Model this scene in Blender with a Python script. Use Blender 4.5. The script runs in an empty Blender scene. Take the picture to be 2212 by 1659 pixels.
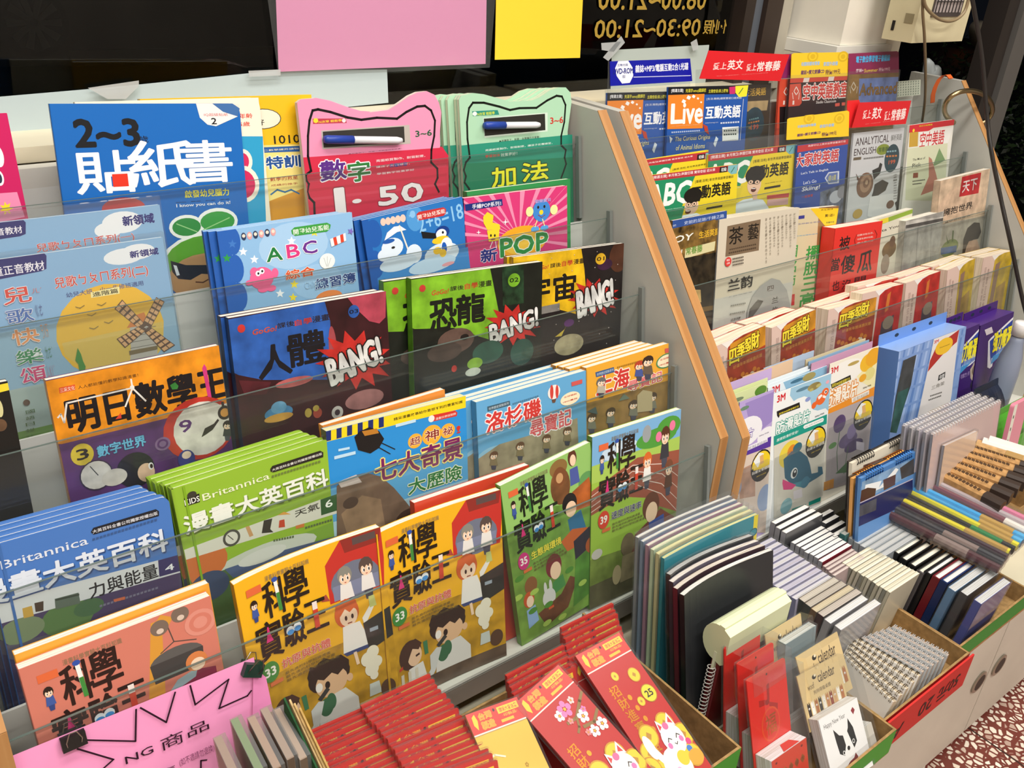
import bpy, bmesh, math, random
from mathutils import Vector, Matrix
random.seed(7)
SC = bpy.context.scene
# ------------------------------------------------------------------ camera, light, exposure
FW, FH = 2212.0, 1659.0
CX, CY, FPX = 1106.0, 829.5, 1983.6
HC = 1.30                                   # height of the camera above the floor
AX = Vector((0.78685146, -0.23441496, 0.57088914))     # world x in camera right/down/forward
AY = Vector((-0.6131879, -0.4015157, 0.68028357))
AZ = Vector((0.0697523, -0.88534443, -0.45967363))
cam_data = bpy.data.cameras.new('camera'); cam = bpy.data.objects.new('camera', cam_data)
SC.collection.objects.link(cam); SC.camera = cam
cam_data.sensor_width = 36.0; cam_data.lens = FPX / FW * 36.0
cam_data.clip_start = 0.02; cam_data.clip_end = 60
cam.matrix_world = Matrix(((AX[0], -AX[1], -AX[2], 0), (AY[0], -AY[1], -AY[2], 0), (AZ[0], -AZ[1], -AZ[2], HC), (0, 0, 0, 1)))
W = bpy.data.worlds.new('night'); SC.world = W; W.use_nodes = True
W.node_tree.nodes['Background'].inputs[0].default_value = (0.003, 0.0035, 0.005, 1)
W.node_tree.nodes['Background'].inputs[1].default_value = 1.0
SC.view_settings.view_transform = 'Standard'; SC.view_settings.look = 'None'
SC.view_settings.exposure = 0.12; SC.view_settings.gamma = 1.0
SC.view_settings.use_curve_mapping = False
try:
    SC.cycles.transparent_max_bounces = 32; SC.cycles.max_bounces = 6; SC.cycles.glossy_bounces = 3; SC.cycles.diffuse_bounces = 3
    SC.cycles.caustics_reflective = False; SC.cycles.caustics_refractive = False
    SC.cycles.sample_clamp_indirect = 4.0
except Exception: pass
def area(name, loc, size, power, col, rot=(0, 0, 0)):
    d = bpy.data.lights.new(name, 'AREA'); d.shape = 'RECTANGLE'; d.size, d.size_y = size
    d.energy = power; d.color = col
    o = bpy.data.objects.new(name, d); SC.collection.objects.link(o); o.location = loc; o.rotation_euler = rot
    return o
LAMPS = [(-0.55, -0.55), (1.15, -0.55), (0.35, 0.35), (2.05, 0.35), (0.3, -2.0), (2.2, -2.0)]
for lx, ly in LAMPS:                        # the shop's fluorescent ceiling lights
    area('ceiling_lamp_light', (lx, ly, 2.70), (1.2, 0.28), 19 if (lx, ly) == (2.05, 0.35) else 25, (1.0, 0.965, 0.905))

def ray(px, py):
    d = Vector((px - CX, py - CY, FPX)); return Vector((d.dot(AX), d.dot(AY), d.dot(AZ)))
CAM = Vector((0, 0, HC))
def hit(px, py, o, n):
    """where the line of sight through a photo pixel meets the plane (o, n)"""
    r = ray(px, py); return CAM + r * ((o - CAM).dot(n) / r.dot(n))
def atx(v, px, py): return hit(px, py, Vector((v, 0, 0)), Vector((1, 0, 0)))
def aty(v, px, py): return hit(px, py, Vector((0, v, 0)), Vector((0, 1, 0)))
def atz(v, px, py): return hit(px, py, Vector((0, 0, v)), Vector((0, 0, 1)))

# ------------------------------------------------------------------ colours and materials
def lin(c):
    return tuple((x / 12.92 if x <= 0.04045 else ((x + 0.055) / 1.055) ** 2.4) for x in c)
_cc = {}
def C(h):
    if not isinstance(h, str): return h
    if h not in _cc:
        s = h.lstrip('#')
        if len(s) == 3: s = ''.join(a + a for a in s)
        _cc[h] = lin([int(s[i:i + 2], 16) / 255 for i in (0, 2, 4)]) + (1.0,)
    return _cc[h]
MATS = {}
def mat(name, rough=0.5, spec=0.5, col=None, attr=True, metallic=0.0, fn=None, coat=0.0):
    m = bpy.data.materials.new(name); m.use_nodes = True; MATS[name] = m
    nt = m.node_tree; b = nt.nodes['Principled BSDF']
    b.inputs['Roughness'].default_value = rough; b.inputs['Specular IOR Level'].default_value = spec
    b.inputs['Metallic'].default_value = metallic; b.inputs['Coat Weight'].default_value = coat
    if attr:
        a = nt.nodes.new('ShaderNodeVertexColor'); a.layer_name = 'Col'
        src = a.outputs['Color']
        if fn: src = fn(nt, b, src)
        nt.links.new(src, b.inputs['Base Color'])
    else:
        b.inputs['Base Color'].default_value = C(col or '#888')
        if fn:
            src = fn(nt, b, None)
            if src is not None: nt.links.new(src, b.inputs['Base Color'])
    return m
def nd(nt, t, **kw):
    n = nt.nodes.new(t)
    for k, v in kw.items():
        if k.startswith('i_'): n.inputs[k[2:].replace('_', ' ')].default_value = v
        else: setattr(n, k, v)
    return n
def mixc(nt, fac, a, b, mode='MIX'):
    m = nd(nt, 'ShaderNodeMix', data_type='RGBA', blend_type=mode)
    for s, v in ((0, fac), (6, a), (7, b)):
        if hasattr(v, 'is_linked') or hasattr(v, 'links'): nt.links.new(v, m.inputs[s])
        else: m.inputs[s].default_value = v
    return m.outputs[2]
def ramp(nt, src, stops):
    r = nd(nt, 'ShaderNodeValToRGB'); e = r.color_ramp.elements
    while len(e) < len(stops): e.new(0.5)
    for k, (p, c) in enumerate(stops):
        e[k].position = p; e[k].color = C(c)
    nt.links.new(src, r.inputs[0]); return r.outputs[0]
def stripes(scale, axis, dark):
    def f(nt, b, src):
        tc = nd(nt, 'ShaderNodeTexCoord'); mp = nd(nt, 'ShaderNodeMapping')
        mp.inputs['Scale'].default_value = [scale if a == axis else scale * 0.01 for a in range(3)]
        nt.links.new(tc.outputs['Object'], mp.inputs[0])
        n = nd(nt, 'ShaderNodeTexNoise'); n.inputs['Scale'].default_value = 1.0; n.inputs['Detail'].default_value = 3
        nt.links.new(mp.outputs[0], n.inputs[0])
        return mixc(nt, ramp(nt, n.outputs[0], [(0.38, '#000'), (0.62, '#fff')]), mixc(nt, 1.0, src, C(dark), 'MULTIPLY'), src)
    return f
def blotch(scale, amount):
    def f(nt, b, src):
        tc = nd(nt, 'ShaderNodeTexCoord'); n = nd(nt, 'ShaderNodeTexNoise'); n.inputs['Scale'].default_value = scale
        n.inputs['Detail'].default_value = 6; nt.links.new(tc.outputs['Object'], n.inputs[0])
        v = ramp(nt, n.outputs[0], [(0.3, '#%02x%02x%02x' % ((int(255 * (1 - amount)),) * 3)), (0.7, '#fff')])
        return mixc(nt, 1.0, src, v, 'MULTIPLY')
    return f
mat('print_gloss', 0.30, 0.45); mat('print_matte', 0.55, 0.3); mat('paint', 0.5, 0.4)
mat('photo_print', 0.32, 0.45, fn=blotch(60, 0.75)); mat('illustration', 0.32, 0.45, fn=blotch(38, 0.28))
mat('paper', 0.8, 0.15, fn=stripes(900, 1, '#d8d2c6')); mat('sheet', 0.75, 0.2)
mat('plastic', 0.35, 0.5); mat('metal', 0.3, 0.5, metallic=1.0); mat('foil', 0.28, 0.6, metallic=0.75)
mat('kraft', 0.8, 0.2, fn=blotch(90, 0.2)); mat('laminate', 0.45, 0.4, fn=blotch(6, 0.06)); mat('wood', 0.5, 0.35, fn=stripes(60, 0, '#e2d2bd'))
mat('plaster', 0.7, 0.25, fn=blotch(5, 0.08))
def clear(name, tint, rough, mul, ior=1.46, haze=0.0):
    m = bpy.data.materials.new(name); m.use_nodes = True; MATS[name] = m; nt = m.node_tree
    nt.nodes.remove(nt.nodes['Principled BSDF']); out = nt.nodes['Material Output']
    t = nd(nt, 'ShaderNodeBsdfTransparent'); t.inputs[0].default_value = C(tint)
    g = nd(nt, 'ShaderNodeBsdfGlossy'); g.inputs['Roughness'].default_value = rough
    fr = nd(nt, 'ShaderNodeFresnel'); fr.inputs[0].default_value = ior
    ml = nd(nt, 'ShaderNodeMath', operation='MULTIPLY'); ml.inputs[1].default_value = mul; nt.links.new(fr.outputs[0], ml.inputs[0])
    ge = nd(nt, 'ShaderNodeNewGeometry'); fm = nd(nt, 'ShaderNodeMath', operation='SUBTRACT'); fm.inputs[0].default_value = 1.0
    nt.links.new(ge.outputs['Backfacing'], fm.inputs[1]); m2 = nd(nt, 'ShaderNodeMath', operation='MULTIPLY')
    nt.links.new(ml.outputs[0], m2.inputs[0]); nt.links.new(fm.outputs[0], m2.inputs[1]); ml = m2
    base = t.outputs[0]
    if haze:
        d = nd(nt, 'ShaderNodeBsdfDiffuse'); d.inputs[0].default_value = C('#e8eaea')
        mh = nd(nt, 'ShaderNodeMixShader'); mh.inputs[0].default_value = haze
        nt.links.new(t.outputs[0], mh.inputs[1]); nt.links.new(d.outputs[0], mh.inputs[2]); base = mh.outputs[0]
    mx = nd(nt, 'ShaderNodeMixShader'); nt.links.new(ml.outputs[0], mx.inputs[0])
    nt.links.new(base, mx.inputs[1]); nt.links.new(g.outputs[0], mx.inputs[2]); nt.links.new(mx.outputs[0], out.inputs[0])
    return m, nt
clear('acrylic', '#fafcfb', 0.06, 0.9, haze=0.012); clear('window_glass', '#e8eeee', 0.02, 1.0)
_m, _nt = clear('film', '#f6f7f7', 0.10, 1.0, 1.42, haze=0.03)
for _nm in ('film',):                                         # crumpled wrapping
    tc = nd(_nt, 'ShaderNodeTexCoord'); nz = nd(_nt, 'ShaderNodeTexNoise'); nz.inputs['Scale'].default_value = 22; nz.inputs['Detail'].default_value = 3
    bp = nd(_nt, 'ShaderNodeBump'); bp.inputs['Strength'].default_value = 0.35; bp.inputs['Distance'].default_value = 0.003
    _nt.links.new(tc.outputs['Object'], nz.inputs[0]); _nt.links.new(nz.outputs[0], bp.inputs['Height'])
    for n in _nt.nodes:
        if n.bl_idname in ('ShaderNodeBsdfGlossy', 'ShaderNodeFresnel'): _nt.links.new(bp.outputs[0], n.inputs['Normal'])
clear('bag_film', '#e4ddd6', 0.12, 1.3, haze=0.14)
clear('frosted', '#e6e8ea', 0.25, 1.0, haze=0.45)
def terrazzo(nt, b, src):
    tc = nd(nt, 'ShaderNodeTexCoord')
    v = nd(nt, 'ShaderNodeTexVoronoi', feature='DISTANCE_TO_EDGE'); v.inputs['Scale'].default_value = 80
    nt.links.new(tc.outputs['Object'], v.inputs['Vector'])
    v2 = nd(nt, 'ShaderNodeTexVoronoi'); v2.inputs['Scale'].default_value = 80; nt.links.new(tc.outputs['Object'], v2.inputs['Vector'])
    chip = ramp(nt, v2.outputs['Color'], [(0.0, '#8d5a50'), (0.35, '#d6c8b6'), (1.0, '#efe6d8')])
    f = ramp(nt, v.outputs['Distance'], [(0.12, '#000'), (0.17, '#fff')])
    return mixc(nt, f, C('#6e352d'), chip)
mat('terrazzo', 0.35, 0.4, attr=False, fn=terrazzo)
def emis(name, col, s):
    m = bpy.data.materials.new(name); m.use_nodes = True; MATS[name] = m
    b = m.node_tree.nodes['Principled BSDF']; b.inputs['Emission Color'].default_value = C(col); b.inputs['Emission Strength'].default_value = s
emis('lamp_glow', '#fff3e0', 6.0); emis('street_glow', '#ff8a20', 6.0); emis('sign_glow', '#ff5a20', 0.6)

# ------------------------------------------------------------------ mesh collecting
class MB:
    """collects coloured faces; build() links them as ONE mesh object"""
    def __init__(s): s.v = []; s.f = []; s.c = []; s.m = []
    def face(s, pts, col, m='paint'):
        i = len(s.v); s.v.extend([tuple(p) for p in pts]); s.f.append(tuple(range(i, i + len(pts)))); s.c.append(C(col)); s.m.append(m); return s
    def mesh(s, vs, fs, col, m='paint'):
        i = len(s.v); s.v.extend([tuple(p) for p in vs])
        for f in fs: s.f.append(tuple(i + k for k in f)); s.c.append(C(col)); s.m.append(m)
        return s
    def box(s, x0, x1, y0, y1, z0, z1, col, m='paint', M=None):
        vs = [Vector((x, y, z)) for z in (z0, z1) for y in (y0, y1) for x in (x0, x1)]
        if M: vs = [M @ v for v in vs]
        return s.mesh(vs, [(0, 2, 3, 1), (4, 5, 7, 6), (0, 1, 5, 4), (2, 6, 7, 3), (0, 4, 6, 2), (1, 3, 7, 5)], col, m)
    def prism(s, pts, d, col, m='paint', side=None):
        """closed outline (3D points) extruded by the vector d"""
        a = [Vector(p) for p in pts]; d = Vector(d); n = len(a); b = [p + d for p in a]
        s.mesh(a + b, [tuple(range(n - 1, -1, -1)), tuple(range(n, 2 * n))], col, m)
        s.mesh(a + b, [(k, (k + 1) % n, n + (k + 1) % n, n + k) for k in range(n)], side or col, m); return s
    def tube(s, pts, r, col, m='plastic', n=8, closed=False):
        pts = [Vector(p) for p in pts]; N = len(pts); vs = []; fs = []
        for k, p in enumerate(pts):
            a = pts[(k - 1) % N if closed else max(k - 1, 0)]; b = pts[(k + 1) % N if closed else min(k + 1, N - 1)]
            t = (b - a).normalized() if (b - a).length > 1e-9 else Vector((0, 0, 1))
            u = t.cross(Vector((0.13, 0.31, 0.94))); u = u.normalized() if u.length > 1e-4 else Vector((1, 0, 0)); w = t.cross(u)
            rr = r[k] if isinstance(r, (list, tuple)) else r
            vs += [p + (u * math.cos(2 * math.pi * j / n) + w * math.sin(2 * math.pi * j / n)) * rr for j in range(n)]
        for k in range(N if closed else N - 1):
            q = (k + 1) % N
            fs += [(k * n + j, k * n + (j + 1) % n, q * n + (j + 1) % n, q * n + j) for j in range(n)]
        if not closed: fs += [tuple(range(n - 1, -1, -1)), tuple(range((N - 1) * n, N * n))]
        return s.mesh(vs, fs, col, m)
    def lathe(s, prof, o, col, m='plastic', n=24, up=Vector((0, 0, 1))):
        o = Vector(o); up = up.normalized(); u = up.orthogonal().normalized(); w = up.cross(u); vs = []; fs = []
        for r, z in prof: vs += [o + up * z + (u * math.cos(2 * math.pi * j / n) + w * math.sin(2 * math.pi * j / n)) * r for j in range(n)]
        for k in range(len(prof) - 1): fs += [(k * n + j, k * n + (j + 1) % n, (k + 1) * n + (j + 1) % n, (k + 1) * n + j) for j in range(n)]
        fs += [tuple(range(n - 1, -1, -1)), tuple(range((len(prof) - 1) * n, len(prof) * n))]
        return s.mesh(vs, fs, col, m)
    def blob(s, o, r, col, m='plastic', nu=14, nv=8):
        prof = [(math.sin(math.pi * k / nv) + 1e-4, -math.cos(math.pi * k / nv)) for k in range(nv + 1)]
        t = MB().lathe(prof, (0, 0, 0), col, m, nu)
        return s.mesh([(o[0] + v[0] * r[0], o[1] + v[1] * r[1], o[2] + v[2] * r[2]) for v in t.v], t.f, col, m)
    def build(s, name, parent=None, smooth=False):
        me = bpy.data.meshes.new(name); me.from_pydata(s.v, [], s.f)
        names = []
        for m in s.m:
            if m not in names: names.append(m)
        for m in names: me.materials.append(MATS[m])
        idx = {m: k for k, m in enumerate(names)}
        me.polygons.foreach_set('material_index', [idx[m] for m in s.m])
        ca = me.color_attributes.new('Col', 'FLOAT_COLOR', 'CORNER'); buf = []
        for f, c in zip(s.f, s.c): buf.extend(c * len(f))
        ca.data.foreach_set('color', buf)
        if smooth: me.polygons.foreach_set('use_smooth', [True] * len(s.f))
        me.update()
        o = bpy.data.objects.new(name, me); PEND.append(o)
        if parent is not None: o.parent = parent
        return o
PEND = []
KIDS = {}
def warp(o, w, amp, n=12, z0=0.0, h=1.0, power=1.0):
    """bow a part backward across its width, most at the top"""
    bm = bmesh.new(); bm.from_mesh(o.data); bmesh.ops.triangulate(bm, faces=[f for f in bm.faces if len(f.verts) > 4])
    for k in range(1, n): bmesh.ops.bisect_plane(bm, geom=bm.verts[:] + bm.edges[:] + bm.faces[:], plane_co=(-w / 2 + w * k / n, 0, 0), plane_no=(1, 0, 0))
    for v in bm.verts:
        s = min(max(v.co.x / w + .5, 0), 1) * n; k = min(int(s), n - 1); g = lambda t: math.sin(math.pi * (t / n) ** power)
        v.co.y += amp * (g(k) + (g(k + 1) - g(k)) * (s - k))
    bm.to_mesh(o.data); bm.free(); o.data.update()
def warp_book(r, w, h, amp, power=1.0):
    for o in PEND:
        if o.parent == r: warp(o, w, amp, h=h, power=power)
def tag(o, label=None, cat=None, group=None, kind=None):
    for k, v in (('label', label), ('category', cat), ('group', group), ('kind', kind)):
        if v: o[k] = v
    return o
def thing(name, label, cat, M=None, group=None):
    o = bpy.data.objects.new(name, None); o.empty_display_size = 0.02; PEND.append(o)
    if M is not None: o.matrix_world = M if isinstance(M, Matrix) else Matrix.Translation(M)
    return tag(o, label, cat, group)
def dup(root, label, M, group=None):
    """a copy of a thing with copies of its parts and their sub-parts (mesh data shared)"""
    r = root.copy(); PEND.append(r); r.matrix_world = M; r['label'] = label
    if group: r['group'] = group
    for ch in [o for o in PEND if o.parent == root]:
        c = ch.copy(); PEND.append(c); c.parent = r
        for g in [o for o in PEND if o.parent == ch]:
            e = g.copy(); PEND.append(e); e.parent = c
    return r
def frame(o, u, n):
    """matrix with local x = u, local -y = n (the way the face looks), local z = up in the plane"""
    u = u.normalized(); n = n.normalized(); y = -n; z = u.cross(y).normalized()
    return Matrix(((u.x, y.x, z.x, o.x), (u.y, y.y, z.y, o.y), (u.z, y.z, z.z, o.z), (0, 0, 0, 1)))

# ------------------------------------------------------------------ lettering
_tx = {}
def glyphs(s, bold=0.0, shear=0.0):
    k = (s, bold, shear)
    if k not in _tx:
        c = bpy.data.curves.new('lettering', 'FONT'); c.body = s; c.resolution_u = 2; c.offset = bold; c.shear = shear
        o = bpy.data.objects.new('lettering', c); SC.collection.objects.link(o)
        me = bpy.data.meshes.new_from_object(o.evaluated_get(bpy.context.evaluated_depsgraph_get()))
        vs = [(v.co.x, v.co.y) for v in me.vertices]; fs = [tuple(p.vertices) for p in me.polygons]
        bpy.data.objects.remove(o); bpy.data.curves.remove(c); bpy.data.meshes.remove(me)
        if not vs: vs = [(0, 0), (1, 1)]
        x0 = min(v[0] for v in vs); x1 = max(v[0] for v in vs); y0 = min(v[1] for v in vs); y1 = max(v[1] for v in vs)
        _tx[k] = (vs, fs, x0, x1 - x0 or 1, y0, y1 - y0 or 1)
    return _tx[k]

class Face:
    """a flat printed face: o = its top-left corner, u to the right, d down, n out. Points are given as photo pixels and
    turned into real positions on the face; k = 1 when they are already fractions of the face (0..1 from the top-left)."""
    STEP = 0.000010
    def __init__(s, o, u, d, w, h, m='print_gloss', frac=False):
        s.o = Vector(o); s.u = Vector(u).normalized(); s.d = Vector(d).normalized(); s.w = w; s.h = h
        s.n = s.d.cross(s.u).normalized()      # right-handed: looks at the viewer
        s.m = m; s.frac = frac; s.items = []; s.k = 0; s.t = (0, 0, 1)
    def uv(s, p):
        if s.frac: return (p[0] * s.w, p[1] * s.h)
        q = hit(s.t[0] + p[0] * s.t[2], s.t[1] + p[1] * s.t[2], s.o, s.n) - s.o; return (q.dot(s.u), q.dot(s.d))
    def zoom(s, *t): s.t = t; s.frac = False; return s
    def fr(s): s.frac = True; return s
    def cl(s, p): return (min(max(p[0], 0), s.w), min(max(p[1], 0), s.h))
    def add(s, pts, faces, col, m=None):
        s.k += 1; s.items.append(([s.cl(p) for p in pts], faces, C(col), m or s.m, s.k * s.STEP)); return s
    def R(s, x0, y0, x1, y1, col, m=None):
        a = s.uv((x0, y0)); b = s.uv((x1, y1)); u0, u1 = sorted((a[0], b[0])); v0, v1 = sorted((a[1], b[1]))
        return s.add([(u0, v0), (u1, v0), (u1, v1), (u0, v1)], [(0, 1, 2, 3)], col, m)
    def P(s, pts, col, m=None):
        q = [s.uv(p) for p in pts]; return s.add(q, [tuple(range(len(q)))], col, m)
    def B(s, f0, f1, col, m=None):
        """full-width band between two fractions of the height"""
        return s.add([(0, f0 * s.h), (s.w, f0 * s.h), (s.w, f1 * s.h), (0, f1 * s.h)], [(0, 1, 2, 3)], col, m)
    def E(s, x, y, rx, ry, col, m=None, n=20, a0=0, a1=360):
        c = s.uv((x, y)); e = s.uv((x + (rx if not s.frac else rx), y)); f = s.uv((x, y + ry))
        a = math.hypot(e[0] - c[0], e[1] - c[1]); b = math.hypot(f[0] - c[0], f[1] - c[1])
        q = [(c[0] + a * math.cos(math.radians(a0 + (a1 - a0) * k / n)), c[1] + b * math.sin(math.radians(a0 + (a1 - a0) * k / n))) for k in range(n + (a1 - a0 < 360))]
        return s.add(q, [tuple(range(len(q)))], col, m)
    def L(s, pts, wd, col, m=None, closed=False):
        """a drawn line through the points, wd in metres"""
        q = [Vector(s.uv(p)) for p in pts]; N = len(q); vs = []; fs = []
        for k in range(N if closed else N - 1):
            a, b = q[k], q[(k + 1) % N]; t = (b - a)
            if t.length < 1e-6: continue
            t.normalize(); nn = Vector((-t.y, t.x)) * wd / 2; a2 = a - t * wd * 0.4; b2 = b + t * wd * 0.4; i = len(vs)
            vs += [a2 - nn, b2 - nn, b2 + nn, a2 + nn]; fs.append((i, i + 1, i + 2, i + 3))
        return s.add(vs, fs, col, m)
    def T(s, t, x0, y0, x1, y1, col, bold=0.0, out=None, ow=0.03, shear=0.0, rot=None, m=None, mirror=False):
        """lettering t filling the box from bottom-left (x0, y0) to top-right (x1, y1)"""
        a = s.uv((x0, y0)); b = s.uv((x1, y1)); vs, fs, gx, gw, gy, gh = glyphs(t, bold if bold <= .014 else 0.0, shear)
        def put(g, colr):
            vs, fs = g[0], g[1]; q = []
            for x, y in vs:
                fx = (x - gx) / gw; fy = (y - gy) / gh
                if mirror: fx = 1 - fx
                p = (a[0] + (b[0] - a[0]) * fx, a[1] + (b[1] - a[1]) * fy)
                if rot:
                    cc = ((a[0] + b[0]) / 2, (a[1] + b[1]) / 2); cs, sn = math.cos(math.radians(rot)), math.sin(math.radians(rot))
                    p = (cc[0] + (p[0] - cc[0]) * cs - (p[1] - cc[1]) * sn, cc[1] + (p[0] - cc[0]) * sn + (p[1] - cc[1]) * cs)
                q.append(p)
            s.add(q, fs, colr, m)
        sc = abs(b[1] - a[1])              # bold strokes and outlines: the same letter shifted a little all round
        def thick(r, colr, n):
            g = glyphs(t, 0.0, shear); k0 = s.k
            for j in range(n):
                s.k = k0 + .22 * j; dx, dy = r * sc * math.cos(2 * math.pi * j / n + .4), r * sc * math.sin(2 * math.pi * j / n + .4)
                i0 = len(s.items); put(g, colr)
                q, f_, c_, m_, z_ = s.items[i0]; s.items[i0] = ([s.cl((p[0] + dx, p[1] + dy)) for p in q], f_, c_, m_, z_)
            s.k = k0 + .22 * n + 1
        if out: thick((bold + ow) * 1.1, out, 8)
        if bold > .014: thick(bold, col, 8)
        put((vs, fs), col); return s
    def V(s, t, x0, y0, x1, y1, col, bold=0.0, out=None):
        """a column of characters from top-left (x0, y0) to bottom-right (x1, y1)"""
        n = len(t)
        for k, ch in enumerate(t):
            xa = x0 + (x1 - x0) * k / n * 0; ya = y0 + (y1 - y0) * (k + 0.92) / n; yb = y0 + (y1 - y0) * (k + 0.06) / n
            s.T(ch, x0, ya, x1, yb, col, bold, out)
        return s
    def into(s, mb, org, warp=None):
        """add the print to a mesh whose local frame has its origin at org (u, height) below the top-left corner"""
        for q, fs, col, m, dz in s.items:
            mb.mesh([(p[0] - org[0], -dz - 0.00005, org[1] - p[1]) for p in q], fs, col, m)

# ------------------------------------------------------------------ the room
def Z(z): return z + HC                     # heights measured from the camera
def struct(name, mb, **kw): return tag(mb.build(name), kind='structure')
def groove(nt, b, src):
    base = terrazzo(nt, b, src)
    tc = nd(nt, 'ShaderNodeTexCoord'); sp = nd(nt, 'ShaderNodeSeparateXYZ'); nt.links.new(tc.outputs['Object'], sp.inputs[0]); prev = None
    for ax, off in ((0, 0.30), (1, 0.10)):
        a = nd(nt, 'ShaderNodeMath', operation='ADD'); a.inputs[1].default_value = 50 - off; nt.links.new(sp.outputs[ax], a.inputs[0])
        m = nd(nt, 'ShaderNodeMath', operation='MODULO'); m.inputs[1].default_value = 0.40; nt.links.new(a.outputs[0], m.inputs[0])
        l = nd(nt, 'ShaderNodeMath', operation='LESS_THAN'); l.inputs[1].default_value = 0.004; nt.links.new(m.outputs[0], l.inputs[0])
        if prev:
            mx = nd(nt, 'ShaderNodeMath', operation='MAXIMUM'); nt.links.new(prev, mx.inputs[0]); nt.links.new(l.outputs[0], mx.inputs[1]); prev = mx.outputs[0]
        else: prev = l.outputs[0]
    return mixc(nt, prev, base, C('#3a2722'))
mat('floor_terrazzo', 0.35, 0.4, attr=False, fn=groove)
struct('floor', MB().box(-2.6, 5.0, -3.6, 1.30, -0.05, 0.0, '#888', 'floor_terrazzo'))
struct('ceiling', MB().box(-2.6, 5.0, -3.6, 1.50, 2.75, 2.80, '#e9e6de', 'plaster'))
struct('wall_back', MB().box(-2.6, 5.0, -3.65, -3.6, 0, 2.75, '#d9d4c8', 'plaster'))
struct('wall_left', MB().box(-2.65, -2.6, -3.6, 1.30, 0, 2.75, '#d9d4c8', 'plaster'))
struct('wall_right', MB().box(5.0, 5.05, -3.6, 0.2, 0, 2.75, '#cfcabf', 'plaster'))
struct('wall_front', MB().box(-2.6, 2.03, 1.26, 1.30, 0, Z(-0.30), '#ded8cb', 'plaster').box(-2.6, 5.0, 1.26, 1.30, 2.3, 2.75, '#ded8cb', 'plaster'))
struct('ground_outside', MB().box(-8, 16, 1.35, 18, -0.15, -0.10, '#1c1c1e', 'paint'))
for k, (lx, ly) in enumerate(LAMPS):         # the fittings that carry the light
    t = thing('ceiling_lamp', 'white fluorescent ceiling fitting above the shop, %s of six' % ['first', 'second', 'third', 'fourth', 'fifth', 'sixth'][k], 'ceiling lamp', Vector((lx, ly, 2.75)))
    MB().box(-0.65, 0.65, -0.17, 0.17, -0.035, -0.001, '#f2f2ee').build('housing', t)
# shop window: panes and dark frame posts
GY = 1.252
struct('window_1', MB().box(-2.6, 1.545, GY, GY + 0.006, Z(-0.30), 2.3, '#ffffff', 'window_glass'))
fr = MB().box(1.540, 1.568, GY - 0.03, GY + 0.03, Z(-0.30), 2.3, '#2b211c').box(1.565, 1.605, GY - 0.018, GY + 0.02, Z(-0.30), 2.3, '#5b6068').box(1.605, 1.655, GY - 0.03, GY + 0.03, Z(-0.30), 2.3, '#33261f')
struct('trim_1', fr)
ow = MB()
ow.box(1.655, 1.70, GY - 0.02, GY + 0.02, Z(-0.30), 2.3, '#b9b2a2', 'plaster'); struct('wall_front_pier', ow)
# the white square column beside the window, with a ledge round its foot
struct('column', MB().box(1.72, 1.885, 1.117, 1.249, Z(-0.1990), 2.75, '#f1ebdd', 'plaster'))
struct('trim_2', MB().box(1.700, 1.898, 1.109, 1.249, Z(-0.2225), Z(-0.1995), '#efece2', 'laminate'))
struct('wall_front_panel', MB().box(1.70, 2.00, 1.18, 1.262, Z(-0.55), Z(-0.2235), '#d8cfbb', 'plaster').box(1.886, 2.00, 1.15, 1.262, Z(-0.2235), 2.3, '#cfc4ae', 'plaster'))
# sheets of paper taped to the glass
def paper(name, label, cat, pts, y, col, m='sheet', t=0.0006, extra=None):
    q = [aty(y, *p) for p in pts]; o = q[-1]
    th = thing(name, label, cat, o); mb = MB(); mb.prism([p - o for p in q], (0, t, 0), col, m); mb.build('sheet', th); return th
paper('paper_sheet', 'long blank pale blue-grey sheet taped along the foot of the shop window', 'paper', [(-400, 250), (0, 209), (268, 186), (600, 152), (836, 150), (839, 222), (-400, 350)], GY - 0.004, '#b9c8cc')
paper('paper_sheet', 'blank grey-white sheet taped on the glass behind the blue strip header', 'paper', [(1322, 108), (1532, 97), (1520, 215), (1318, 225)], GY - 0.004, '#b4beb9')
paper('paper_sign', 'large blank pink sheet in a clear pocket hung on the window', 'sign', [(594, -60), (1052, -60), (1049, 138), (602, 155)], GY - 0.008, '#fda6d2')
paper('paper_sign', 'blank yellow sheet hung on the window beside the pink one', 'sign', [(1073, -60), (1262, -60), (1253, 125), (1069, 129)], GY - 0.008, '#fdd43c')
def film_sheet(name, label, cat, pts, y, col='#ffffff', m='frosted'):
    q = [aty(y, *p) for p in pts]; o = q[-1]; mb = MB(); mb.prism([p - o for p in q], (0, 0.0005, 0), col, m)
    x = mb.build(name); x.location = o; return tag(x, label, cat)
film_sheet('clear_pocket', 'clear plastic pocket round the pink window sign', 'plastic pocket', [(570, -60), (1075, -60), (1058, 146), (602, 166)], GY - 0.0105, m='film')
for pts, lb in (([(537, 153), (606, 150), (606, 163), (538, 166)], 'strip of clear tape at the foot of the pink window sign'),
                ([(190, 190), (300, 174), (300, 186), (272, 214), (232, 214)], 'strip of clear tape on the long pale sheet'),
                ([(1299, 93), (1342, 90), (1326, 112), (1300, 108)], 'short white tape across the glass under the opening hours'),
                ([(1342, 78), (1350, 92), (1314, 132), (1303, 124)], 'slanted white tape crossing another piece on the glass'),
                ([(1492, 92), (1505, 84), (1510, 106), (1497, 110)], 'grey scrap of tape on the corner of the grey-white sheet')):
    film_sheet('tape_strip', lb, 'tape', pts, GY - 0.012)
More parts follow.
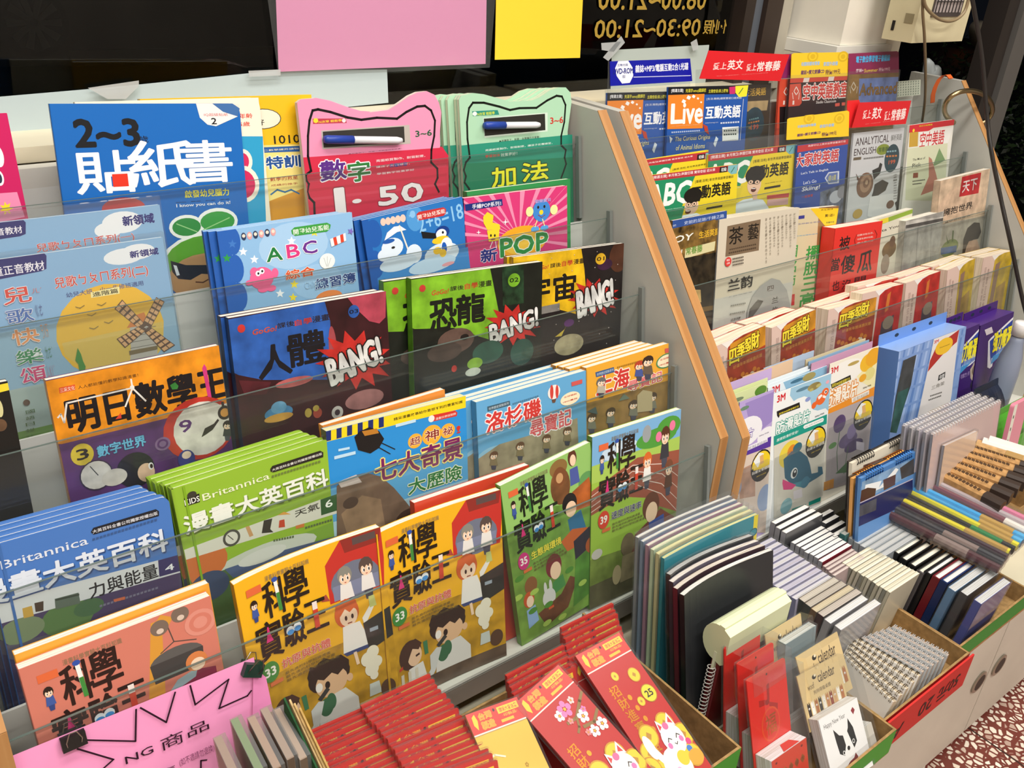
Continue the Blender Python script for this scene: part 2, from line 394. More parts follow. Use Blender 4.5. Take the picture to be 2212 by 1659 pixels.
# gold opening hours painted on the outside of the glass, so they read backwards from inside
def glass_text(t, x0, y0, x1, y1, col='#ad8d3a', bold=0.012):
    o = aty(GY - 0.003, x0, y1); b = aty(GY - 0.003, x1, y0)
    f = Face(o, (1, 0, 0), (0, 0, -1), b.x - o.x, o.z - b.z, 'print_matte'); f.T(t, x0, y0, x1, y1, col, bold, mirror=True)
    mb = MB(); f.into(mb, (0, 0)); x = mb.build('opening_hours'); x.location = o; return x
tag(glass_text('09:30~21:00', 1282, 84, 1516, 40), 'gold reversed opening hours 09:30~21:00 painted on the window', 'lettering')
tag(glass_text('例假', 1517, 74, 1572, 42), 'gold reversed characters beside the 09:30 opening hours', 'lettering')
tag(glass_text('08:00~21:00', 1290, 22, 1530, -26), 'gold reversed opening hours 08:00~21:00 at the picture top', 'lettering')
# window sill board in front of the glass, wall below it
struct('trim_3', MB().box(-0.6, 1.03, 1.165, GY - 0.002, Z(-0.300), Z(-0.282), '#e6dcc0', 'laminate').box(1.05, 1.58, 1.165, GY - 0.002, Z(-0.300), Z(-0.282), '#e6dcc0', 'laminate'))
# parked car outside in the dark street
CY_ = 8.2; CO = Vector((1.2, CY_, -0.10))
car = thing('parked_car', 'dark car parked outside the window, only its wheel and sill showing', 'car', CO)
wc = aty(CY_, 72, 48) - CO; wr = 0.31
def cp(*pts): return [aty(CY_, *p) - CO for p in pts]
MB().prism(cp((-700, 150), (1500, 130), (1560, 60), (1500, -120), (1100, -180), (700, -400), (-300, -420), (-700, -150)), (0, 1.5, 0), '#0e0c0a', 'print_gloss').build('body', car)
MB().prism([q - Vector((0, .02, 0)) for q in cp((150, 108), (600, 100), (600, 118), (150, 128))], (0, .015, 0), '#2c2117').build('sill_trim', car)
MB().prism([q - Vector((0, .02, 0)) for q in cp((912, 182), (930, 165), (1000, 157), (1075, 158), (1105, 172), (1125, 200), (1110, 206), (910, 200))], (0, .015, 0), '#15130f', 'print_gloss').build('car_window', car)  # dark rounded outline, built as a car window
w = MB(); w.lathe([(wr * 0.70, 0.0), (wr * 0.96, 0.01), (wr, 0.05), (wr, 0.1)], wc + Vector((0, -.005, 0)), '#1c1c1e', 'paint', 32, Vector((0, 1, 0))); wo = w.build('wheel', car)
rm = MB(); c0 = wc + Vector((0, -.012, 0))
for k in range(10):
    a = 2 * math.pi * k / 10; d1 = Vector((math.cos(a), 0, math.sin(a))); pr = Vector((-d1.z, 0, d1.x))
    rm.prism([c0 + d1 * .03 - pr * .015, c0 + d1 * wr * .64 - pr * .03, c0 + d1 * wr * .64 + pr * .03, c0 + d1 * .03 + pr * .015], (0, -.02, 0), '#55504a')
rm.build('rim', wo)
tag(MB().box(-4, 6, 6.0, 6.15, -.10, .02, '#2a2119').build('kerb_stone'), 'dark kerb along the street outside the window', 'kerb', kind='structure')

# ------------------------------------------------------------------ the two stepped book racks
L0Y, L0Z, DY, DZ = 1.075, -0.323, -0.0882, -0.096
TH = math.radians(10); DU = Vector((0, math.sin(TH), math.cos(TH))); NO = Vector((0, -math.cos(TH), math.sin(TH)))
SH = {'L': 0.0, 'R': -0.017}
LIPH = 0.182
def lip(unit, i, off=0.0):
    """a point of the lip line of row i (0 = top row), moved back by off"""
    return Vector((0, L0Y + DY * i + SH[unit], Z(L0Z + DZ * i))) - NO * off
def carcass(unit, xa, xb, label):
    r = thing('display_rack', label, 'book rack', Vector(((xa + xb) / 2, 0.95, Z(-0.97)))); O = Vector(r.matrix_world.translation); s = SH[unit]
    prof = [(1.16, -0.266), (1.041, -0.266), (0.704, -0.677), (0.701, -0.925), (1.16, -0.925)]
    for x0 in (xa, xb - 0.018):
        p = [Vector((x0, y + s, Z(z))) - O for y, z in prof]
        o = MB().prism(p, (0.018, 0, 0), '#c3c2ba', 'laminate').build('side_panel', r)
        e = MB()
        for a, b in ((p[1], p[2]), (p[2], p[3])):
            d = (b - a).normalized(); nn = Vector((0, d.z, -d.y)); nn = nn if nn.y < 0 else -nn
            e.prism([a + nn * 0.0004, a + nn * 0.0016, b + nn * 0.0016, b + nn * 0.0004], (0.018, 0, 0), '#c3935e', 'wood')
        e.build('edge_band', o)
    ia, ib = xa + 0.018, xb - 0.018
    for i in range(5):
        c = lip(unit, i) - DU * LIPH - O; a = Vector((ia - 0, 0, 0)); dx = Vector((ib - ia, 0, 0))
        a.x = ia - 0 ; base = Vector((ia - O.x, c.y, c.z)); t = 0.004
        MB().prism([base, base - NO * 0.068, base - NO * 0.068 - DU * t, base - DU * t], dx, '#d9d8cf', 'laminate').build('shelf', r)
        top = 0.17 if i else 0.20
        bb = base - NO * 0.064
        MB().prism([bb, bb - NO * 0.004, bb - NO * 0.004 + DU * top, bb + DU * top], dx, '#d5d6d0', 'laminate').build('back_board', r)
        if unit == 'R' and i == 4: continue
        lp = base - DU * t
        MB().prism([lp, lp + NO * 0.003, lp + NO * 0.003 + DU * (LIPH + t), lp + DU * (LIPH + t)], dx, '#ffffff', 'acrylic').build('acrylic_lip', r)
        MB().prism([q + DU * 0.0003 for q in (lp + DU * (LIPH + t), lp + NO * 0.003 + DU * (LIPH + t), lp + NO * 0.003 + DU * (LIPH + t + 0.0006), lp + DU * (LIPH + t + 0.0006))], dx, '#5d6a64', 'plastic').build('lip_edge', r)
        ck = Vector((ib - O.x - 0.008, 0, 0)) + Vector((0, lp.y, lp.z))
        MB().prism([ck + NO * 0.001 + DU * 0.07, ck + NO * 0.009 + DU * 0.07, ck + NO * 0.009 + DU * 0.198, ck + NO * 0.001 + DU * 0.198], (0.006, 0, 0), '#7d827e', 'plastic').build('clip', r)
    y0 = 0.690 + s
    MB().box(ia - O.x, ib - O.x, y0 - O.y, y0 + 0.02 - O.y, Z(-0.925) - O.z, Z(-0.893) - O.z, '#8c857c', 'laminate').build('bottom_beam', r)
    MB().box(ia - O.x, ib - O.x, 1.14 + s - O.y, 1.158 + s - O.y, Z(-0.925) - O.z, Z(-0.30) - O.z, '#dedcd2', 'laminate').build('rear_board', r)
    MB().box(ia - O.x, ib - O.x, 1.075 + s - O.y, 1.1 + s - O.y, Z(-0.47) - O.z, Z(-0.30) - O.z, '#f0efe9', 'laminate') if False else None
    MB().box(xa - O.x, xb - O.x, 0.735 + s - O.y, 1.15 + s - O.y, Z(-0.97) - O.z, Z(-0.9255) - O.z, '#b9aca0', 'laminate').build('plinth', r)
    return r
carcass('L', 0.022, 1.018, 'grey stepped book rack with wooden edges, near unit with children\'s books')
carcass('R', 1.030, 2.080, 'grey stepped book rack with wooden edges, far unit with magazines')

# ------------------------------------------------------------------ low counter under the racks
CZ = -0.97; CF = 0.372
cab = thing('counter_cabinet', 'low white counter cabinet with round finger holes carrying the boxes', 'cabinet', Vector((0.9, 0.8, 0)))
O = Vector((0.9, 0.8, 0))
MB().box(-0.8 - O.x, 2.6 - O.x, CF + 0.004 - O.y, 1.25 - O.y, Z(CZ - 0.02), Z(CZ), '#d9d2b8', 'laminate').build('worktop', cab)
MB().box(-0.8 - O.x, 2.6 - O.x, CF - O.y, CF + 0.004 - O.y, Z(CZ - 0.021), Z(CZ), '#b98a55', 'wood').build('edge_band', cab)
MB().box(-0.8 - O.x, 2.6 - O.x, CF + 0.03 - O.y, 1.25 - O.y, 0.0, Z(CZ - 0.021), '#a49b90', 'laminate').build('carcass', cab)
sx = aty(CF + 0.012, 2132, 1460).x; dw = 0.40
for k in range(-4, 4):
    x0 = sx + k * dw + 0.0015; x1 = x0 + dw - 0.003
    if x1 > 2.6: continue
    dz0, dz1 = 0.012, Z(CZ - 0.024)
    d = MB().box(x0 - O.x, x1 - O.x, CF + 0.012 - O.y, CF + 0.029 - O.y, dz0, dz1, '#ddd5c6', 'laminate').build('door', cab)
    side = x1 - 0.035 if k % 2 else x0 + 0.035
    hz = aty(CF + 0.012, 2160, 1432).z
    g = MB(); g.lathe([(0.0215, 0.0), (0.0225, 0.003), (0.019, 0.004), (0.0165, 0.0035)], (side - O.x, CF + 0.012 - O.y, hz), '#b8b2a6', 'metal', 24, Vector((0, -1, 0)))
    g.build('pull_ring', d)
    g = MB(); g.lathe([(0.0165, 0.0), (0.0165, 0.0036)], (side - O.x, CF + 0.012 - O.y, hz), '#2a1f18', 'paint', 24, Vector((0, -1, 0))); g.build('pull_hole', d)

# ------------------------------------------------------------------ books
K = 740 / 2212
Z1 = (0, 0, K); Z2 = (600, 150, K); Z3 = (1250, 0, K); Z4 = (1650, 0, 562 / 2209); Z5 = (0, 420, K); Z6 = (0, 900, 740 / 1617)
S1 = (700, 500, 900 / 2212); S2 = (450, 1000, 900 / 2212); S3 = (1340, 420, 660 / 2212); S4 = (1650, 420, 562 / 1942); S5 = (1540, 780, 672 / 2212)
S6 = (1340, 1080, 872 / 2212); S7 = (900, 1250, K)
def zp(z, *pts): return [(z[0] + x * z[2], z[1] + y * z[2]) for x, y in pts]
def rounded(w, h, r, which='r'):
    """outline of a w x h board (local x, z) with rounded corners: r right corners, a all"""
    cs = [(-w / 2, 0, 180, 'a'), (w / 2, 0, 270, 'ra'), (w / 2, h, 0, 'ra'), (-w / 2, h, 90, 'a')]; out = []
    for x, z, a0, wh in cs:
        if which in wh and r > 0:
            cx = x + (r if x < 0 else -r); cz = z + (r if z == 0 else -r)
            out += [(cx + r * math.cos(math.radians(a0 + 90 * k / 5)), cz + r * math.sin(math.radians(a0 + 90 * k / 5))) for k in range(6)]
        else: out.append((x, z))
    return out
ALLB = []
def bookmesh(r, w, h, t, front, spine, back, face=None, hard=False, rad=0.0, ct=0.0006, pages='#f4f0e6', outline=None, spine_art=None, sleeve=None, m='print_gloss', right_spine=False):
    """the parts of a book (cover with its printed front, page block, wrapping) under the thing r; base at z = 0, front at y = 0"""
    if hard: ct = 0.0022
    mb = MB()
    ol = outline or rounded(w, h, rad)
    fc = [Vector((x, 0, z)) for x, z in ol]
    mb.prism(fc, (0, ct, 0), front, m)
    if not outline:
        mb.prism([p + Vector((0, t - ct, 0)) for p in fc], (0, ct, 0), back, m)
        if right_spine: mb.box(w / 2 - ct, w / 2, 0, t, 0, h, spine, m)
        else: mb.box(-w / 2 - (0.0008 if hard else 0), -w / 2 + ct, 0, t, 0, h, spine, m)
    if face: face.into(mb, (w / 2, h))
    if spine_art:
        f = Face((0, 0, 0), (1, 0, 0), (0, 0, -1), t, h, m, True); spine_art(f)
        for q, fs, col, mm, dz in f.items:
            mb.mesh([(-w / 2 - dz - 0.0009, t - p[0], h - p[1]) for p in q], fs, col, mm)
    mb.build('cover', r)
    g = 0.0028 if hard else 0.0004
    pb = MB()
    if outline:
        pb.prism([p + Vector((0, ct + 0.0001, 0)) for p in fc], (0, t - ct - 0.0002, 0), pages, 'paper')
    elif right_spine: pb.box(-w / 2 + g, w / 2 - ct - 0.0001, ct + 0.0001, t - ct - 0.0001, g, h - g, pages, 'paper')
    else: pb.box(-w / 2 + ct + 0.0001, w / 2 - g, ct + 0.0001, t - ct - 0.0001, g, h - g, pages, 'paper')
    pb.build('page_block', r)
    if sleeve:
        e = 0.0012; top = sleeve if isinstance(sleeve, float) else 0.006
        MB().box(-w / 2 - e, w / 2 + e, -e - 0.001, t + e, 0.0, h + top, '#fff', 'film').build('sleeve', r)
class Bk: pass
def book(name, label, unit, row, TL, TR, off, t, front, spine=None, back=None, art=None, h=None, cat='book', group=None, plane=None, bw=None, floor=None, **kw):
    o = lip(unit, row, off) if plane is None else plane
    tl = hit(*TL, o, NO); tr = hit(*TR, o, NO)
    if plane is None:                       # keep between the side panels
        lo, hi = (0.0425, 0.9915) if unit == 'L' else (1.0555, 2.055); du = (tr - tl) / (tr.x - tl.x)
        if tl.x < lo: tl = tl + du * (lo - tl.x)
        if tr.x > hi: tr = tr + du * (hi - tr.x)
    if kw.pop('level', False):
        tl = tl + DU * max(0, (tr - tl).dot(DU)); tr = tl + Vector((tr.x - tl.x, 0, 0))
    u = tr - tl; w = bw or u.length; u.normalize(); d = u.cross(NO)
    if h is None:
        fl = lip(unit, row, 0) - DU * (LIPH - 0.0005) if floor is None else floor
        h = min((tl - fl).dot(DU), (tl + u * w - fl).dot(DU)) / abs(d.dot(DU))
    f = Face(tl, u, d, w, h, kw.get('m', 'print_gloss'))
    ol = kw.pop('shape', None)
    if ol:
        q = [f.cl(f.uv(p)) for p in ol]; kw['outline'] = [(a - w / 2, h - b) for a, b in q] + [(w / 2, 0), (-w / 2, 0)]
    if art: art(f)
    base = tl + u * (w / 2) + d * h; M = frame(base, u, NO)
    r = thing(name, label, cat, M, group)
    bookmesh(r, w, h, t, front, spine or front, back or front, f, **kw)
    b = Bk(); b.r, b.w, b.h, b.t, b.M, b.f, b.u, b.d, b.label = r, w, h, t, M, f, u, d, label
    ALLB.append(b); return b
ORD = ['directly behind', 'second behind', 'third behind', 'fourth behind', 'fifth behind', 'sixth behind']
def stack(b, what, spots, group, gap=0.0012):
    """copies filed behind a front book: spots = list of (sideways, extra depth) in metres"""
    b.r['group'] = group; y = 0
    for k, (dx, dy) in enumerate(spots):
        y += b.t + gap + dy
        dup(b.r, '%s %s' % (what, ORD[k]) if '%' not in what else what % ORD[k], Matrix.Translation(Vector((dx, 0, 0)) - NO * y) @ b.M, group)
def star(f, x, y, r0, r1, n, col, a0=0.0, sx=1.0, out=None, ow=1.15):
    if out: star(f, x, y, r0 * ow, r1 * ow, n, out, a0, sx)
    f.P([(x + sx * (r0 if k % 2 == 0 else r1) * math.cos(a0 + math.pi * k / n), y + (r0 if k % 2 == 0 else r1) * math.sin(a0 + math.pi * k / n)) for k in range(2 * n)], col)
def kid(f, x, y, s, hair, skin='#f3d3b4', coat='#e9e6e0', legs='#4a4a58', look=0):
    """a small printed cartoon figure, head centre (x, y), s = head radius"""
    f.P([(x - s * .8, y + s * .8), (x + s * .8, y + s * .8), (x + s * 1.1, y + s * 2.6), (x - s * 1.1, y + s * 2.6)], coat)
    f.P([(x - s * .7, y + s * 2.6), (x + s * .7, y + s * 2.6), (x + s * .5, y + s * 3.7), (x - s * .5, y + s * 3.7)], legs)
    f.E(x, y - s * .12, s * 1.12, s * 1.08, hair, n=12); f.E(x + look * s * .2, y + s * .22, s * .86, s * .74, skin, n=12)
    for q in (-.38, .38):
        f.E(x + s * (q + look * .25), y + s * .25, s * .2, s * .26, '#fbf8f4', n=10); f.E(x + s * (q + .04 + look * .25), y + s * .28, s * .12, s * .19, '#2a2020', n=8)
    f.P([(x - s * 1.0, y - s * .1), (x - s * .8, y - s * .75), (x, y - s * .95), (x + s * .8, y - s * .75), (x + s * 1.0, y - s * .1), (x + s * .62, y - s * .28), (x + s * .4, y + s * .02), (x + s * .1, y - s * .26), (x - s * .22, y + s * .04), (x - s * .5, y - s * .28)], hair)
    f.P([(x - s * .18, y + s * .66), (x + s * .18, y + s * .66), (x + s * .08, y + s * .76), (x - s * .08, y + s * .76)], '#b8483c')
def small(f, x0, y0, x1, y1, col, n=12):
    """a line of small print as short strokes"""
    for k in range(n):
        a = k / n; b = (k + .72) / n
        f.P([(x0 + (x1 - x0) * a, y0 + (y1 - y0) * a), (x0 + (x1 - x0) * b, y0 + (y1 - y0) * b), (x0 + (x1 - x0) * b, y0 + (y1 - y0) * b + 10), (x0 + (x1 - x0) * a, y0 + (y1 - y0) * a + 10)], col)
B3 = 0.030   # stroke weights
# ---- row 0
def a_sticker(f):
    f.zoom(*Z1); f.T('2~3', 495, 950, 885, 770, '#14161c', .05); f.T('歲', 900, 922, 955, 876, '#14161c')
    f.T('貼', 505, 1255, 860, 970, '#f2f2f4', .020); f.T('紙', 850, 1215, 1240, 905, '#f2f2f4', .020); f.T('書', 1185, 1185, 1485, 905, '#f2f2f4', .020)
    f.R(722, 1125, 832, 1202, '#e2341f')
    f.P([(1265, 668), (1290, 760), (1340, 805), (1395, 815), (1450, 790), (1535, 752), (1440, 722), (1370, 668)], '#e9e7e4'); f.P([(1370, 668), (1440, 722), (1535, 752), (1548, 700), (1500, 668)], '#3f6ca6')
    f.T('IQ超級貼紙', 1318, 752, 1470, 730, '#c8352c'); f.T('2', 1366, 802, 1396, 762, '#14161c', .03)
    f.E(800, 1345, 140, 70, '#c4241e'); f.T('啟發幼兒腦力', 1195, 1278, 1475, 1215, '#e8dc3c', .02); f.T('認知 · 觀察 · 創意 · 學習', 1135, 1310, 1480, 1283, '#16264a', .01)
    f.T('I know you can do it!', 1140, 1345, 1485, 1296, '#f0f2f6', .02)
    f.zoom(*Z5)
    f.E(1205, 210, 112, 78, '#f0f2ee'); f.E(1405, 175, 130, 88, '#f0f2ee'); f.E(1350, 440, 300, 195, '#f0f2ee'); f.E(1330, 760, 230, 170, '#f0f2ee')
    f.E(1205, 210, 92, 58, '#2f8a3c'); f.E(1405, 175, 110, 66, '#3a9a3f'); f.E(1350, 430, 272, 168, '#58a022'); f.E(1335, 530, 238, 150, '#b88c60')
    f.L([(1140, 190), (1270, 240)], .0012, '#9ed08a'); f.L([(1310, 230), (1480, 150)], .0012, '#9ed08a')
    f.P([(1100, 428), (1200, 456), (1370, 455), (1440, 430), (1430, 520), (1300, 512), (1230, 552), (1150, 545), (1112, 500)], '#15182a')
    f.P([(1118, 455), (1140, 460), (1160, 520), (1140, 525)], '#dfe6ee'); f.L([(1265, 565), (1310, 568), (1350, 545)], .0016, '#5a3320')
    f.E(1330, 745, 80, 70, '#7a4a34'); f.E(1200, 740, 48, 42, '#5a7a34'); f.E(1310, 830, 60, 45, '#2f4a34'); f.E(1410, 830, 60, 45, '#2f4a34'); f.B(.86, 1, '#0f3c78')
book('sticker_book', 'blue activity book lettered 2~3 with a white title and a leafy head in sunglasses', 'L', 0, zp(Z1, (315, 670))[0], zp(Z1, (1545, 668))[0], .004, .004, '#1366b8', art=a_sticker, rad=.012)
def a_age(f):
    f.zoom(*Z1); f.P([(900, 880), (1700, 880), (1740, 2000), (900, 2000)], '#2c9cc9'); f.T('年齡', 1546, 768, 1628, 730, '#d8402e', .01); f.T('5歲', 1546, 818, 1612, 784, '#d8402e', .01)
    f.E(1570, 1040, 60, 78, '#f2ead8'); f.E(1570, 1040, 38, 52, '#d42a5e'); f.E(1570, 1190, 105, 120, '#f2ead8'); f.E(1570, 1190, 78, 92, '#d42a5e')
book('activity_book', 'cream and turquoise book showing at the right edge behind the blue 2~3 one', 'L', 0, zp(Z1, (480, 660))[0], zp(Z1, (1672, 628))[0], .010, .006, '#efe6d2', art=a_age, rad=.012)
def a_1010(f):
    f.zoom(*Z1); f.P([(900, 960), (2010, 930), (2080, 2200), (900, 2200)], '#f0dc84'); f.E(1700, 768, 116, 66, '#4a4236'); f.E(1700, 768, 110, 61, '#e9e2cc'); f.T('剛好', 1600, 815, 1705, 770, '#26221e', .01)
    f.T('1010', 1772, 930, 1932, 868, '#201c18', .02); f.P([(1600, 955), (1935, 942), (1935, 978), (1600, 990)], '#2a5ca0'); f.T('國一無二數學課外讀物', 1600, 985, 1928, 952, '#f0e8c0')
    f.T('作業特訓', 1480, 1110, 1935, 1000, '#1d4f96', .04, '#f5f2e6', .06); f.T('數學的救星', 1745, 1172, 1922, 1130, '#b4452a', .01); f.T('成績的推手', 1750, 1205, 1922, 1176, '#b4452a')
    f.P([(1600, 1360), (1760, 1290), (1960, 1215), (1990, 1700), (1600, 1700)], '#d6962c'); f.L([(1750, 1255), (1790, 1225), (1840, 1240), (1880, 1225), (1930, 1250)], .002, '#2a6a9a')
book('workbook', 'yellow arithmetic workbook marked 1010 tucked beside the pink cat-shaped book', 'L', 0, zp(Z1, (900, 640))[0], zp(Z1, (2010, 610))[0], .022, .008, '#e8b81e', art=a_1010)
def a_cat(pink):
    def a(f):
        f.zoom(*Z2)
        if pink:
            f.P([(100, 575), (1060, 505), (1100, 560), (1110, 1300), (100, 1300)], '#cf2c48')
            for k in range(4): f.P([(140, 720 + 60 * k), (1090, 610 + 60 * k), (1090, 628 + 60 * k), (140, 738 + 60 * k)], '#c22840' if k % 2 else '#d63c56')  # slight stripe reflections painted into the red
            f.L([(240, 1000), (235, 860), (205, 830), (190, 790), (200, 740), (185, 720), (180, 680), (215, 655), (195, 560), (195, 430), (205, 330), (225, 265), (260, 258), (340, 275), (450, 310), (540, 325), (640, 312), (770, 318), (830, 275), (900, 240), (950, 235), (990, 265), (1015, 330), (1010, 430), (992, 520), (990, 600), (1030, 640), (1032, 700), (1015, 740), (1040, 790)], .0032, '#151013')
            f.P([(225, 318), (440, 316), (445, 345), (228, 352)], '#b93a4e'); f.E(245, 330, 16, 16, '#f4d23a'); f.T('N次寫 輕鬆學', 265, 348, 412, 320, '#f4d23a', .01); f.E(427, 330, 13, 13, '#e9d9dc')
            f.P([(280, 395), (850, 358), (858, 480), (288, 515)], '#b8b0a8'); f.P([(290, 402), (815, 368), (820, 470), (296, 505)], '#34322f')  # dark panel paints in the shade of the recessed pen slot
            f.T('3~6', 890, 436, 992, 388, '#1f5a3a', .03); f.T('▲將筆取下，就是一本簡單的手提書！', 455, 548, 800, 508, '#2a1a20')
            f.T('數', 280, 722, 432, 578, '#5a2a86', .03, '#f3eef2', .05); f.T('字', 460, 728, 588, 588, '#2f7a3a', .03, '#f3eef2', .05)
            f.T('亮面紙質製作、耐寫耐擦，', 635, 600, 950, 548, '#f3dfe2', .005); f.T('讓孩子反覆練習，', 635, 638, 850, 600, '#f3dfe2', .005); f.T('反覆練習', 722, 634, 832, 596, '#2a4aa8', .01); f.T('學習數字效果更好', 640, 682, 880, 640, '#f3dfe2', .005)
            f.T('1', 382, 930, 420, 768, '#efe6e8', .06, '#7a1a2c', .03); f.T('50', 655, 880, 930, 728, '#efe6e8', .05, '#7a1a2c', .03); f.E(510, 850, 30, 14, '#efe6e8')
        else:
            f.P([(1100, 500), (1950, 415), (1950, 1200), (1100, 1200)], '#2c8f76'); f.P([(1100, 620), (1950, 560), (1950, 1200), (1100, 1200)], '#1f7a58')
            f.L([(1255, 900), (1235, 770), (1205, 730), (1215, 690), (1200, 650), (1215, 600), (1240, 570), (1225, 450), (1222, 340), (1235, 250), (1260, 215), (1330, 215), (1430, 240), (1500, 262), (1560, 250), (1670, 248), (1740, 200), (1800, 170), (1835, 175), (1858, 230), (1850, 340), (1830, 430), (1830, 490), (1860, 520), (1852, 570), (1862, 610), (1845, 660), (1830, 700)], .0032, '#10160f')
            f.P([(1255, 270), (1420, 262), (1430, 292), (1260, 302)], '#2a8a78'); f.E(1272, 286, 14, 14, '#f2f0e8'); f.T('N次寫 輕鬆學', 1288, 300, 1400, 270, '#d8e03a', .01)
            f.P([(1325, 312), (1742, 278), (1742, 400), (1335, 442)], '#cfe0d0'); f.P([(1330, 318), (1725, 286), (1728, 392), (1336, 430)], '#2c2a26')  # recess of the pen slot painted as a dark patch
            f.T('3~6', 1760, 352, 1842, 304, '#c8342c', .03); f.T('▲將筆取下，就是一本簡單的手提書！', 1428, 470, 1692, 428, '#18241c')
            f.T('亮面紙質製作、耐寫耐擦，讓孩子反覆練習，', 1340, 530, 1772, 468, '#dfeee4', .005); f.T('學習加法', 1340, 572, 1434, 542, '#e2574a', .01); f.T('效果更好！', 1440, 565, 1545, 530, '#dfeee4', .005)
            f.T('加', 1385, 768, 1532, 622, '#efe92c', .03, '#123c28', .05); f.T('法', 1578, 728, 1742, 588, '#efe92c', .03, '#123c28', .05)
    return a
pk = [(125, 215), (150, 188), (190, 172), (240, 178), (330, 205), (440, 245), (530, 272), (600, 277), (715, 262), (780, 222), (850, 172), (905, 148), (960, 140), (1010, 165), (1038, 215), (1054, 280), (1045, 420), (1048, 560), (1070, 610), (1076, 700), (1072, 800)]
pc = book('board_book', 'pink cat-shaped wipe-clean number book with a marker in its window', 'L', 0, zp(Z2, (125, 215))[0], zp(Z2, (1076, 135))[0], .004, .007, '#e792b4', art=a_cat(True), shape=zp(Z2, *pk), level=True, pages='#f3e4dc')
stack(pc, 'pink cat-shaped number book %s the front pink one', [(.006, 0), (.010, 0)], 'pink cat-shaped books')
gk = [(1170, 195), (1185, 168), (1260, 150), (1330, 160), (1420, 185), (1500, 207), (1640, 200), (1690, 180), (1760, 132), (1815, 112), (1860, 116), (1890, 150), (1897, 210), (1872, 400), (1872, 520), (1890, 560), (1892, 640), (1872, 760)]
gc = book('board_book', 'green cat-shaped wipe-clean addition book with a marker in its window', 'L', 0, zp(Z2, (1170, 195))[0], zp(Z2, (1897, 110))[0], .004, .006, '#a9d2b2', art=a_cat(False), shape=zp(Z2, *gk), level=True, pages='#e2ecd2')
stack(gc, 'green cat-shaped addition book %s the front green one', [(.000, 0), (-.010, 0), (-.016, 0), (-.034, 0)], 'green cat-shaped books')
def marker(label, P0, P1, b, capcol='#1f3f9c'):
    a = hit(*P0, b.f.o + NO * .006, NO); c = hit(*P1, b.f.o + NO * .006, NO); t = thing('marker_pen', label, 'marker pen', (a + c) / 2); O = t.matrix_world.translation; d = c - a
    MB().tube([a - O, a + d * .04 - O, a + d * .36 - O], [.0045, .0056, .0056], capcol).build('cap', t, True)
    o = MB().tube([a + d * .36 - O, a + d * .94 - O, c - O], [.0048, .0048, .0034], '#e9e9ee').build('barrel', t, True)
marker('blue and white marker pen lying in the window of the pink cat book', *zp(Z2, (300, 452), (800, 458)), pc)
marker('blue and white marker pen lying in the window of the green cat book', *zp(Z2, (1334, 362), (1690, 358)), gc)
def a_mag(f):
    f.zoom(*Z1); f.P([(-300, 1270), (110, 1240), (160, 1400), (-300, 1500)], '#e98ab0'); star(f, 40, 1345, 45, 22, 7, '#f2d82c'); f.E(-10, 1010, 34, 70, '#f4eef2'); f.E(-5, 1150, 30, 50, '#f4eef2'); f.E(-5, 1150, 18, 34, '#26344a')
book('picture_book', 'magenta book with white lettering at the left end of the top row', 'L', 0, zp(Z1, (-560, 760))[0], zp(Z1, (45, 730))[0], .004, .006, '#c8185e', art=a_mag)
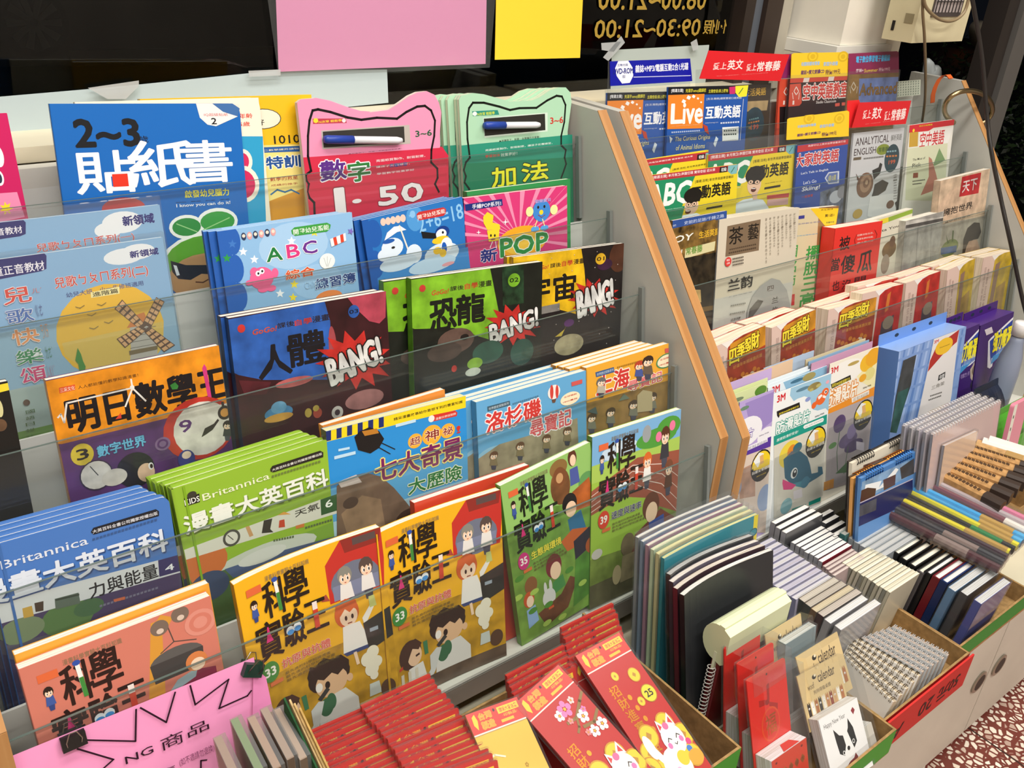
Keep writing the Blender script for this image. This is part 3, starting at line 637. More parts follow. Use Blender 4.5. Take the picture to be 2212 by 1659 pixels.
# ---- row 1
def a_song(back):
    def a(f):
        f.zoom(*Z5)
        f.B(0, .30, '#86aed2'); f.B(.30, .55, '#8fb2cc'); f.B(.55, .74, '#a8b8b4'); f.B(.74, 1, '#6f9446')
        if back:
            f.E(790, 180, 130, 70, '#e4e9ec'); f.E(700, 230, 90, 50, '#e4e9ec'); f.P([(-300, 190), (150, 165), (166, 180), (166, 255), (130, 270), (-300, 330)], '#29286a')
            f.T('兒童正音教材', -200, 290, 138, 200, '#eceaf2', .01); f.T('新領域', 798, 205, 988, 120, '#2b2a72', .04); f.T('兒歌ㄅㄆㄇ系列(一)', 240, 385, 862, 240, '#c8433c', .012, '#e8e4e4', .02); return
        f.E(800, 400, 130, 52, '#e2e8ec'); f.E(890, 370, 110, 50, '#e2e8ec'); f.P([(-300, 440), (285, 376), (300, 395), (300, 480), (270, 495), (-300, 600)], '#29286a')
        f.T('兒童正音教材', -110, 545, 280, 425, '#eceaf2', .01); f.T('新領域', 843, 412, 1018, 343, '#2b2a72', .04)
        f.E(722, 880, 338, 298, '#e6b636'); f.P([(400, 960), (1050, 820), (1055, 900), (1040, 1000), (950, 1120), (760, 1170), (560, 1140), (420, 1040)], '#d9b95a')
        f.T('兒歌ㄅㄆㄇ系列(二)', 360, 622, 948, 448, '#c8433c', .012, '#e8e4e4', .02); f.T('幼兒大班、小一先修班適用', 430, 668, 922, 555, '#4a5a8e', .01)
        f.P([(585, 632), (770, 595), (772, 640), (588, 668)], '#f0e6a4'); f.T('進階篇', 600, 662, 758, 606, '#3a3424', .02)
        f.P([(838, 850), (955, 838), (1015, 985), (1018, 1080), (1030, 1300), (820, 1300), (845, 1010)], '#b9b4aa'); f.P([(818, 862), (870, 780), (930, 760), (965, 840)], '#cf7a38')
        for y in range(880, 1240, 38): f.L([(842, y), (1005, y - 30)], .0006, '#6a645c')
        f.P([(832, 1010), (1018, 975), (1016, 1000), (836, 1038)], '#7a6a4a')
        for q in ([(738, 738), (788, 678), (945, 848), (905, 872)], [(1008, 662), (1062, 692), (972, 862), (920, 832)], [(1058, 1018), (1130, 972), (965, 850), (925, 880)], [(752, 932), (806, 990), (950, 870), (905, 845)]):
            f.P(q, '#5d4433'); c = [sum(p[0] for p in q) / 4, sum(p[1] for p in q) / 4]
            for s0, s1 in ((.06, .46), (.54, .94)):
                e0 = [(q[0][0] + (q[1][0] - q[0][0]) * k, q[0][1] + (q[1][1] - q[0][1]) * k) for k in (s0, s1)]; e1 = [(q[3][0] + (q[2][0] - q[3][0]) * k, q[3][1] + (q[2][1] - q[3][1]) * k) for k in (s0, s1)]
                for g in range(5):
                    a_, b_ = g / 5.4 + .03, (g + .82) / 5.4
                    mx = lambda p, r, k: (p[0] + (r[0] - p[0]) * k, p[1] + (r[1] - p[1]) * k)
                    f.P([mx(e0[0], e1[0], a_), mx(e0[1], e1[1], a_), mx(e0[1], e1[1], b_), mx(e0[0], e1[0], b_)], '#d8a878')
        f.P([(485, 1070), (500, 990), (522, 1030), (535, 1075), (552, 1110), (545, 1150), (512, 1145), (505, 1095)], '#4a8a3c')
        for x, y in ((515, 725), (655, 708), (590, 775), (700, 822), (605, 860)): f.L([(x - 28, y), (x, y + 8), (x + 28, y - 10)], .0007, '#7a6a3a')
        for ch, x0, y0, x1, y1, c in (('兒', 25, 718, 188, 582, '#cf4a40'), ('歌', 50, 842, 208, 722, '#4a6aa8'), ('快', 88, 982, 242, 848, '#e0925a'), ('樂', 110, 1108, 268, 980, '#3f8a5a'), ('頌', 143, 1232, 288, 1095, '#cf4a78')):
            f.T(ch, x0, y0, x1, y1, c, .012, '#e6e6ea', .035)
        f.T('ㄦˊ', 205, 640, 265, 598, '#c87a78'); f.T('ㄍㄜ', 235, 790, 265, 705, '#5a6a98'); f.T('ㄎㄨㄞˋ', 275, 930, 305, 830, '#d09a78'); f.T('ㄌㄜˋ', 300, 1060, 330, 975, '#5a8a70'); f.T('ㄙㄨㄥˋ', 312, 1190, 345, 1095, '#b87a90')
        f.E(170, 1342, 22, 20, '#5a4030'); f.V('國語日報社審訂', 168, 1380, 220, 1660, '#4f6a34')
    return a
book('song_book', 'sky-blue nursery rhyme book in clear wrap with a yellow sun and windmill', 'L', 1, zp(Z5, (-190, 445))[0], zp(Z5, (1050, 276))[0], .004, .006, '#8fb4d2', art=a_song(False), sleeve=True)
book('song_book', 'sky-blue nursery rhyme book in clear wrap standing taller behind the windmill one', 'L', 1, zp(Z5, (-170, 200))[0], zp(Z5, (1030, 66))[0], .016, .006, '#8fb4d2', art=a_song(True), sleeve=.010)
def scallop(f, pts, w0, col):
    f.add([(0, 0), (w0, 0), (w0, f.h), (0, f.h)], [(0, 1, 2, 3)], col)
    for x, y in pts: f.E(x, y, 52, 92, col)
def a_abc(f):
    f.zoom(*Z5); f.E(1900, 330, 220, 150, '#a4c9ea'); f.E(2050, 560, 160, 110, '#9cc4e8'); scallop(f, [(1500, 300), (1522, 480), (1545, 660), (1560, 830)], .014, '#2860b4')
    for x, y, c in ((1570, 370, '#f0f4f8'), (1642, 420, '#f0f4f8'), (1882, 300, '#f0f4f8'), (2030, 245, '#f0dc3a'), (1900, 580, '#f0dc3a'), (1892, 665, '#f0dc3a'), (1808, 640, '#f0f4f8'), (1465, 412, '#2f9a4a'), (1500, 320, '#3f78c4')): star(f, x, y, 30, 13, 5, c, -.3)
    for k in range(6):
        f.E(1573 + k * 38, 272 - k * 6, 17, 26, '#2a3a5a' if k % 2 == 0 else '#e0a0a0', n=10); f.E(1573 + k * 38, 268 - k * 6, 11, 12, '#f0dccc', n=8)
    f.P([(1880, 232), (1900, 212), (2110, 182), (2135, 195), (2130, 222), (2110, 240), (1905, 268), (1885, 255)], '#3b9a40'); f.T('開發幼兒潛能', 1895, 262, 2122, 192, '#eef4ea', .01)
    f.T('A', 1725, 436, 1815, 336, '#1f7a3c', .03, '#f4f6f8', .05); f.T('B', 1857, 412, 1927, 316, '#d83a80', .03, '#f4f6f8', .05); f.T('C', 1960, 388, 2040, 294, '#6a2f8e', .03, '#f4f6f8', .05)
    f.E(1690, 540, 76, 72, '#ee6496'); f.E(1640, 500, 26, 30, '#ee6496'); f.E(1775, 505, 22, 30, '#ee6496'); f.E(1610, 570, 26, 18, '#ee6496'); f.E(1700, 610, 36, 22, '#ee6496'); f.E(1752, 605, 30, 20, '#ee6496')
    for x in (1665, 1690): f.E(x, 495 + (x < 1680) * 15, 16, 18, '#fff'); f.E(x + 2, 495 + (x < 1680) * 15, 7, 8, '#222')
    f.E(2112, 430, 50, 50, '#eef0ee'); f.L([(2112, 400), (2112, 460)], .0006, '#a8b0b0'); f.L([(2090, 410), (2108, 465)], .0006, '#a8b0b0'); f.L([(2135, 410), (2116, 465)], .0006, '#a8b0b0')
    f.T('綜合', 1848, 552, 2024, 462, '#d8502a', .03, '#f5e0c8', .04); f.zoom(*Z2); f.T('練習簿', 245, 1420, 496, 1308, '#28407c', .03, '#c8d8ea', .05)
    f.P([(335, 1095), (435, 1055), (440, 1105), (345, 1145)], '#e9eaee'); f.P([(355, 1087), (375, 1079), (385, 1129), (365, 1137)], '#d8452c'); f.P([(400, 1069), (420, 1061), (426, 1111), (406, 1119)], '#d8452c'); star(f, 470, 1045, 24, 10, 5, '#7a6ac0')
    f.T('Children', 175, 1420, 300, 1350, '#a8cbe6'); f.E(330, 1470, 85, 45, '#e88a4a')
ab = book('workbook', 'pale blue ABC exercise book with a pink blob creature', 'L', 1, zp(Z5, (1400, 240))[0], zp(Z2, (478, 922))[0], .004, .0045, '#8dbae2', '#1f4f9c', art=a_abc)
stack(ab, 'pale blue exercise book %s the front ABC one', [(-.008, 0), (-.012, 0), (-.010, .001)], 'pale blue exercise books')
def a_peng(f):
    f.zoom(*Z2); f.B(.30, 1, '#3f88cc'); scallop(f, [(620, 1060), (630, 1260)], .010, '#1f5aac'); f.B(.62, 1, '#3a80c6')
    f.E(884, 960, 54, 86, '#4e97d6'); f.E(870, 935, 18, 24, '#86bce8'); f.T('2+6=18', 912, 1045, 1190, 872, '#8cc2ea', .01, rot=-4); f.T('×', 845, 955, 865, 935, '#8cc2ea')
    f.P([(895, 935), (910, 920), (1070, 890), (1086, 902), (1084, 930), (1070, 945), (915, 975), (900, 965)], '#c43232'); f.T('開發幼兒潛能', 905, 970, 1078, 898, '#f4e6e0', .01)
    for k in range(5): f.E(680 + k * 32, 985 - k * 6, 18, 26, '#e8c8b8', n=10)
    f.P([(688, 1105), (705, 1055), (750, 1015), (790, 1010), (830, 1035), (770, 1050), (720, 1085)], '#eef2f6'); f.L([(785, 1010), (840, 1160)], .0022, '#e6e0d4')
    f.E(740, 1150, 70, 62, '#dce8f4'); f.E(690, 1200, 45, 40, '#dce8f4'); f.E(880, 1190, 50, 62, '#dce8f4'); f.E(780, 1250, 120, 50, '#cfe0f0'); f.E(1060, 1190, 110, 70, '#d4e4f2'); f.E(1000, 1260, 150, 50, '#bcd6ec'); f.E(745, 1150, 12, 8, '#222'); f.E(715, 1110, 40, 14, '#1f5aac')
    f.E(1062, 1050, 46, 40, '#133b88'); f.E(1055, 1062, 34, 32, '#f2f2f2'); f.E(1050, 1100, 54, 24, '#f0c428'); f.E(1090, 1130, 36, 46, '#f2f2f2'); f.E(1075, 1150, 16, 36, '#1c5ab8'); f.E(1030, 1170, 26, 24, '#f0c428'); f.E(1066, 1185, 22, 26, '#f0c428')
    f.P([(925, 1046), (1020, 1058), (1022, 1092), (935, 1090)], '#15171c'); f.E(1065, 1052, 7, 9, '#15171c'); f.E(1100, 1255, 40, 12, '#e2a0a8')
pg = book('workbook', 'deep blue counting exercise book with a bird holding a telescope', 'L', 1, zp(Z2, (540, 975))[0], zp(Z2, (1190, 822))[0], .004, .005, '#2673be', '#173f86', art=a_peng)
stack(pg, 'deep blue exercise book %s the telescope bird one', [(-.008, 0), (-.014, 0), (-.014, .001)], 'deep blue exercise books')
def a_pop(f):
    f.zoom(*Z2); cx, cy = 1560, 1090
    for k in range(22):
        a = -math.pi * (k + .2) / 21; b = a - .045; f.P([(cx, cy), (cx + 700 * math.cos(a), cy + 520 * math.sin(a)), (cx + 700 * math.cos(b), cy + 520 * math.sin(b))], '#e88cae')
    f.P([(1207, 872), (1448, 836), (1452, 878), (1212, 914)], '#1c2c74'); f.T('手繪POP系列1', 1255, 902, 1440, 848, '#eceef4', .015)
    f.E(1580, 1110, 155, 100, '#f0a626'); f.E(1580, 1120, 120, 70, '#f4c440')
    f.T('POP', 1440, 1212, 1742, 1048, '#2a8a40', .05, '#f0f4ee', .04); f.T('新', 1312, 1248, 1412, 1150, '#222a7c', .04, '#f0d0e0', .04)
    f.P([(1325, 952), (1352, 920), (1392, 942), (1386, 988), (1430, 1000), (1436, 1032), (1352, 1036), (1328, 992)], '#f4d230'); f.P([(1350, 1040), (1430, 1028), (1426, 1104), (1362, 1112)], '#f4d230')
    for x in (1375, 1400): f.E(x, 1072, 6, 9, '#222')
    f.E(1388, 1095, 16, 7, '#8a3a2a'); f.L([(1385, 1112), (1370, 1150)], .0012, '#fff'); f.L([(1405, 1112), (1410, 1150)], .0012, '#fff')
    f.E(1702, 912, 56, 70, '#3f86d0'); f.E(1700, 922, 13, 16, '#f4d230'); f.E(1680, 890, 7, 10, '#222'); f.E(1720, 885, 7, 10, '#222'); f.L([(1680, 940), (1702, 955), (1725, 938)], .001, '#8a2a2a')
    for x, y in ((1625, 918), (1782, 905)): f.E(x, y, 24, 32, '#f6e6a0')
    for x, y in ((1660, 1030), (1720, 1022)): f.E(x, y, 26, 18, '#5aa0dc'); f.L([(x, y - 15), (x + (1690 - x) * .4, y - 55)], .0016, '#f6e6a0')
    f.T('歡樂寶貝', 1660, 865, 1762, 828, '#b8a0d8', .02); star(f, 1468, 985, 24, 5, 4, '#fff'); star(f, 1295, 1052, 16, 4, 4, '#fff')
book('craft_book', 'hot pink poster-lettering book with the big green word POP', 'L', 1, zp(Z2, (1200, 832))[0], zp(Z2, (1868, 750))[0], .004, .010, '#d23876', '#20306e', art=a_pop)
book('craft_book', 'green book just behind the hot pink POP one', 'L', 1, zp(Z2, (1220, 790))[0], zp(Z2, (1888, 706))[0], .018, .010, '#2f8a4a')
# ---- row 2
def bang(f, cx, cy, r, bl, tr, rot):
    star(f, cx, cy, r, r * .62, 13, '#d2312b', .1, 1.35); f.T('BANG!', *bl, *tr, '#f0efec', .05, '#1a1414', .05, rot=rot, shear=.1)
def gogo(f, g, c, o):
    f.T('課後', *g[0], '#2a201c' if c else '#e0d8d0', .01); f.T('自學', *g[1], '#d8402e', .02); f.T('漫畫', *g[2], '#2a201c', .01); f.T('GoGo!', *o, '#d8502e', .03, shear=.2)
def a_body(f):
    f.zoom(*Z5); f.P([(1400, 820), (2094, 664), (2132, 820), (2150, 1196), (1700, 1198), (1540, 1166), (1450, 1166)], '#2f63ba'); f.T('人', 1678, 1196, 1868, 952, '#17151c', .03); f.T('體', 1870, 1120, 2088, 866, '#17151c', .03)
    gogo(f, ((1792, 868, 1900, 812), (1905, 850, 2012, 792), (2018, 830, 2124, 768)), True, (1632, 908, 1786, 846)); f.E(1558, 866, 25, 27, '#d83a34')
    f.E(1900, 1210, 120, 30, '#c86a6a'); f.E(2150, 1000, 26, 150, '#a84a50'); f.P([(1540, 1200), (1750, 1210), (1720, 1290), (1580, 1300)], '#5a2028'); f.E(1800, 1410, 90, 46, '#4a8ec2'); f.E(1800, 1440, 92, 26, '#d8a24a'); f.E(1800, 1375, 50, 40, '#6aa6d0'); f.E(1990, 1410, 22, 30, '#b8a04a'); f.E(2050, 1410, 28, 34, '#a84a3a'); f.E(2040, 1380, 20, 20, '#b8a04a')
    f.zoom(*Z2); f.P([(450, 1466), (700, 1420), (695, 1600), (655, 1640), (590, 1625), (500, 1540)], '#c04a5e'); f.E(490, 1562, 36, 42, '#2f63ba'); f.T('03', 462, 1580, 518, 1545, '#161a28', .03)
    f.zoom(*S1); bang(f, 165, 680, 160, (20, 790), (300, 590), -13); f.E(215, 890, 100, 50, '#b07a78'); f.E(70, 960, 30, 34, '#d8d4ce'); f.E(70, 960, 14, 16, '#4a3a44')
bd = book('comic_book', 'dark comic with a blue title block and a pink cell, number 03', 'L', 2, zp(Z5, (1472, 800))[0], zp(Z2, (698, 1432))[0], .004, .011, '#3c171c', '#1f3560', art=a_body, m='illustration')
stack(bd, 'dark blue-titled comic %s the front number 03', [(-.004, 0)], 'blue-titled comics')
def a_dino(f):
    f.zoom(*S1); f.P([(440, 260), (882, 192), (922, 400), (945, 505), (880, 575), (770, 540), (690, 512), (480, 518), (440, 518)], '#86c22c'); f.P([(945, 175), (1060, 165), (1060, 380), (950, 395)], '#294a2e', 'photo_print')
    f.T('恐', 566, 536, 700, 352, '#171a12', .035); f.T('龍', 705, 498, 852, 322, '#171a12', .035); gogo(f, ((670, 318, 742, 282), (747, 308, 816, 268), (820, 298, 890, 256)), True, (572, 340, 662, 302)); f.E(522, 302, 17, 19, '#d8443a')
    f.E(1008, 258, 32, 36, '#7cba2c'); f.T('02', 985, 272, 1032, 243, '#1a2412', .03); bang(f, 1000, 495, 112, (876, 572), (1136, 428), -10)
    f.E(700, 580, 95, 66, '#6a5248'); f.E(640, 640, 90, 50, '#54443c'); f.E(745, 560, 22, 16, '#241a18'); f.E(870, 640, 80, 60, '#2f5a4a'); f.E(800, 700, 40, 30, '#8ab83a'); f.E(1050, 640, 60, 70, '#2a5448'); f.E(690, 728, 14, 18, '#c8342a'); f.E(790, 745, 40, 22, '#c8d0c4')
dn = book('comic_book', 'dark comic with a lime green title block about dinosaurs, number 02, at the front', 'L', 2, zp(S1, (462, 252))[0], zp(S1, (1160, 160))[0], .004, .012, '#1c2019', '#5a8f24', art=a_dino, m='illustration')
dn.r['group'] = 'lime-titled comics'
dup(dn.r, 'second lime-titled dinosaur comic peeking out on the left behind the front number 02', Matrix.Translation(Vector((-.032, 0, 0)) - NO * .014) @ dn.M, 'lime-titled comics')
def a_space(f):
    f.zoom(*S1); f.P([(980, 140), (1366, 88), (1382, 200), (1392, 330), (1345, 440), (1250, 415), (1160, 400), (980, 400)], '#f2c21c'); f.T('宇', 1062, 395, 1198, 240, '#1c1610', .035); f.T('宙', 1218, 372, 1336, 218, '#1c1610', .035)
    gogo(f, ((1200, 195, 1258, 162), (1262, 186, 1320, 150), (1324, 176, 1382, 140)), True, (1110, 208, 1192, 176)); f.E(1565, 135, 50, 80, '#55301f'); f.E(1490, 175, 40, 30, '#3a1c38'); f.E(1468, 145, 27, 30, '#e6b62a'); f.T('01', 1448, 158, 1488, 132, '#241c10', .03)
    bang(f, 1432, 350, 105, (1340, 440), (1536, 270), -10); f.P([(1150, 400), (1250, 380), (1250, 420), (1150, 440)], '#8a8680'); f.E(1300, 600, 75, 55, '#b8ae8a'); f.P([(1225, 560), (1275, 520), (1285, 500), (1260, 555)], '#d8c044'); f.E(1300, 485, 26, 20, '#5a2a6a')
    for k in range(26): f.E(1170 + (k * 97) % 400, 90 + (k * 151) % 520, 2.5, 2.5, '#d8d0c8', n=6)
sp = book('comic_book', 'dark starry comic with a yellow title block about space, number 01', 'L', 2, zp(S1, (1005, 138))[0], zp(S1, (1592, 62))[0], .019, .008, '#211a1b', '#c89a18', art=a_space, m='illustration')
stack(sp, 'dark yellow-titled comic %s the front number 01', [(-.004, 0)], 'yellow-titled comics')
def a_king(f):
    f.zoom(*Z5); f.P([(250, 1215), (1412, 972), (1478, 1345), (400, 1612), (300, 1630)], '#f2981e'); f.T('明日數學王', 458, 1545, 1440, 1105, '#181318', .035)
    f.P([(380, 1248), (484, 1226), (486, 1262), (384, 1286)], '#e05a2c'); f.T('三采文化', 390, 1280, 480, 1234, '#f6e8d8'); f.T('人人都能懂的數學知識漫畫！', 505, 1258, 890, 1155, '#4a2c14')
    f.L([(375, 1440), (392, 1420), (415, 1472), (430, 1348), (850, 1250)], .0018, '#f4f0e8'); f.L([(846, 1195), (855, 1250), (810, 1368)], .0018, '#f4f0e8'); f.L([(855, 1250), (940, 1332)], .0018, '#f4f0e8'); f.E(853, 1246, 15, 15, '#f4f0e8')
    f.P([(1305, 1122), (1318, 1095), (1332, 1116), (1366, 1310), (1345, 1324)], '#d83a84'); f.P([(1098, 1232), (1130, 1212), (1152, 1236), (1145, 1256), (1112, 1260)], '#3a8a3c'); f.P([(745, 1452), (780, 1408), (785, 1445)], '#d8402c')
    f.E(1290, 1510, 225, 200, '#c8372c'); f.E(1310, 1510, 182, 172, '#e4dfd6'); f.P([(1290, 1385), (1475, 1345), (1490, 1500), (1350, 1500)], '#e4dfd6'); f.T('9', 1165, 1542, 1232, 1448, '#5a2f72', .03)
    f.P([(1300, 1568), (1322, 1510), (1380, 1480), (1405, 1448), (1415, 1458), (1372, 1520), (1330, 1550)], '#2e2824'); f.E(1450, 1408, 44, 46, '#332b26'); f.E(1450, 1408, 27, 28, '#d89a48'); f.L([(1436, 1345), (1442, 1375)], .003, '#332b26'); kid(f, 1468, 1490, 27, '#241a18', coat='#3a3a40')
    f.E(1050, 1610, 50, 44, '#8a6a98'); f.E(1050, 1610, 36, 31, '#5e3072'); f.E(1050, 1610, 22, 19, '#8a6a98')
    f.zoom(*Z6); f.E(388, 178, 54, 52, '#f0d23c'); f.T('3', 366, 208, 412, 146, '#1c1416', .03); f.T('數字世界', 464, 192, 682, 84, '#6ec4ea', .03, '#2a2a5e', .03)
    f.E(455, 275, 78, 72, '#3a2a44'); f.E(455, 275, 72, 66, '#e4dfd8'); f.L([(425, 235), (462, 275)], .001, '#444'); f.E(640, 250, 88, 82, '#1c1824'); f.E(690, 262, 40, 44, '#ecc8a8'); f.E(712, 232, 12, 17, '#fff'); f.E(714, 232, 7, 11, '#3a2418'); f.E(540, 285, 60, 40, '#ddd6cc'); f.E(880, 200, 40, 45, '#3a3f8a'); f.E(880, 180, 22, 18, '#f0d8c0')
book('comic_book', 'orange and purple mathematics comic with a big black title, volume 3', 'L', 2, zp(Z5, (292, 1202))[0], zp(Z5, (1412, 974))[0], .004, .010, '#5d3072', '#d88a20', art=a_king, m='illustration')
def a_blk(f):
    f.zoom(*Z5); f.P([(-500, 1330), (60, 1215), (65, 1262), (-500, 1390)], '#e6d034'); f.E(-5, 1380, 24, 60, '#cfc890'); f.E(5, 1490, 40, 40, '#7a5a40', 'illustration')
book('comic_book', 'black comic with a yellow top band at the left end of the third row', 'L', 2, zp(Z5, (-250, 1260))[0], zp(Z5, (48, 1205))[0], .004, .010, '#191715', art=a_blk)
# ---- row 3
def a_brit(green):
    def a(f):
        f.zoom(*Z6); c = '#8a9a72' if green else '#5a6a86'
        if green:
            f.B(.45, 1, '#7da63a'); f.E(1250, 660, 240, 60, '#c8d0c4'); f.P([(850, 790), (1600, 560), (1620, 1200), (850, 1200)], '#47663a'); f.P([(1060, 720), (1300, 640), (1600, 560), (1600, 640), (1100, 760)], '#4a5e86'); f.E(1240, 655, 110, 32, '#d4d8d2'); f.E(960, 690, 112, 90, '#cc7038'); f.E(990, 800, 90, 70, '#3a4a6a')
            f.P([(838, 640), (1510, 392), (1600, 364), (1605, 452), (840, 690)], '#d9d9cc'); f.T('天氣', 1394, 476, 1504, 404, '#262420', .02); f.P([(1512, 392), (1598, 362), (1600, 440), (1516, 466)], '#2f5a30'); f.T('6', 1538, 432, 1566, 388, '#f2f4ee', .03)
            f.E(1093, 572, 40, 40, '#4a4a44'); f.E(1093, 572, 29, 29, '#d9d9cc'); f.L([(1075, 560), (1100, 580)], .001, '#4a4a44'); f.P([(1158, 520), (1176, 515), (1196, 560), (1178, 568)], '#c89a6a'); f.P([(1245, 490), (1285, 480), (1275, 530), (1290, 545), (1235, 550)], '#33302c'); f.P([(1318, 490), (1342, 484), (1345, 520), (1315, 524)], '#c4442c'); f.P([(1310, 465), (1340, 448), (1372, 460)], '#dca04a')
            f.P([(1395, 515), (1436, 503), (1436, 520), (1396, 530)], '#cf7a3a'); small(f, 1290, 580, 1390, 560, '#5a6a44', 8); small(f, 1440, 520, 1570, 480, '#5a6a44', 10)
            f.P([(868, 385), (940, 362), (943, 402), (872, 424)], '#1f1d1a'); f.T('KIDS', 874, 420, 938, 372, '#eef0e6', .02); f.E(905, 368, 22, 16, '#3a382e')
            f.T('Britannica', 958, 398, 1268, 262, '#e6ecc8', .005); f.P([(1275, 246), (1285, 232), (1510, 160), (1525, 168), (1525, 190), (1290, 262), (1276, 258)], '#26221e'); f.T('大英百科全書公司獨家授權出版', 1284, 258, 1518, 168, '#e8e8e0', .008); small(f, 1282, 278, 1515, 204, '#6a7a3a', 16)
            f.T('漫畫大英百科', 884, 566, 1542, 246, '#5f7a2a', .03); f.T('漫畫大英百科', 878, 560, 1538, 242, '#e6eade', .03)
        else:
            f.B(.40, 1, '#3d3a60'); f.P([(-400, 1010), (860, 720), (880, 1300), (-400, 1300)], '#5d5a6c'); f.P([(-200, 1010), (850, 720), (850, 860), (-200, 1160)], '#4b3f63'); f.E(320, 950, 120, 80, '#5a7a4a'); f.E(100, 1010, 110, 60, '#7a8a6a'); f.E(420, 900, 70, 40, '#4a6a4a')
            f.P([(-400, 1000), (745, 678), (850, 650), (852, 735), (-400, 1110)], '#d3d6da'); f.T('力與能量', 428, 862, 738, 690, '#24242a', .015); f.P([(746, 678), (848, 650), (852, 728), (752, 756)], '#3c3566'); f.T('4', 782, 732, 818, 692, '#eceef2', .03)
            f.P([(105, 905), (150, 892), (160, 940), (112, 952)], '#c8a04a'); f.P([(162, 880), (205, 870), (205, 915), (168, 922)], '#4a3a32'); f.P([(258, 860), (370, 830), (380, 880), (262, 910)], '#5d6a60'); f.L([(265, 865), (370, 840)], .002, '#3a443c'); small(f, 470, 890, 750, 800, '#77748c', 16); f.P([(535, 862), (590, 848), (590, 862), (538, 874)], '#c86a4a')
            f.T('Britannica', 8, 722, 410, 562, '#dbe2ee', .005); f.P([(428, 545), (440, 524), (735, 436), (750, 446), (750, 468), (442, 556)], '#1e2027'); f.T('大英百科全書公司獨家授權出版', 438, 552, 742, 446, '#e2e4ea', .008); small(f, 436, 575, 745, 478, '#39598e', 18)
            f.T('漫畫大英百科', -106, 920, 784, 530, '#2a4a80', .03); f.T('漫畫大英百科', -112, 914, 778, 526, '#dbe2ee', .03)
        f.add([(.011, 0), (.0135, 0), (.0135, f.h), (.011, f.h)], [(0, 1, 2, 3)], '#7faa22' if green else '#3f6cae')
    return a
bg = book('encyclopedia_volume', 'lime green hardcover encyclopedia volume 6 with white title and weather strip', 'L', 3, zp(Z6, (810, 345))[0], zp(Z6, (1560, 103))[0], .004, .012, '#90b834', '#7fa02c', art=a_brit(True), hard=True, rad=.008)
stack(bg, 'lime green hardcover encyclopedia %s the front volume 6', [(-.004, .0), (-.008, .0), (-.010, .0)], 'lime green encyclopedia volumes')
bb = book('encyclopedia_volume', 'blue hardcover encyclopedia volume 4 with white title and energy strip', 'L', 3, zp(Z6, (-75, 622))[0], zp(Z6, (795, 376))[0], .004, .012, '#4878c0', '#2f5a9c', art=a_brit(False), hard=True, rad=.008)
stack(bb, 'blue hardcover encyclopedia %s the front volume 4', [(-.004, .0), (-.008, .0), (-.010, .0)], 'blue encyclopedia volumes')
def a_seven(f):
    f.zoom(*S1); f.B(.0, .30, '#2a8ed6'); f.B(.30, .48, '#58a8dc'); f.B(.48, .66, '#a6cbdc'); f.P([(0, 1065), (752, 872), (752, 935), (0, 1120)], '#f2d41e')
    for k in range(6): x = 10 + k * 56; y = 1062 - k * 14.3; f.P([(x, y), (x + 27, y - 7), (x + 27, y + 46), (x, y + 53)], '#1d2d6c')
    f.T('精采漫畫故事給你意想不到的豐富知識', 370, 1006, 735, 895, '#2a2414', .01); f.P([(556, 990), (570, 976), (695, 950), (708, 962), (704, 980), (572, 1010)], '#d0352c'); f.E(570, 994, 16, 18, '#f0e8e0'); f.T('漫畫科學探險隊', 592, 1002, 700, 960, '#f4e8e0')
    for x, y, r, ch in ((483, 1112, 37, '超'), (572, 1080, 50, '神'), (656, 1058, 37, '祕')): f.E(x, y, r, r * 1.05, '#f2ae36'); f.T(ch, x - r * .7, y + r * .75, x + r * .7, y - r * .75, '#8a2a1c', .02, '#f8f0dc', .03)
    f.T('!', 704, 1072, 722, 1030, '#c8342a', .04); f.L([(60, 1200), (160, 1175)], .004, '#bcdcf0'); f.L([(80, 1160), (130, 1150)], .003, '#bcdcf0'); f.L([(385, 1030), (480, 1005)], .004, '#bcdcf0')
    f.P([(160, 1090), (190, 1060), (240, 1038), (290, 1058), (318, 1100), (292, 1148), (245, 1178), (180, 1160)], '#1a1818'); f.P([(200, 1060), (280, 1045), (290, 1070), (215, 1085)], '#b87a2a'); f.L([(300, 1120), (375, 1155)], .0012, '#1a1818'); f.L([(280, 1140), (350, 1180)], .0012, '#1a1818')
    f.P([(66, 1350), (140, 1300), (220, 1280), (300, 1300), (370, 1360), (430, 1430), (470, 1480), (500, 1800), (60, 1800)], '#856a56', 'illustration'); f.P([(90, 1500), (200, 1400), (300, 1420), (330, 1600), (120, 1600)], '#a8886a', 'illustration'); f.E(140, 1440, 40, 30, '#4a382e'); f.P([(70, 1330), (170, 1290), (200, 1330), (90, 1360)], '#cfc4c0'); f.E(450, 1530, 70, 60, '#4a3226', 'illustration')
    f.T('七大奇景', 275, 1335, 728, 1086, '#7a1f5e', .03, '#f0e07c', .05); f.T('大歷險', 448, 1400, 728, 1232, '#2a7a3c', .02, '#eef4d8', .05)
sv = book('adventure_book', 'sky-blue wonders comic with a yellow striped top and purple title', 'L', 3, zp(S1, (10, 1062))[0], zp(S1, (752, 872))[0], .004, .013, '#6fb2d8', '#3a1a3c', art=a_seven, pages='#f3e8b8')
book('adventure_book', 'white-topped book with an orange cover just behind the striped wonders comic', 'L', 3, zp(S1, (-10, 1032))[0], zp(S1, (640, 838))[0], .022, .010, '#e08a3a')
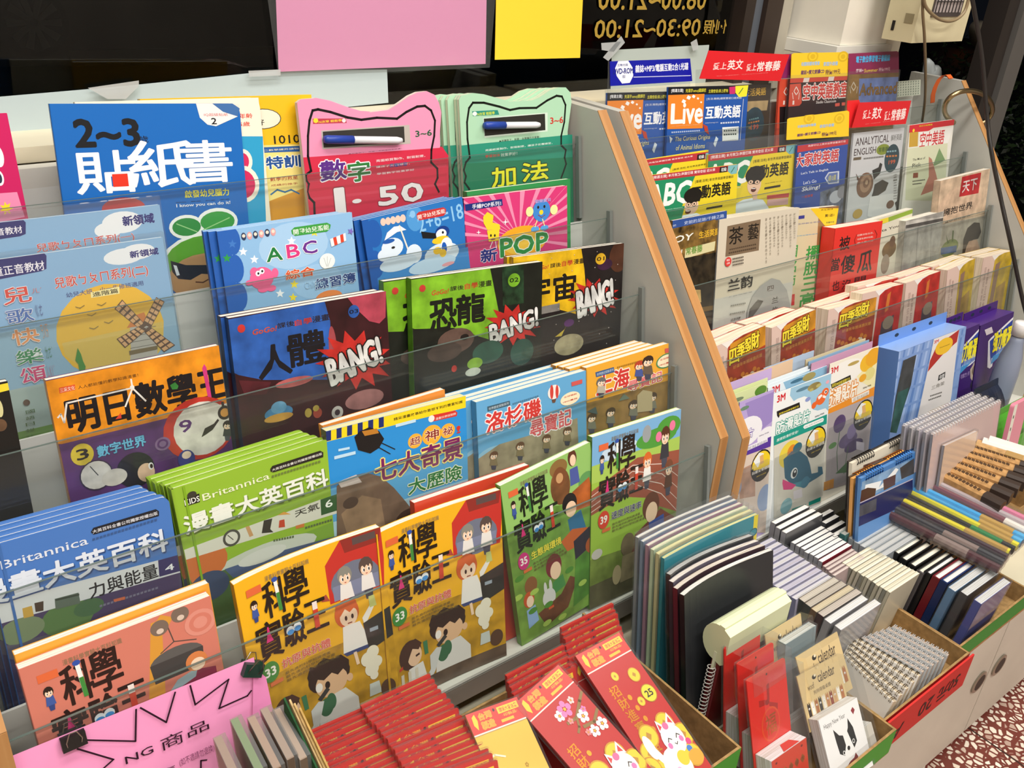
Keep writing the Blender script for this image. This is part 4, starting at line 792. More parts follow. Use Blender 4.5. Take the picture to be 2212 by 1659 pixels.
def a_hunt(city):
    def a(f):
        f.zoom(*S1)
        if city == 'L':
            f.E(900, 1190, 90, 50, '#8ec0dc'); f.P([(810, 1210), (930, 1130), (1100, 1080), (1345, 990), (1365, 1500), (810, 1500)], '#b9ab8c', 'illustration'); f.T('洛杉磯', 862, 1078, 1148, 884, '#cf3a36', .03, '#f4ecec', .05); f.T('尋寶記', 1096, 1096, 1312, 936, '#dc5a62', .02, '#f4ecec', .06)
            f.P([(866, 930), (985, 898), (988, 922), (868, 956)], '#3a5a6c'); f.T('世界歷史探險系列', 874, 950, 980, 904, '#d0dce4'); small(f, 1000, 912, 1140, 868, '#4a7a9a', 14)
            f.E(1220, 852, 32, 38, '#eee8e4'); f.E(1208, 852, 9, 38, '#d0443c'); f.E(1236, 850, 8, 36, '#d0443c'); f.P([(1208, 892), (1232, 888), (1226, 908), (1212, 910)], '#6a4a3a')
            f.E(1306, 886, 50, 34, '#f4e6c4'); f.T('全球暢銷', 1272, 886, 1340, 856, '#c8402e', .02); f.T('1800萬冊', 1268, 912, 1344, 880, '#c8402e', .03); f.P([(1312, 800), (1370, 784), (1370, 806), (1314, 822)], '#d05a56')
            for x, y in ((900, 1190), (1040, 1140), (1180, 1100), (1290, 1060)): kid(f, x, y, 20, '#6a4a34', coat='#8a7a5a')
        else:
            f.P([(1370, 920), (1830, 790), (1840, 1400), (1360, 1400)], '#a8844a', 'illustration'); f.T('上海', 1448, 876, 1620, 716, '#cf3a36', .03, '#f4ecdc', .05); f.T('尋寶記', 1612, 852, 1795, 738, '#dc5a62', .02, '#f4ecdc', .06)
            f.P([(1440, 748), (1538, 720), (1542, 746), (1444, 774)], '#3a5a8c'); f.T('世界歷史探險系列', 1448, 768, 1536, 726, '#d0dce4'); small(f, 1555, 718, 1690, 680, '#a87420', 14)
            f.E(1815, 686, 50, 38, '#4a8a5a'); f.E(1815, 686, 44, 32, '#f6e6c4'); f.T('全球暢銷', 1782, 688, 1846, 658, '#c8402e', .02); f.T('1800萬冊', 1778, 716, 1850, 684, '#c8402e', .03); f.P([(1808, 622), (1856, 610), (1858, 632), (1810, 646)], '#d05a56')
            kid(f, 1672, 712, 22, '#b8452e', coat='#4a5a98'); kid(f, 1718, 690, 26, '#3a2a22', coat='#6a5a4a'); kid(f, 1470, 800, 22, '#6a6a6a', coat='#b8b0a0')
            for x, y in ((1420, 990), (1520, 960), (1640, 920), (1740, 880)): kid(f, x, y, 22, '#4a3a2a', coat='#7a7a6a')
            f.P([(1380, 960), (1440, 930), (1450, 970)], '#4a5a5a'); f.P([(1560, 900), (1590, 860), (1620, 885)], '#6a7a6a'); f.P([(1660, 870), (1690, 840), (1740, 850), (1740, 950), (1660, 960)], '#b8a882')
    return a
la = book('treasure_comic', 'light blue treasure comic with a red city title and balloon, front copy', 'L', 3, zp(S1, (806, 908))[0], zp(S1, (1397, 736))[0], .004, .0108, '#64a8d6', '#4a8cba', art=a_hunt('L'))
stack(la, 'light blue treasure comic %s the front copy', [(-.013, 0), (-.016, 0), (-.018, .008)], 'light blue treasure comics')
sh = book('treasure_comic', 'orange treasure comic with two running children and a red title, front copy', 'L', 3, zp(S1, (1390, 726))[0], zp(S1, (1882, 578))[0], .004, .0108, '#e9a938', '#b87a24', art=a_hunt('S'))
stack(sh, 'orange treasure comic %s the front copy', [(-.020, .001), (-.022, 0), (-.024, 0)], 'orange treasure comics')
# ---- row 4: the science comics
def science(f, title, num, numc, base2, sub, subc, scene):
    f.fr(); f.B(.52, 1, base2, 'illustration'); scene(f)
    f.T('漫畫科學實驗大百科知識', .20, .055, .50, .03, '#8a7a5a', .0); f.R(.07, .055, .17, .09, '#e06a3c')
    f.T('科', .17, .235, .32, .06, title, .018); f.T('學', .315, .235, .47, .05, title, .018); f.T('實', .08, .43, .255, .245, title, .018); f.T('驗', .265, .42, .41, .245, title, .018); f.T('王', .42, .395, .57, .245, title, .018)
    kid(f, .105, .14, .022, '#2a1c16', coat='#3f5aa0', legs='#2f4480'); f.P([(.252, .07), (.275, .07), (.285, .22), (.262, .22)], '#eef2ee'); f.P([(.257, .13), (.28, .13), (.285, .22), (.262, .22)], '#3f8a3c'); f.E(.262, .062, .02, .012, '#2f52a8')
    f.P([(.477, .25), (.51, .25), (.51, .385), (.477, .385)], '#f0e4de'); f.R(.477, .29, .51, .385, '#cf442e'); f.P([(.155, .31), (.162, .27), (.172, .27), (.178, .31), (.192, .345), (.142, .345)], '#d8347c')
    for x, y in ((.31, .34), (.36, .335)): f.E(x, y, .028, .022, '#e8f0f4'); f.E(x, y + .008, .024, .013, '#3f92d8')
    f.E(.135, .49, .062, .052, numc); f.T(num, .10, .51, .172, .468, '#f4f2ea', .04); f.T(sub, .22, .508, .56, .462, subc, .02, '#f4ecd8' if subc != '#f0e04a' else None, .02); f.R(.12, .545, .21, .565, '#d8703c')
    for k in range(3): f.T('最先進的科學知識漫畫', .23, .545 + .02 * k, .55 + .03 * k, .53 + .02 * k, '#6a5a34')
def sc_yellow(f):
    f.P([(.60, .10), (.72, .0), (1, .0), (1, .16), (.98, .30), (.60, .30)], '#c4352c'); f.P([(.72, .0), (1, .0), (.98, .07), (.74, .07)], '#8f3028'); f.R(.80, .01, .96, .045, '#5a4a48'); f.E(.79, .22, .17, .10, '#6f7688'); f.R(.63, .22, .95, .295, '#7f86a0')
    kid(f, .72, .185, .045, '#8a8a80'); kid(f, .87, .175, .045, '#5a4a44'); f.P([(.58, .24), (.545, .25), (.545, .27), (.6, .28)], '#a84a3c')
    f.E(.70, .375, .085, .075, '#d4622c'); f.E(.71, .395, .062, .052, '#f6d9bd'); f.P([(.66, .44), (.78, .44), (.84, .58), (.64, .58)], '#efece6'); f.P([(.64, .58), (.84, .58), (.82, .60), (.66, .60)], '#3a4a7a'); f.P([(.80, .43), (.87, .37), (.89, .39), (.81, .48)], '#efece6'); f.P([(.86, .33), (.90, .33), (.91, .39), (.86, .39)], '#c8d080'); f.L([(.72, .60), (.73, .66)], .004, '#f0d2b4')
    for x in (.69, .735): f.E(x, .40, .009, .013, '#3a201a')
    f.P([(.615, .38), (.63, .32), (.70, .298), (.77, .32), (.785, .38), (.75, .36), (.72, .375), (.69, .35), (.655, .38)], '#d4622c'); f.L([(.70, .43), (.725, .43)], .0015, '#8a3a2a')
    f.P([(.80, .46), (1, .42), (1, .58), (.82, .62)], '#3a3a34', 'illustration'); f.R(.84, .5, .9, .52, '#9aa8b4')
    f.E(.52, .66, .15, .085, '#35241c'); f.E(.53, .70, .115, .075, '#e2b890'); f.P([(.40, .60), (.46, .57), (.50, .56), (.48, .62)], '#35241c'); f.P([(.37, .62), (.40, .57), (.45, .59), (.50, .555), (.56, .585), (.62, .575), (.67, .62), (.66, .68), (.62, .655), (.58, .675), (.54, .65), (.48, .672), (.43, .65), (.39, .69)], '#35241c'); f.E(.66, .715, .022, .022, '#e2b890'); f.E(.44, .70, .025, .025, '#f4eee6'); f.E(.50, .705, .018, .02, '#2a1a14')
    f.P([(.42, .78), (.62, .76), (.70, .84), (.70, .96), (.40, .96)], '#dcd9d2'); f.E(.47, .82, .05, .05, '#3a6a48'); f.E(.51, .80, .035, .045, '#3a6a48')
    f.E(.20, .74, .095, .085, '#4a2f24'); f.E(.235, .755, .06, .06, '#e8c2a0'); f.P([(.11, .72), (.16, .665), (.25, .66), (.30, .70), (.27, .73), (.22, .71), (.19, .75), (.16, .80)], '#4a2f24'); f.L([(.25, .76), (.27, .757)], .003, '#3a201a'); f.P([(.18, .82), (.30, .81), (.34, .95), (.17, .95)], '#e2dfd8'); f.P([(.31, .70), (.345, .70), (.35, .78), (.32, .78)], '#3f7a50'); f.P([(.10, .79), (.13, .78), (.13, .80), (.10, .805)], '#c4402c')
    f.P([(.36, .80), (.42, .77), (.46, .78), (.40, .90), (.34, .96), (.30, .94), (.36, .88)], '#cfd0cc'); f.L([(.44, .76), (.49, .73)], .006, '#3a3a38')
    for x, y, r in ((.80, .66, .05), (.84, .63, .045), (.82, .72, .05), (.86, .69, .04), (.83, .76, .03)): f.E(x, y, r, r * .8, '#ece6d0')
    f.P([(.79, .80), (.86, .80), (.87, .87), (.78, .87)], '#c8cfc8'); f.E(.92, .86, .055, .05, '#5a3f2c'); f.R(0, .92, 1, 1, '#6f5a48', 'illustration'); f.R(0, .90, .35, .93, '#a8783c')
    for k in range(4): f.R(.05 + .06 * k, .83, .075 + .06 * k, .93, '#d8cfbc')
def sc_green(f):
    f.P([(0, .30), (.4, .24), (.7, .3), (1, .25), (1, .56), (0, .56)], '#7fb04a', 'illustration'); f.E(.92, .22, .10, .06, '#5f9a58'); f.E(.62, .06, .10, .05, '#8a6a3a'); f.E(.62, .17, .11, .11, '#8a5a34', 'illustration'); f.E(.62, .11, .07, .055, '#7a4a2a'); f.E(.62, .12, .04, .03, '#c89a6a'); f.E(.78, .04, .05, .05, '#5a3222'); f.E(.785, .055, .034, .034, '#f0d0b0'); f.P([(.74, .10), (.83, .10), (.84, .2), (.73, .2)], '#4a5aa0')
    f.P([(.74, .24), (.95, .2), (.98, .38), (.76, .36)], '#c86a2e', 'illustration'); f.E(.70, .30, .085, .065, '#1f1a1c'); f.E(.71, .335, .062, .048, '#f0cfae'); f.P([(.66, .39), (.82, .37), (.86, .5), (.68, .52)], '#2f6f98'); f.P([(.56, .50), (.70, .46), (.88, .5), (.86, .58), (.62, .58)], '#c4622e'); f.P([(.70, .54), (.90, .5), (.94, .62), (.70, .66)], '#2f2a38')
    f.E(.45, .62, .09, .075, '#7a2f34'); f.E(.465, .655, .062, .055, '#f0cfae'); f.P([(.42, .72), (.54, .7), (.56, .78), (.40, .80)], '#4a8a4a'); f.E(.18, .66, .07, .055, '#8a5a34'); f.E(.14, .74, .06, .05, '#c4562c'); f.E(.15, .755, .04, .036, '#f4d6b8'); f.P([(.10, .80), (.2, .79), (.22, .9), (.1, .92)], '#8fb0d8')
    f.E(.36, .80, .075, .06, '#d4d4d0'); f.E(.33, .73, .018, .04, '#d4d4d0'); f.E(.39, .73, .018, .04, '#d4d4d0'); f.P([(.22, .86), (.5, .82), (.62, .74), (.7, .78), (.56, .93), (.3, .97)], '#7a4a2e', 'illustration'); f.R(.34, .86, .40, .875, '#d05a30'); f.P([(.7, .66), (1, .62), (1, .9), (.62, .95)], '#5f9a3a', 'illustration'); f.E(.9, .62, .07, .05, '#a8542c')
    for k in range(10): f.E((.07 + .137 * k) % 1, .58 + (.13 * k) % .4, .05, .018, '#a9c85a' if k % 2 else '#4f8a34')
def sc_track(f):
    f.B(0, .16, '#7ab0dc'); f.E(.3, .12, .2, .05, '#c8dcec'); f.B(.16, .26, '#a8c85a'); f.E(.72, .12, .24, .055, '#4f9a3c'); f.E(.86, .08, .14, .06, '#4f9a3c'); f.E(.60, .08, .05, .05, '#9aa0a4')
    f.P([(0, .30), (.5, .20), (1, .24), (1, .62), (.6, .48), (.3, .42), (0, .44)], '#9a5440')
    for k in range(4): f.L([(0, .33 + .03 * k), (.45, .235 + .035 * k), (.8, .29 + .06 * k), (1, .40 + .07 * k)], .0012, '#e0cfc4')
    f.P([(0, .44), (.35, .40), (.62, .46), (.7, .62), (.4, .72), (0, .70)], '#9cc044'); f.P([(.5, .66), (.8, .56), (1, .66), (1, 1), (.4, 1)], '#8f4e3c', 'illustration'); f.B(.86, 1, '#6f6a4a', 'illustration')
    kid(f, .62, .24, .045, '#d86a2c', coat='#f0eee8'); kid(f, .82, .13, .05, '#5a3422', coat='#3a3a40'); f.E(.74, .12, .035, .03, '#e87aa0'); f.E(.9, .08, .035, .03, '#e87aa0'); kid(f, .88, .33, .045, '#7a4a34', coat='#5a3a2a')
    f.E(.68, .52, .10, .085, '#6a3f2c'); f.E(.69, .56, .07, .062, '#f0cfae'); f.P([(.66, .62), (.84, .60), (.86, .74), (.68, .72)], '#3f5aa8'); f.P([(.72, .72), (.84, .72), (.80, .82), (.74, .82)], '#2f3f78'); f.E(.94, .72, .03, .03, '#d8a83a')
    f.E(.42, .70, .08, .07, '#8a7a5a', 'illustration'); f.P([(.36, .76), (.5, .76), (.52, .92), (.34, .92)], '#a89a74', 'illustration')
    f.E(.07, .68, .06, .03, '#c8c4bc'); f.E(.30, .86, .05, .06, '#c4b48a'); f.P([(.62, .86), (.9, .7), (.92, .73), (.66, .92)], '#d8c8bc')
def sc_pink(f):
    f.P([(.50, .62), (.66, .02), (.72, .02), (.62, .60)], '#d8983a'); f.P([(.66, .04), (.72, .0), (.78, .03), (.74, .07)], '#d8983a'); f.L([(.74, .05), (.76, .14), (.68, .17)], .0012, '#5a4a44'); f.L([(.76, .14), (.88, .17)], .0012, '#5a4a44'); f.E(.76, .22, .15, .055, '#5d5a58'); f.P([(.61, .21), (.91, .21), (.90, .30), (.62, .30)], '#44403f')
    for x, y in ((.70, .055), (.82, .03)): f.E(x, y, .05, .035, '#7a685c'); f.E(x, y + .015, .02, .012, '#d8c4b4')
    f.P([(.60, .42), (.70, .35), (.86, .31), (.96, .33), (.96, .44), (.66, .52), (.60, .48)], '#8a2444'); f.P([(.66, .38), (.74, .32), (.86, .30), (.84, .34)], '#9ab0b8'); f.E(.68, .47, .05, .04, '#2a2226'); f.E(.86, .27, .062, .045, '#d8824a'); f.E(.865, .285, .042, .03, '#f4d8bc')
    f.E(.92, .10, .09, .06, '#dc9080'); f.E(.92, .10, .065, .043, '#d27c6a'); f.E(.92, .10, .04, .027, '#dc9080')
    f.E(.18, .56, .085, .05, '#b43a4a'); f.R(.16, .5, .62, .535, '#34568e'); f.E(.48, .66, .12, .08, '#4a3a34')
pkb = book('science_comic', 'salmon pink science comic with a crane and a purple car', 'L', 4, zp(Z6, (84, 1196))[0], zp(Z6, (992, 846))[0], .004, .012, '#d27c6a', '#b8645a', art=lambda f: science(f, '#2a1512', '36', '#3f6aa8', '#c97262', '力學與機械', '#34568e', sc_pink))
book('science_comic', 'orange-covered science comic directly behind the salmon pink one', 'L', 4, zp(Z6, (66, 1128))[0], zp(Z6, (985, 786))[0], .018, .010, '#e8a236')
yl = lambda f: science(f, '#221a12', '33', '#3f8a3c', '#e2ab26', '抗原與抗體', '#d85a4a', sc_yellow)
ya = book('science_comic', 'yellow science comic 33 with a red machine, standing alone next to the salmon pink comic', 'L', 4, zp(S2, (132, 650))[0], zp(S2, (912, 340))[0], .004, .010, '#efb41f', '#c88f14', art=yl, group='yellow science comics')
warp_book(ya.r, ya.w, ya.h, .008, .8)
yb = book('science_comic', 'yellow science comic 33 with a red machine, leaning against the green number 35', 'L', 4, zp(S2, (890, 382))[0], zp(S2, (1552, 142))[0], .004, .010, '#efb41f', '#c88f14', art=yl, group='yellow science comics')
warp_book(yb.r, yb.w, yb.h, .007, .8)
book('science_comic', 'red-backed science comic lying a little crooked behind the second yellow one', 'L', 4, zp(S2, (1092, 214))[0], zp(S2, (1702, 10))[0], .028, .010, '#c8452e')
book('science_comic', 'green science comic 35 with a fox, a rabbit and children', 'L', 4, zp(S2, (1548, 124))[0], zp(S1, (1413, 1118))[0], .006, .010, '#93c26a', '#5f9a3a', art=lambda f: science(f, '#1c2416', '35', '#c8347c', '#86b04a', '生態與環境', '#f0e04a', sc_green))
book('science_comic', 'science comic 39 with a running track, last on the lowest row', 'L', 4, zp(S1, (1424, 1094))[0], zp(S1, (1896, 942))[0], .004, .010, '#9cc044', '#4f7a2a', art=lambda f: science(f, '#241a14', '39', '#d8452e', '#8aa048', '速度與速率', '#3a3f6a', sc_track))

# ------------------------------------------------------------------ far rack: magazines, books and blister cards
def ZR(pts, z): return [(z[0] + x * z[2], z[1] + y * z[2]) for x, y in pts]
def flatpart(r, name, pts, off, unit, row, col, art=None, t=0.0008, m='print_gloss', z=Z3):
    """a thin printed card, outline in zoom pixels, standing in the plane of a row; a child of the thing r"""
    o = lip(unit, row, off); q = [hit(*p, o, NO) for p in ZR(pts, z)]; inv = r.matrix_world.inverted()
    mb = MB(); mb.prism([inv @ p for p in q], inv.to_3x3() @ (-NO * t), col, m)
    if art:
        u = Vector((1, 0, 0)); d = u.cross(NO)
        us = [(p - q[0]).dot(u) for p in q]; vs = [(p - q[0]).dot(d) for p in q]
        tl = q[0] + u * min(us) + d * min(vs); f = Face(tl, u, d, max(us) - min(us), max(vs) - min(vs), m); f.zoom(*z); art(f)
        for pts2, fs, c, mm, dz in f.items: mb.mesh([inv @ (tl + u * p[0] + d * p[1] + NO * (dz + .00005)) for p in pts2], fs, c, mm)
    return mb.build(name, r)
def mb_(name, label, row, TL, TR, off, t, front, art=None, z=Z3, **kw):
    return book(name, label, 'R', row, ZR([TL], z)[0], ZR([TR], z)[0], off, t, front, art=art, **kw)
def sh_(z, dx, dy): return (z[0] + dx * z[2], z[1] + dy * z[2], z[2])
# row 0
def a_live(dx, dy):
    def a(f):
        f.zoom(*sh_(Z3, dx, dy)); f.P([(560, 562), (1100, 548), (1092, 606), (560, 614)], '#15171c'); f.T('[精選主題]', 598, 600, 676, 572, '#e8e8ea', .01); f.T('充滿字:emoji翻譯機', 690, 602, 824, 570, '#d8d03c', .01); f.T('主題會話:線上購物', 838, 600, 965, 574, '#d8d03c', .01)
        f.P([(972, 562), (1012, 558), (1010, 606), (974, 608)], '#c42e6c'); f.P([(1012, 556), (1096, 548), (1084, 622), (1035, 628), (1012, 598)], '#efe136'); f.L([(1035, 605), (1060, 570)], .002, '#3a7a3a')
        f.P([(576, 614), (812, 606), (800, 828), (572, 834)], '#e4832a'); f.T('L', 596, 796, 672, 672, '#f4f2f0', .05); f.T('ive', 672, 798, 802, 664, '#f4f2f0', .04)
        for x, y, r in ((710, 630, 15), (742, 623, 12), (770, 636, 8), (790, 660, 7), (678, 655, 15)): f.P([(x - r, y + r * .3), (x - r * .3, y - r), (x + r, y - r * .3), (x + r * .3, y + r)], '#f4f2f0')
        f.T('[生活.職務]優質雙語口語英語', 826, 648, 1052, 624, '#dfe4f0'); f.T('互動英語', 816, 768, 1046, 678, '#f2f3f8', .03); f.T('www.livemag.com', 815, 800, 900, 785, '#cfd8ea'); small(f, 915, 790, 1040, 782, '#cfd8ea', 8)
        f.P([(800, 800), (830, 815), (842, 870), (815, 850)], '#b8402c'); small(f, 598, 850, 785, 838, '#a8b8d8', 14); f.T('Live Interactive English Magazine', 600, 818, 785, 802, '#f2d8c0')
        f.T('The Curious Origins', 620, 922, 848, 868, '#e6dca4', .005, shear=.15); f.T('of Animal Idioms', 625, 972, 815, 924, '#e6dca4', .005, shear=.15); f.P([(868, 930), (885, 880), (900, 895), (880, 950)], '#dfe6f0'); f.P([(585, 880), (605, 895), (590, 925)], '#dfe6f0')
        if dx == 0: f.P([(926, 822), (1032, 816), (1030, 905), (926, 912)], '#e9ecec'); small(f, 935, 840, 1020, 835, '#3a4a4a', 6); small(f, 935, 865, 1020, 860, '#3a4a4a', 6); f.L([(1062, 640), (1040, 905)], .001, '#e8ecf4')
    return a
lv = mb_('magazine', 'blue and orange English magazine with white sticker, in front of its twin', 0, (580, 562), (1098, 550), .004, .004, '#2455a6', a_live(0, 0), group='blue and orange English magazines', m='print_gloss')
l2 = mb_('magazine', 'blue and orange English magazine in a pouch with a navy header, at the left panel', 0, (186, 600), (704, 588), .012, .004, '#2455a6', a_live(-395, 38), group='blue and orange English magazines', sleeve=True)
def a_navy(f):
    f.P([(255, 395), (320, 392), (350, 440), (352, 490), (330, 535), (280, 540), (245, 490), (235, 440)], '#e9ebf3'); f.T('DVD-ROM', 224, 480, 352, 438, '#14207c', .04); f.T('互動光碟', 250, 430, 318, 410, '#3a4486', .01); f.T('版', 282, 505, 302, 484, '#3a4486', .01)
    f.T('雜誌+MP3/電腦互動2合1光碟', 366, 470, 708, 404, '#e6e8f4', .025); f.L([(355, 498), (722, 488)], .0012, '#c8ccea')
flatpart(l2.r, 'header_card', [(202, 396), (720, 378), (734, 524), (205, 556)], .0165, 'R', 0, '#10189a', a_navy)
flatpart(l2.r, 'pouch', [(192, 396), (722, 376), (720, 590), (186, 602)], .0182, 'R', 0, '#fff', None, m='film')
def a_enjoy0(f):
    f.zoom(*Z3); f.T('生活英語', 1070, 624, 1210, 564, '#dcae3a', .02); f.P([(780, 670), (1225, 648), (1215, 712), (780, 740)], '#bfa272'); f.E(1132, 802, 64, 108, '#153f50'); f.T('199', 1112, 838, 1162, 802, '#d8502e', .02); f.T('特價', 1096, 836, 1112, 815, '#d8a04a'); small(f, 1100, 770, 1165, 755, '#6a9aa0', 5); small(f, 1095, 790, 1170, 775, '#c87a3a', 5)
en = mb_('magazine', 'dark brown English magazine with a red header and teal price oval, in a clear pouch', 0, (770, 568), (1243, 536), .0118, .004, '#38291c', a_enjoy0, m='illustration', sleeve=.03)
def a_red(x0, y0, x1, y1, sx0, sy0, sx1, sy1):
    def a(f): f.T('愛上', x0, y0, x0 + (x1 - x0) * .20, y1 + 18, '#f0d8d4', .012, shear=.15); f.T('英文', x0 + (x1 - x0) * .21, y0, x0 + (x1 - x0) * .45, y1, '#f4e4e0', .02, shear=.15); f.T('愛上', x0 + (x1 - x0) * .49, y0 + 8, x0 + (x1 - x0) * .64, y1 + 26, '#f0d8d4', .012, shear=.15); f.T('常春藤', x0 + (x1 - x0) * .65, y0 + 10, x1, y1 + 8, '#f4e4e0', .02, shear=.15); f.T('給您一份理解關懷，學英文也可以這麼有趣', sx0, sy0, sx1, sy1, '#e88a84')
    return a
flatpart(en.r, 'header_card', [(840, 326), (1362, 352), (1302, 524), (780, 508)], .0, 'R', 0, '#d42028', a_red(866, 452, 1305, 384, 890, 494, 1222, 468))
def yellow_header(b, pts, off, row, x0, y0):
    def a(f):
        for x, y, r in ((x0 + 150, y0 + 20, 36), (x0 + 345, y0 + 20, 34)): f.E(x, y, r, r, '#d9b226'); f.E(x, y, r * .7, r * .7, '#eec62f'); f.E(x, y, r * .45, r * .45, '#d9b226')
        f.T('收聽說讀有聲書', x0 + 75, y0 + 82, x0 + 195, y0 + 50, '#8fb4dc', .02, '#e8e4c8', .02); f.T('家庭外說書', x0 + 218, y0 + 82, x0 + 312, y0 + 50, '#8fb4dc', .02, '#e8e4c8', .02)
        f.T('雜誌+課文朗讀CD', x0 + 72, y0 + 138, x0 + 225, y0 + 100, '#5a2a70', .02); f.T('特價199元', x0 + 230, y0 + 138, x0 + 328, y0 + 98, '#5a2a50', .012)
    return flatpart(b.r, 'header_card', pts, off, 'R', row, '#eec62f', a)
def a_air(f):
    f.zoom(*Z3); f.P([(1350, 500), (1760, 480), (1760, 545), (1350, 552)], '#c8402c')
    for k in range(5): f.P([(1375 + k * 80, 505 - k * 4), (1412 + k * 80, 503 - k * 4), (1402 + k * 80, 545 - k * 4), (1365 + k * 80, 547 - k * 4)], '#e0d0c8' if k % 2 else '#c8402c')
    f.R(1300, 540, 1800, 640, '#2c1414'); f.P([(1355, 545), (1435, 538), (1440, 665), (1425, 682), (1350, 690)], '#cc4a34'); f.L([(1405, 560), (1390, 590), (1405, 612), (1420, 590), (1405, 560)], .0018, '#f0e0d8'); f.L([(1380, 600), (1385, 640)], .0015, '#f0e0d8'); f.L([(1425, 600), (1420, 640)], .0015, '#f0e0d8'); f.T('1', 1380, 676, 1392, 650, '#f0e0d8', .02)
    f.T('空中英語教室', 1446, 646, 1738, 528, '#cc3a30', .03, '#f4eeea', .05); f.T('Studio Classroom', 1532, 670, 1662, 642, '#e4dcd8', .01);  f.P([(1655, 668), (1685, 664), (1684, 684), (1655, 688)], '#d85a4a'); f.P([(1698, 662), (1725, 660), (1724, 680), (1698, 682)], '#d85a4a')
ai = mb_('magazine', 'black and red English magazine with a yellow CD header, top row of far rack', 0, (1366, 508), (1740, 490), .008, .004, '#1f1416', a_air, sleeve=True)
yellow_header(ai, [(1375, 352), (1390, 343), (1728, 336), (1741, 346), (1738, 490), (1370, 506)], .0078, 0, 1362, 345)
ai2 = mb_('magazine', 'black and red English magazine showing as a strip at the left behind its yellow-headed twin', 0, (1298, 512), (1672, 494), .016, .004, '#cc4a34', lambda f: (f.zoom(*Z3), f.P([(1298, 690), (1420, 684), (1420, 1200), (1290, 1200)], '#1e1618'), f.L([(1340, 565), (1325, 595), (1340, 616), (1355, 595), (1340, 565)], .0018, '#f0e0d8'), f.T('1', 1320, 676, 1332, 650, '#f0e0d8', .02)))
flatpart(ai2.r, 'header_card', [(1310, 350), (1420, 346), (1420, 500), (1302, 508)], .0158, 'R', 0, '#8a2a62')
def a_adv(f):
    f.zoom(*Z3); f.P([(1812, 508), (2080, 494), (2080, 720), (1805, 720)], '#7890d0', 'illustration'); f.T('Advanced', 1812, 618, 2058, 530, '#9a7230', .03, '#4a3618', .02); f.L([(1775, 530), (1760, 560), (1775, 585), (1790, 560), (1775, 530)], .002, '#e8dcc4'); f.L([(1750, 560), (1756, 600)], .0016, '#e8dcc4'); f.L([(1800, 560), (1795, 600)], .0016, '#e8dcc4')
    f.P([(1742, 482), (2070, 468), (2068, 496), (1742, 508)], '#8f6a30')
ad = mb_('magazine', 'brown and periwinkle English magazine with a maroon header, right end of the top row', 0, (1742, 482), (2068, 468), .006, .004, '#9a7438', a_adv, m='illustration', sleeve=True)
def a_mar(f): f.T('電子數位學習電子書雜誌', 1790, 406, 2012, 352, '#5ab4ea', .035, '#2a3a6a', .02); f.T('雜誌+', 1790, 468, 1840, 442, '#e8dce0', .012); f.T('Summer', 1843, 468, 1932, 440, '#e8c84a', .03); f.T('特價199元', 1936, 462, 2012, 432, '#e0b8c4', .012)
flatpart(ad.r, 'header_card', [(1745, 346), (2055, 330), (2067, 338), (2068, 468), (1742, 481)], .0058, 'R', 0, '#8c2d56', a_mar)
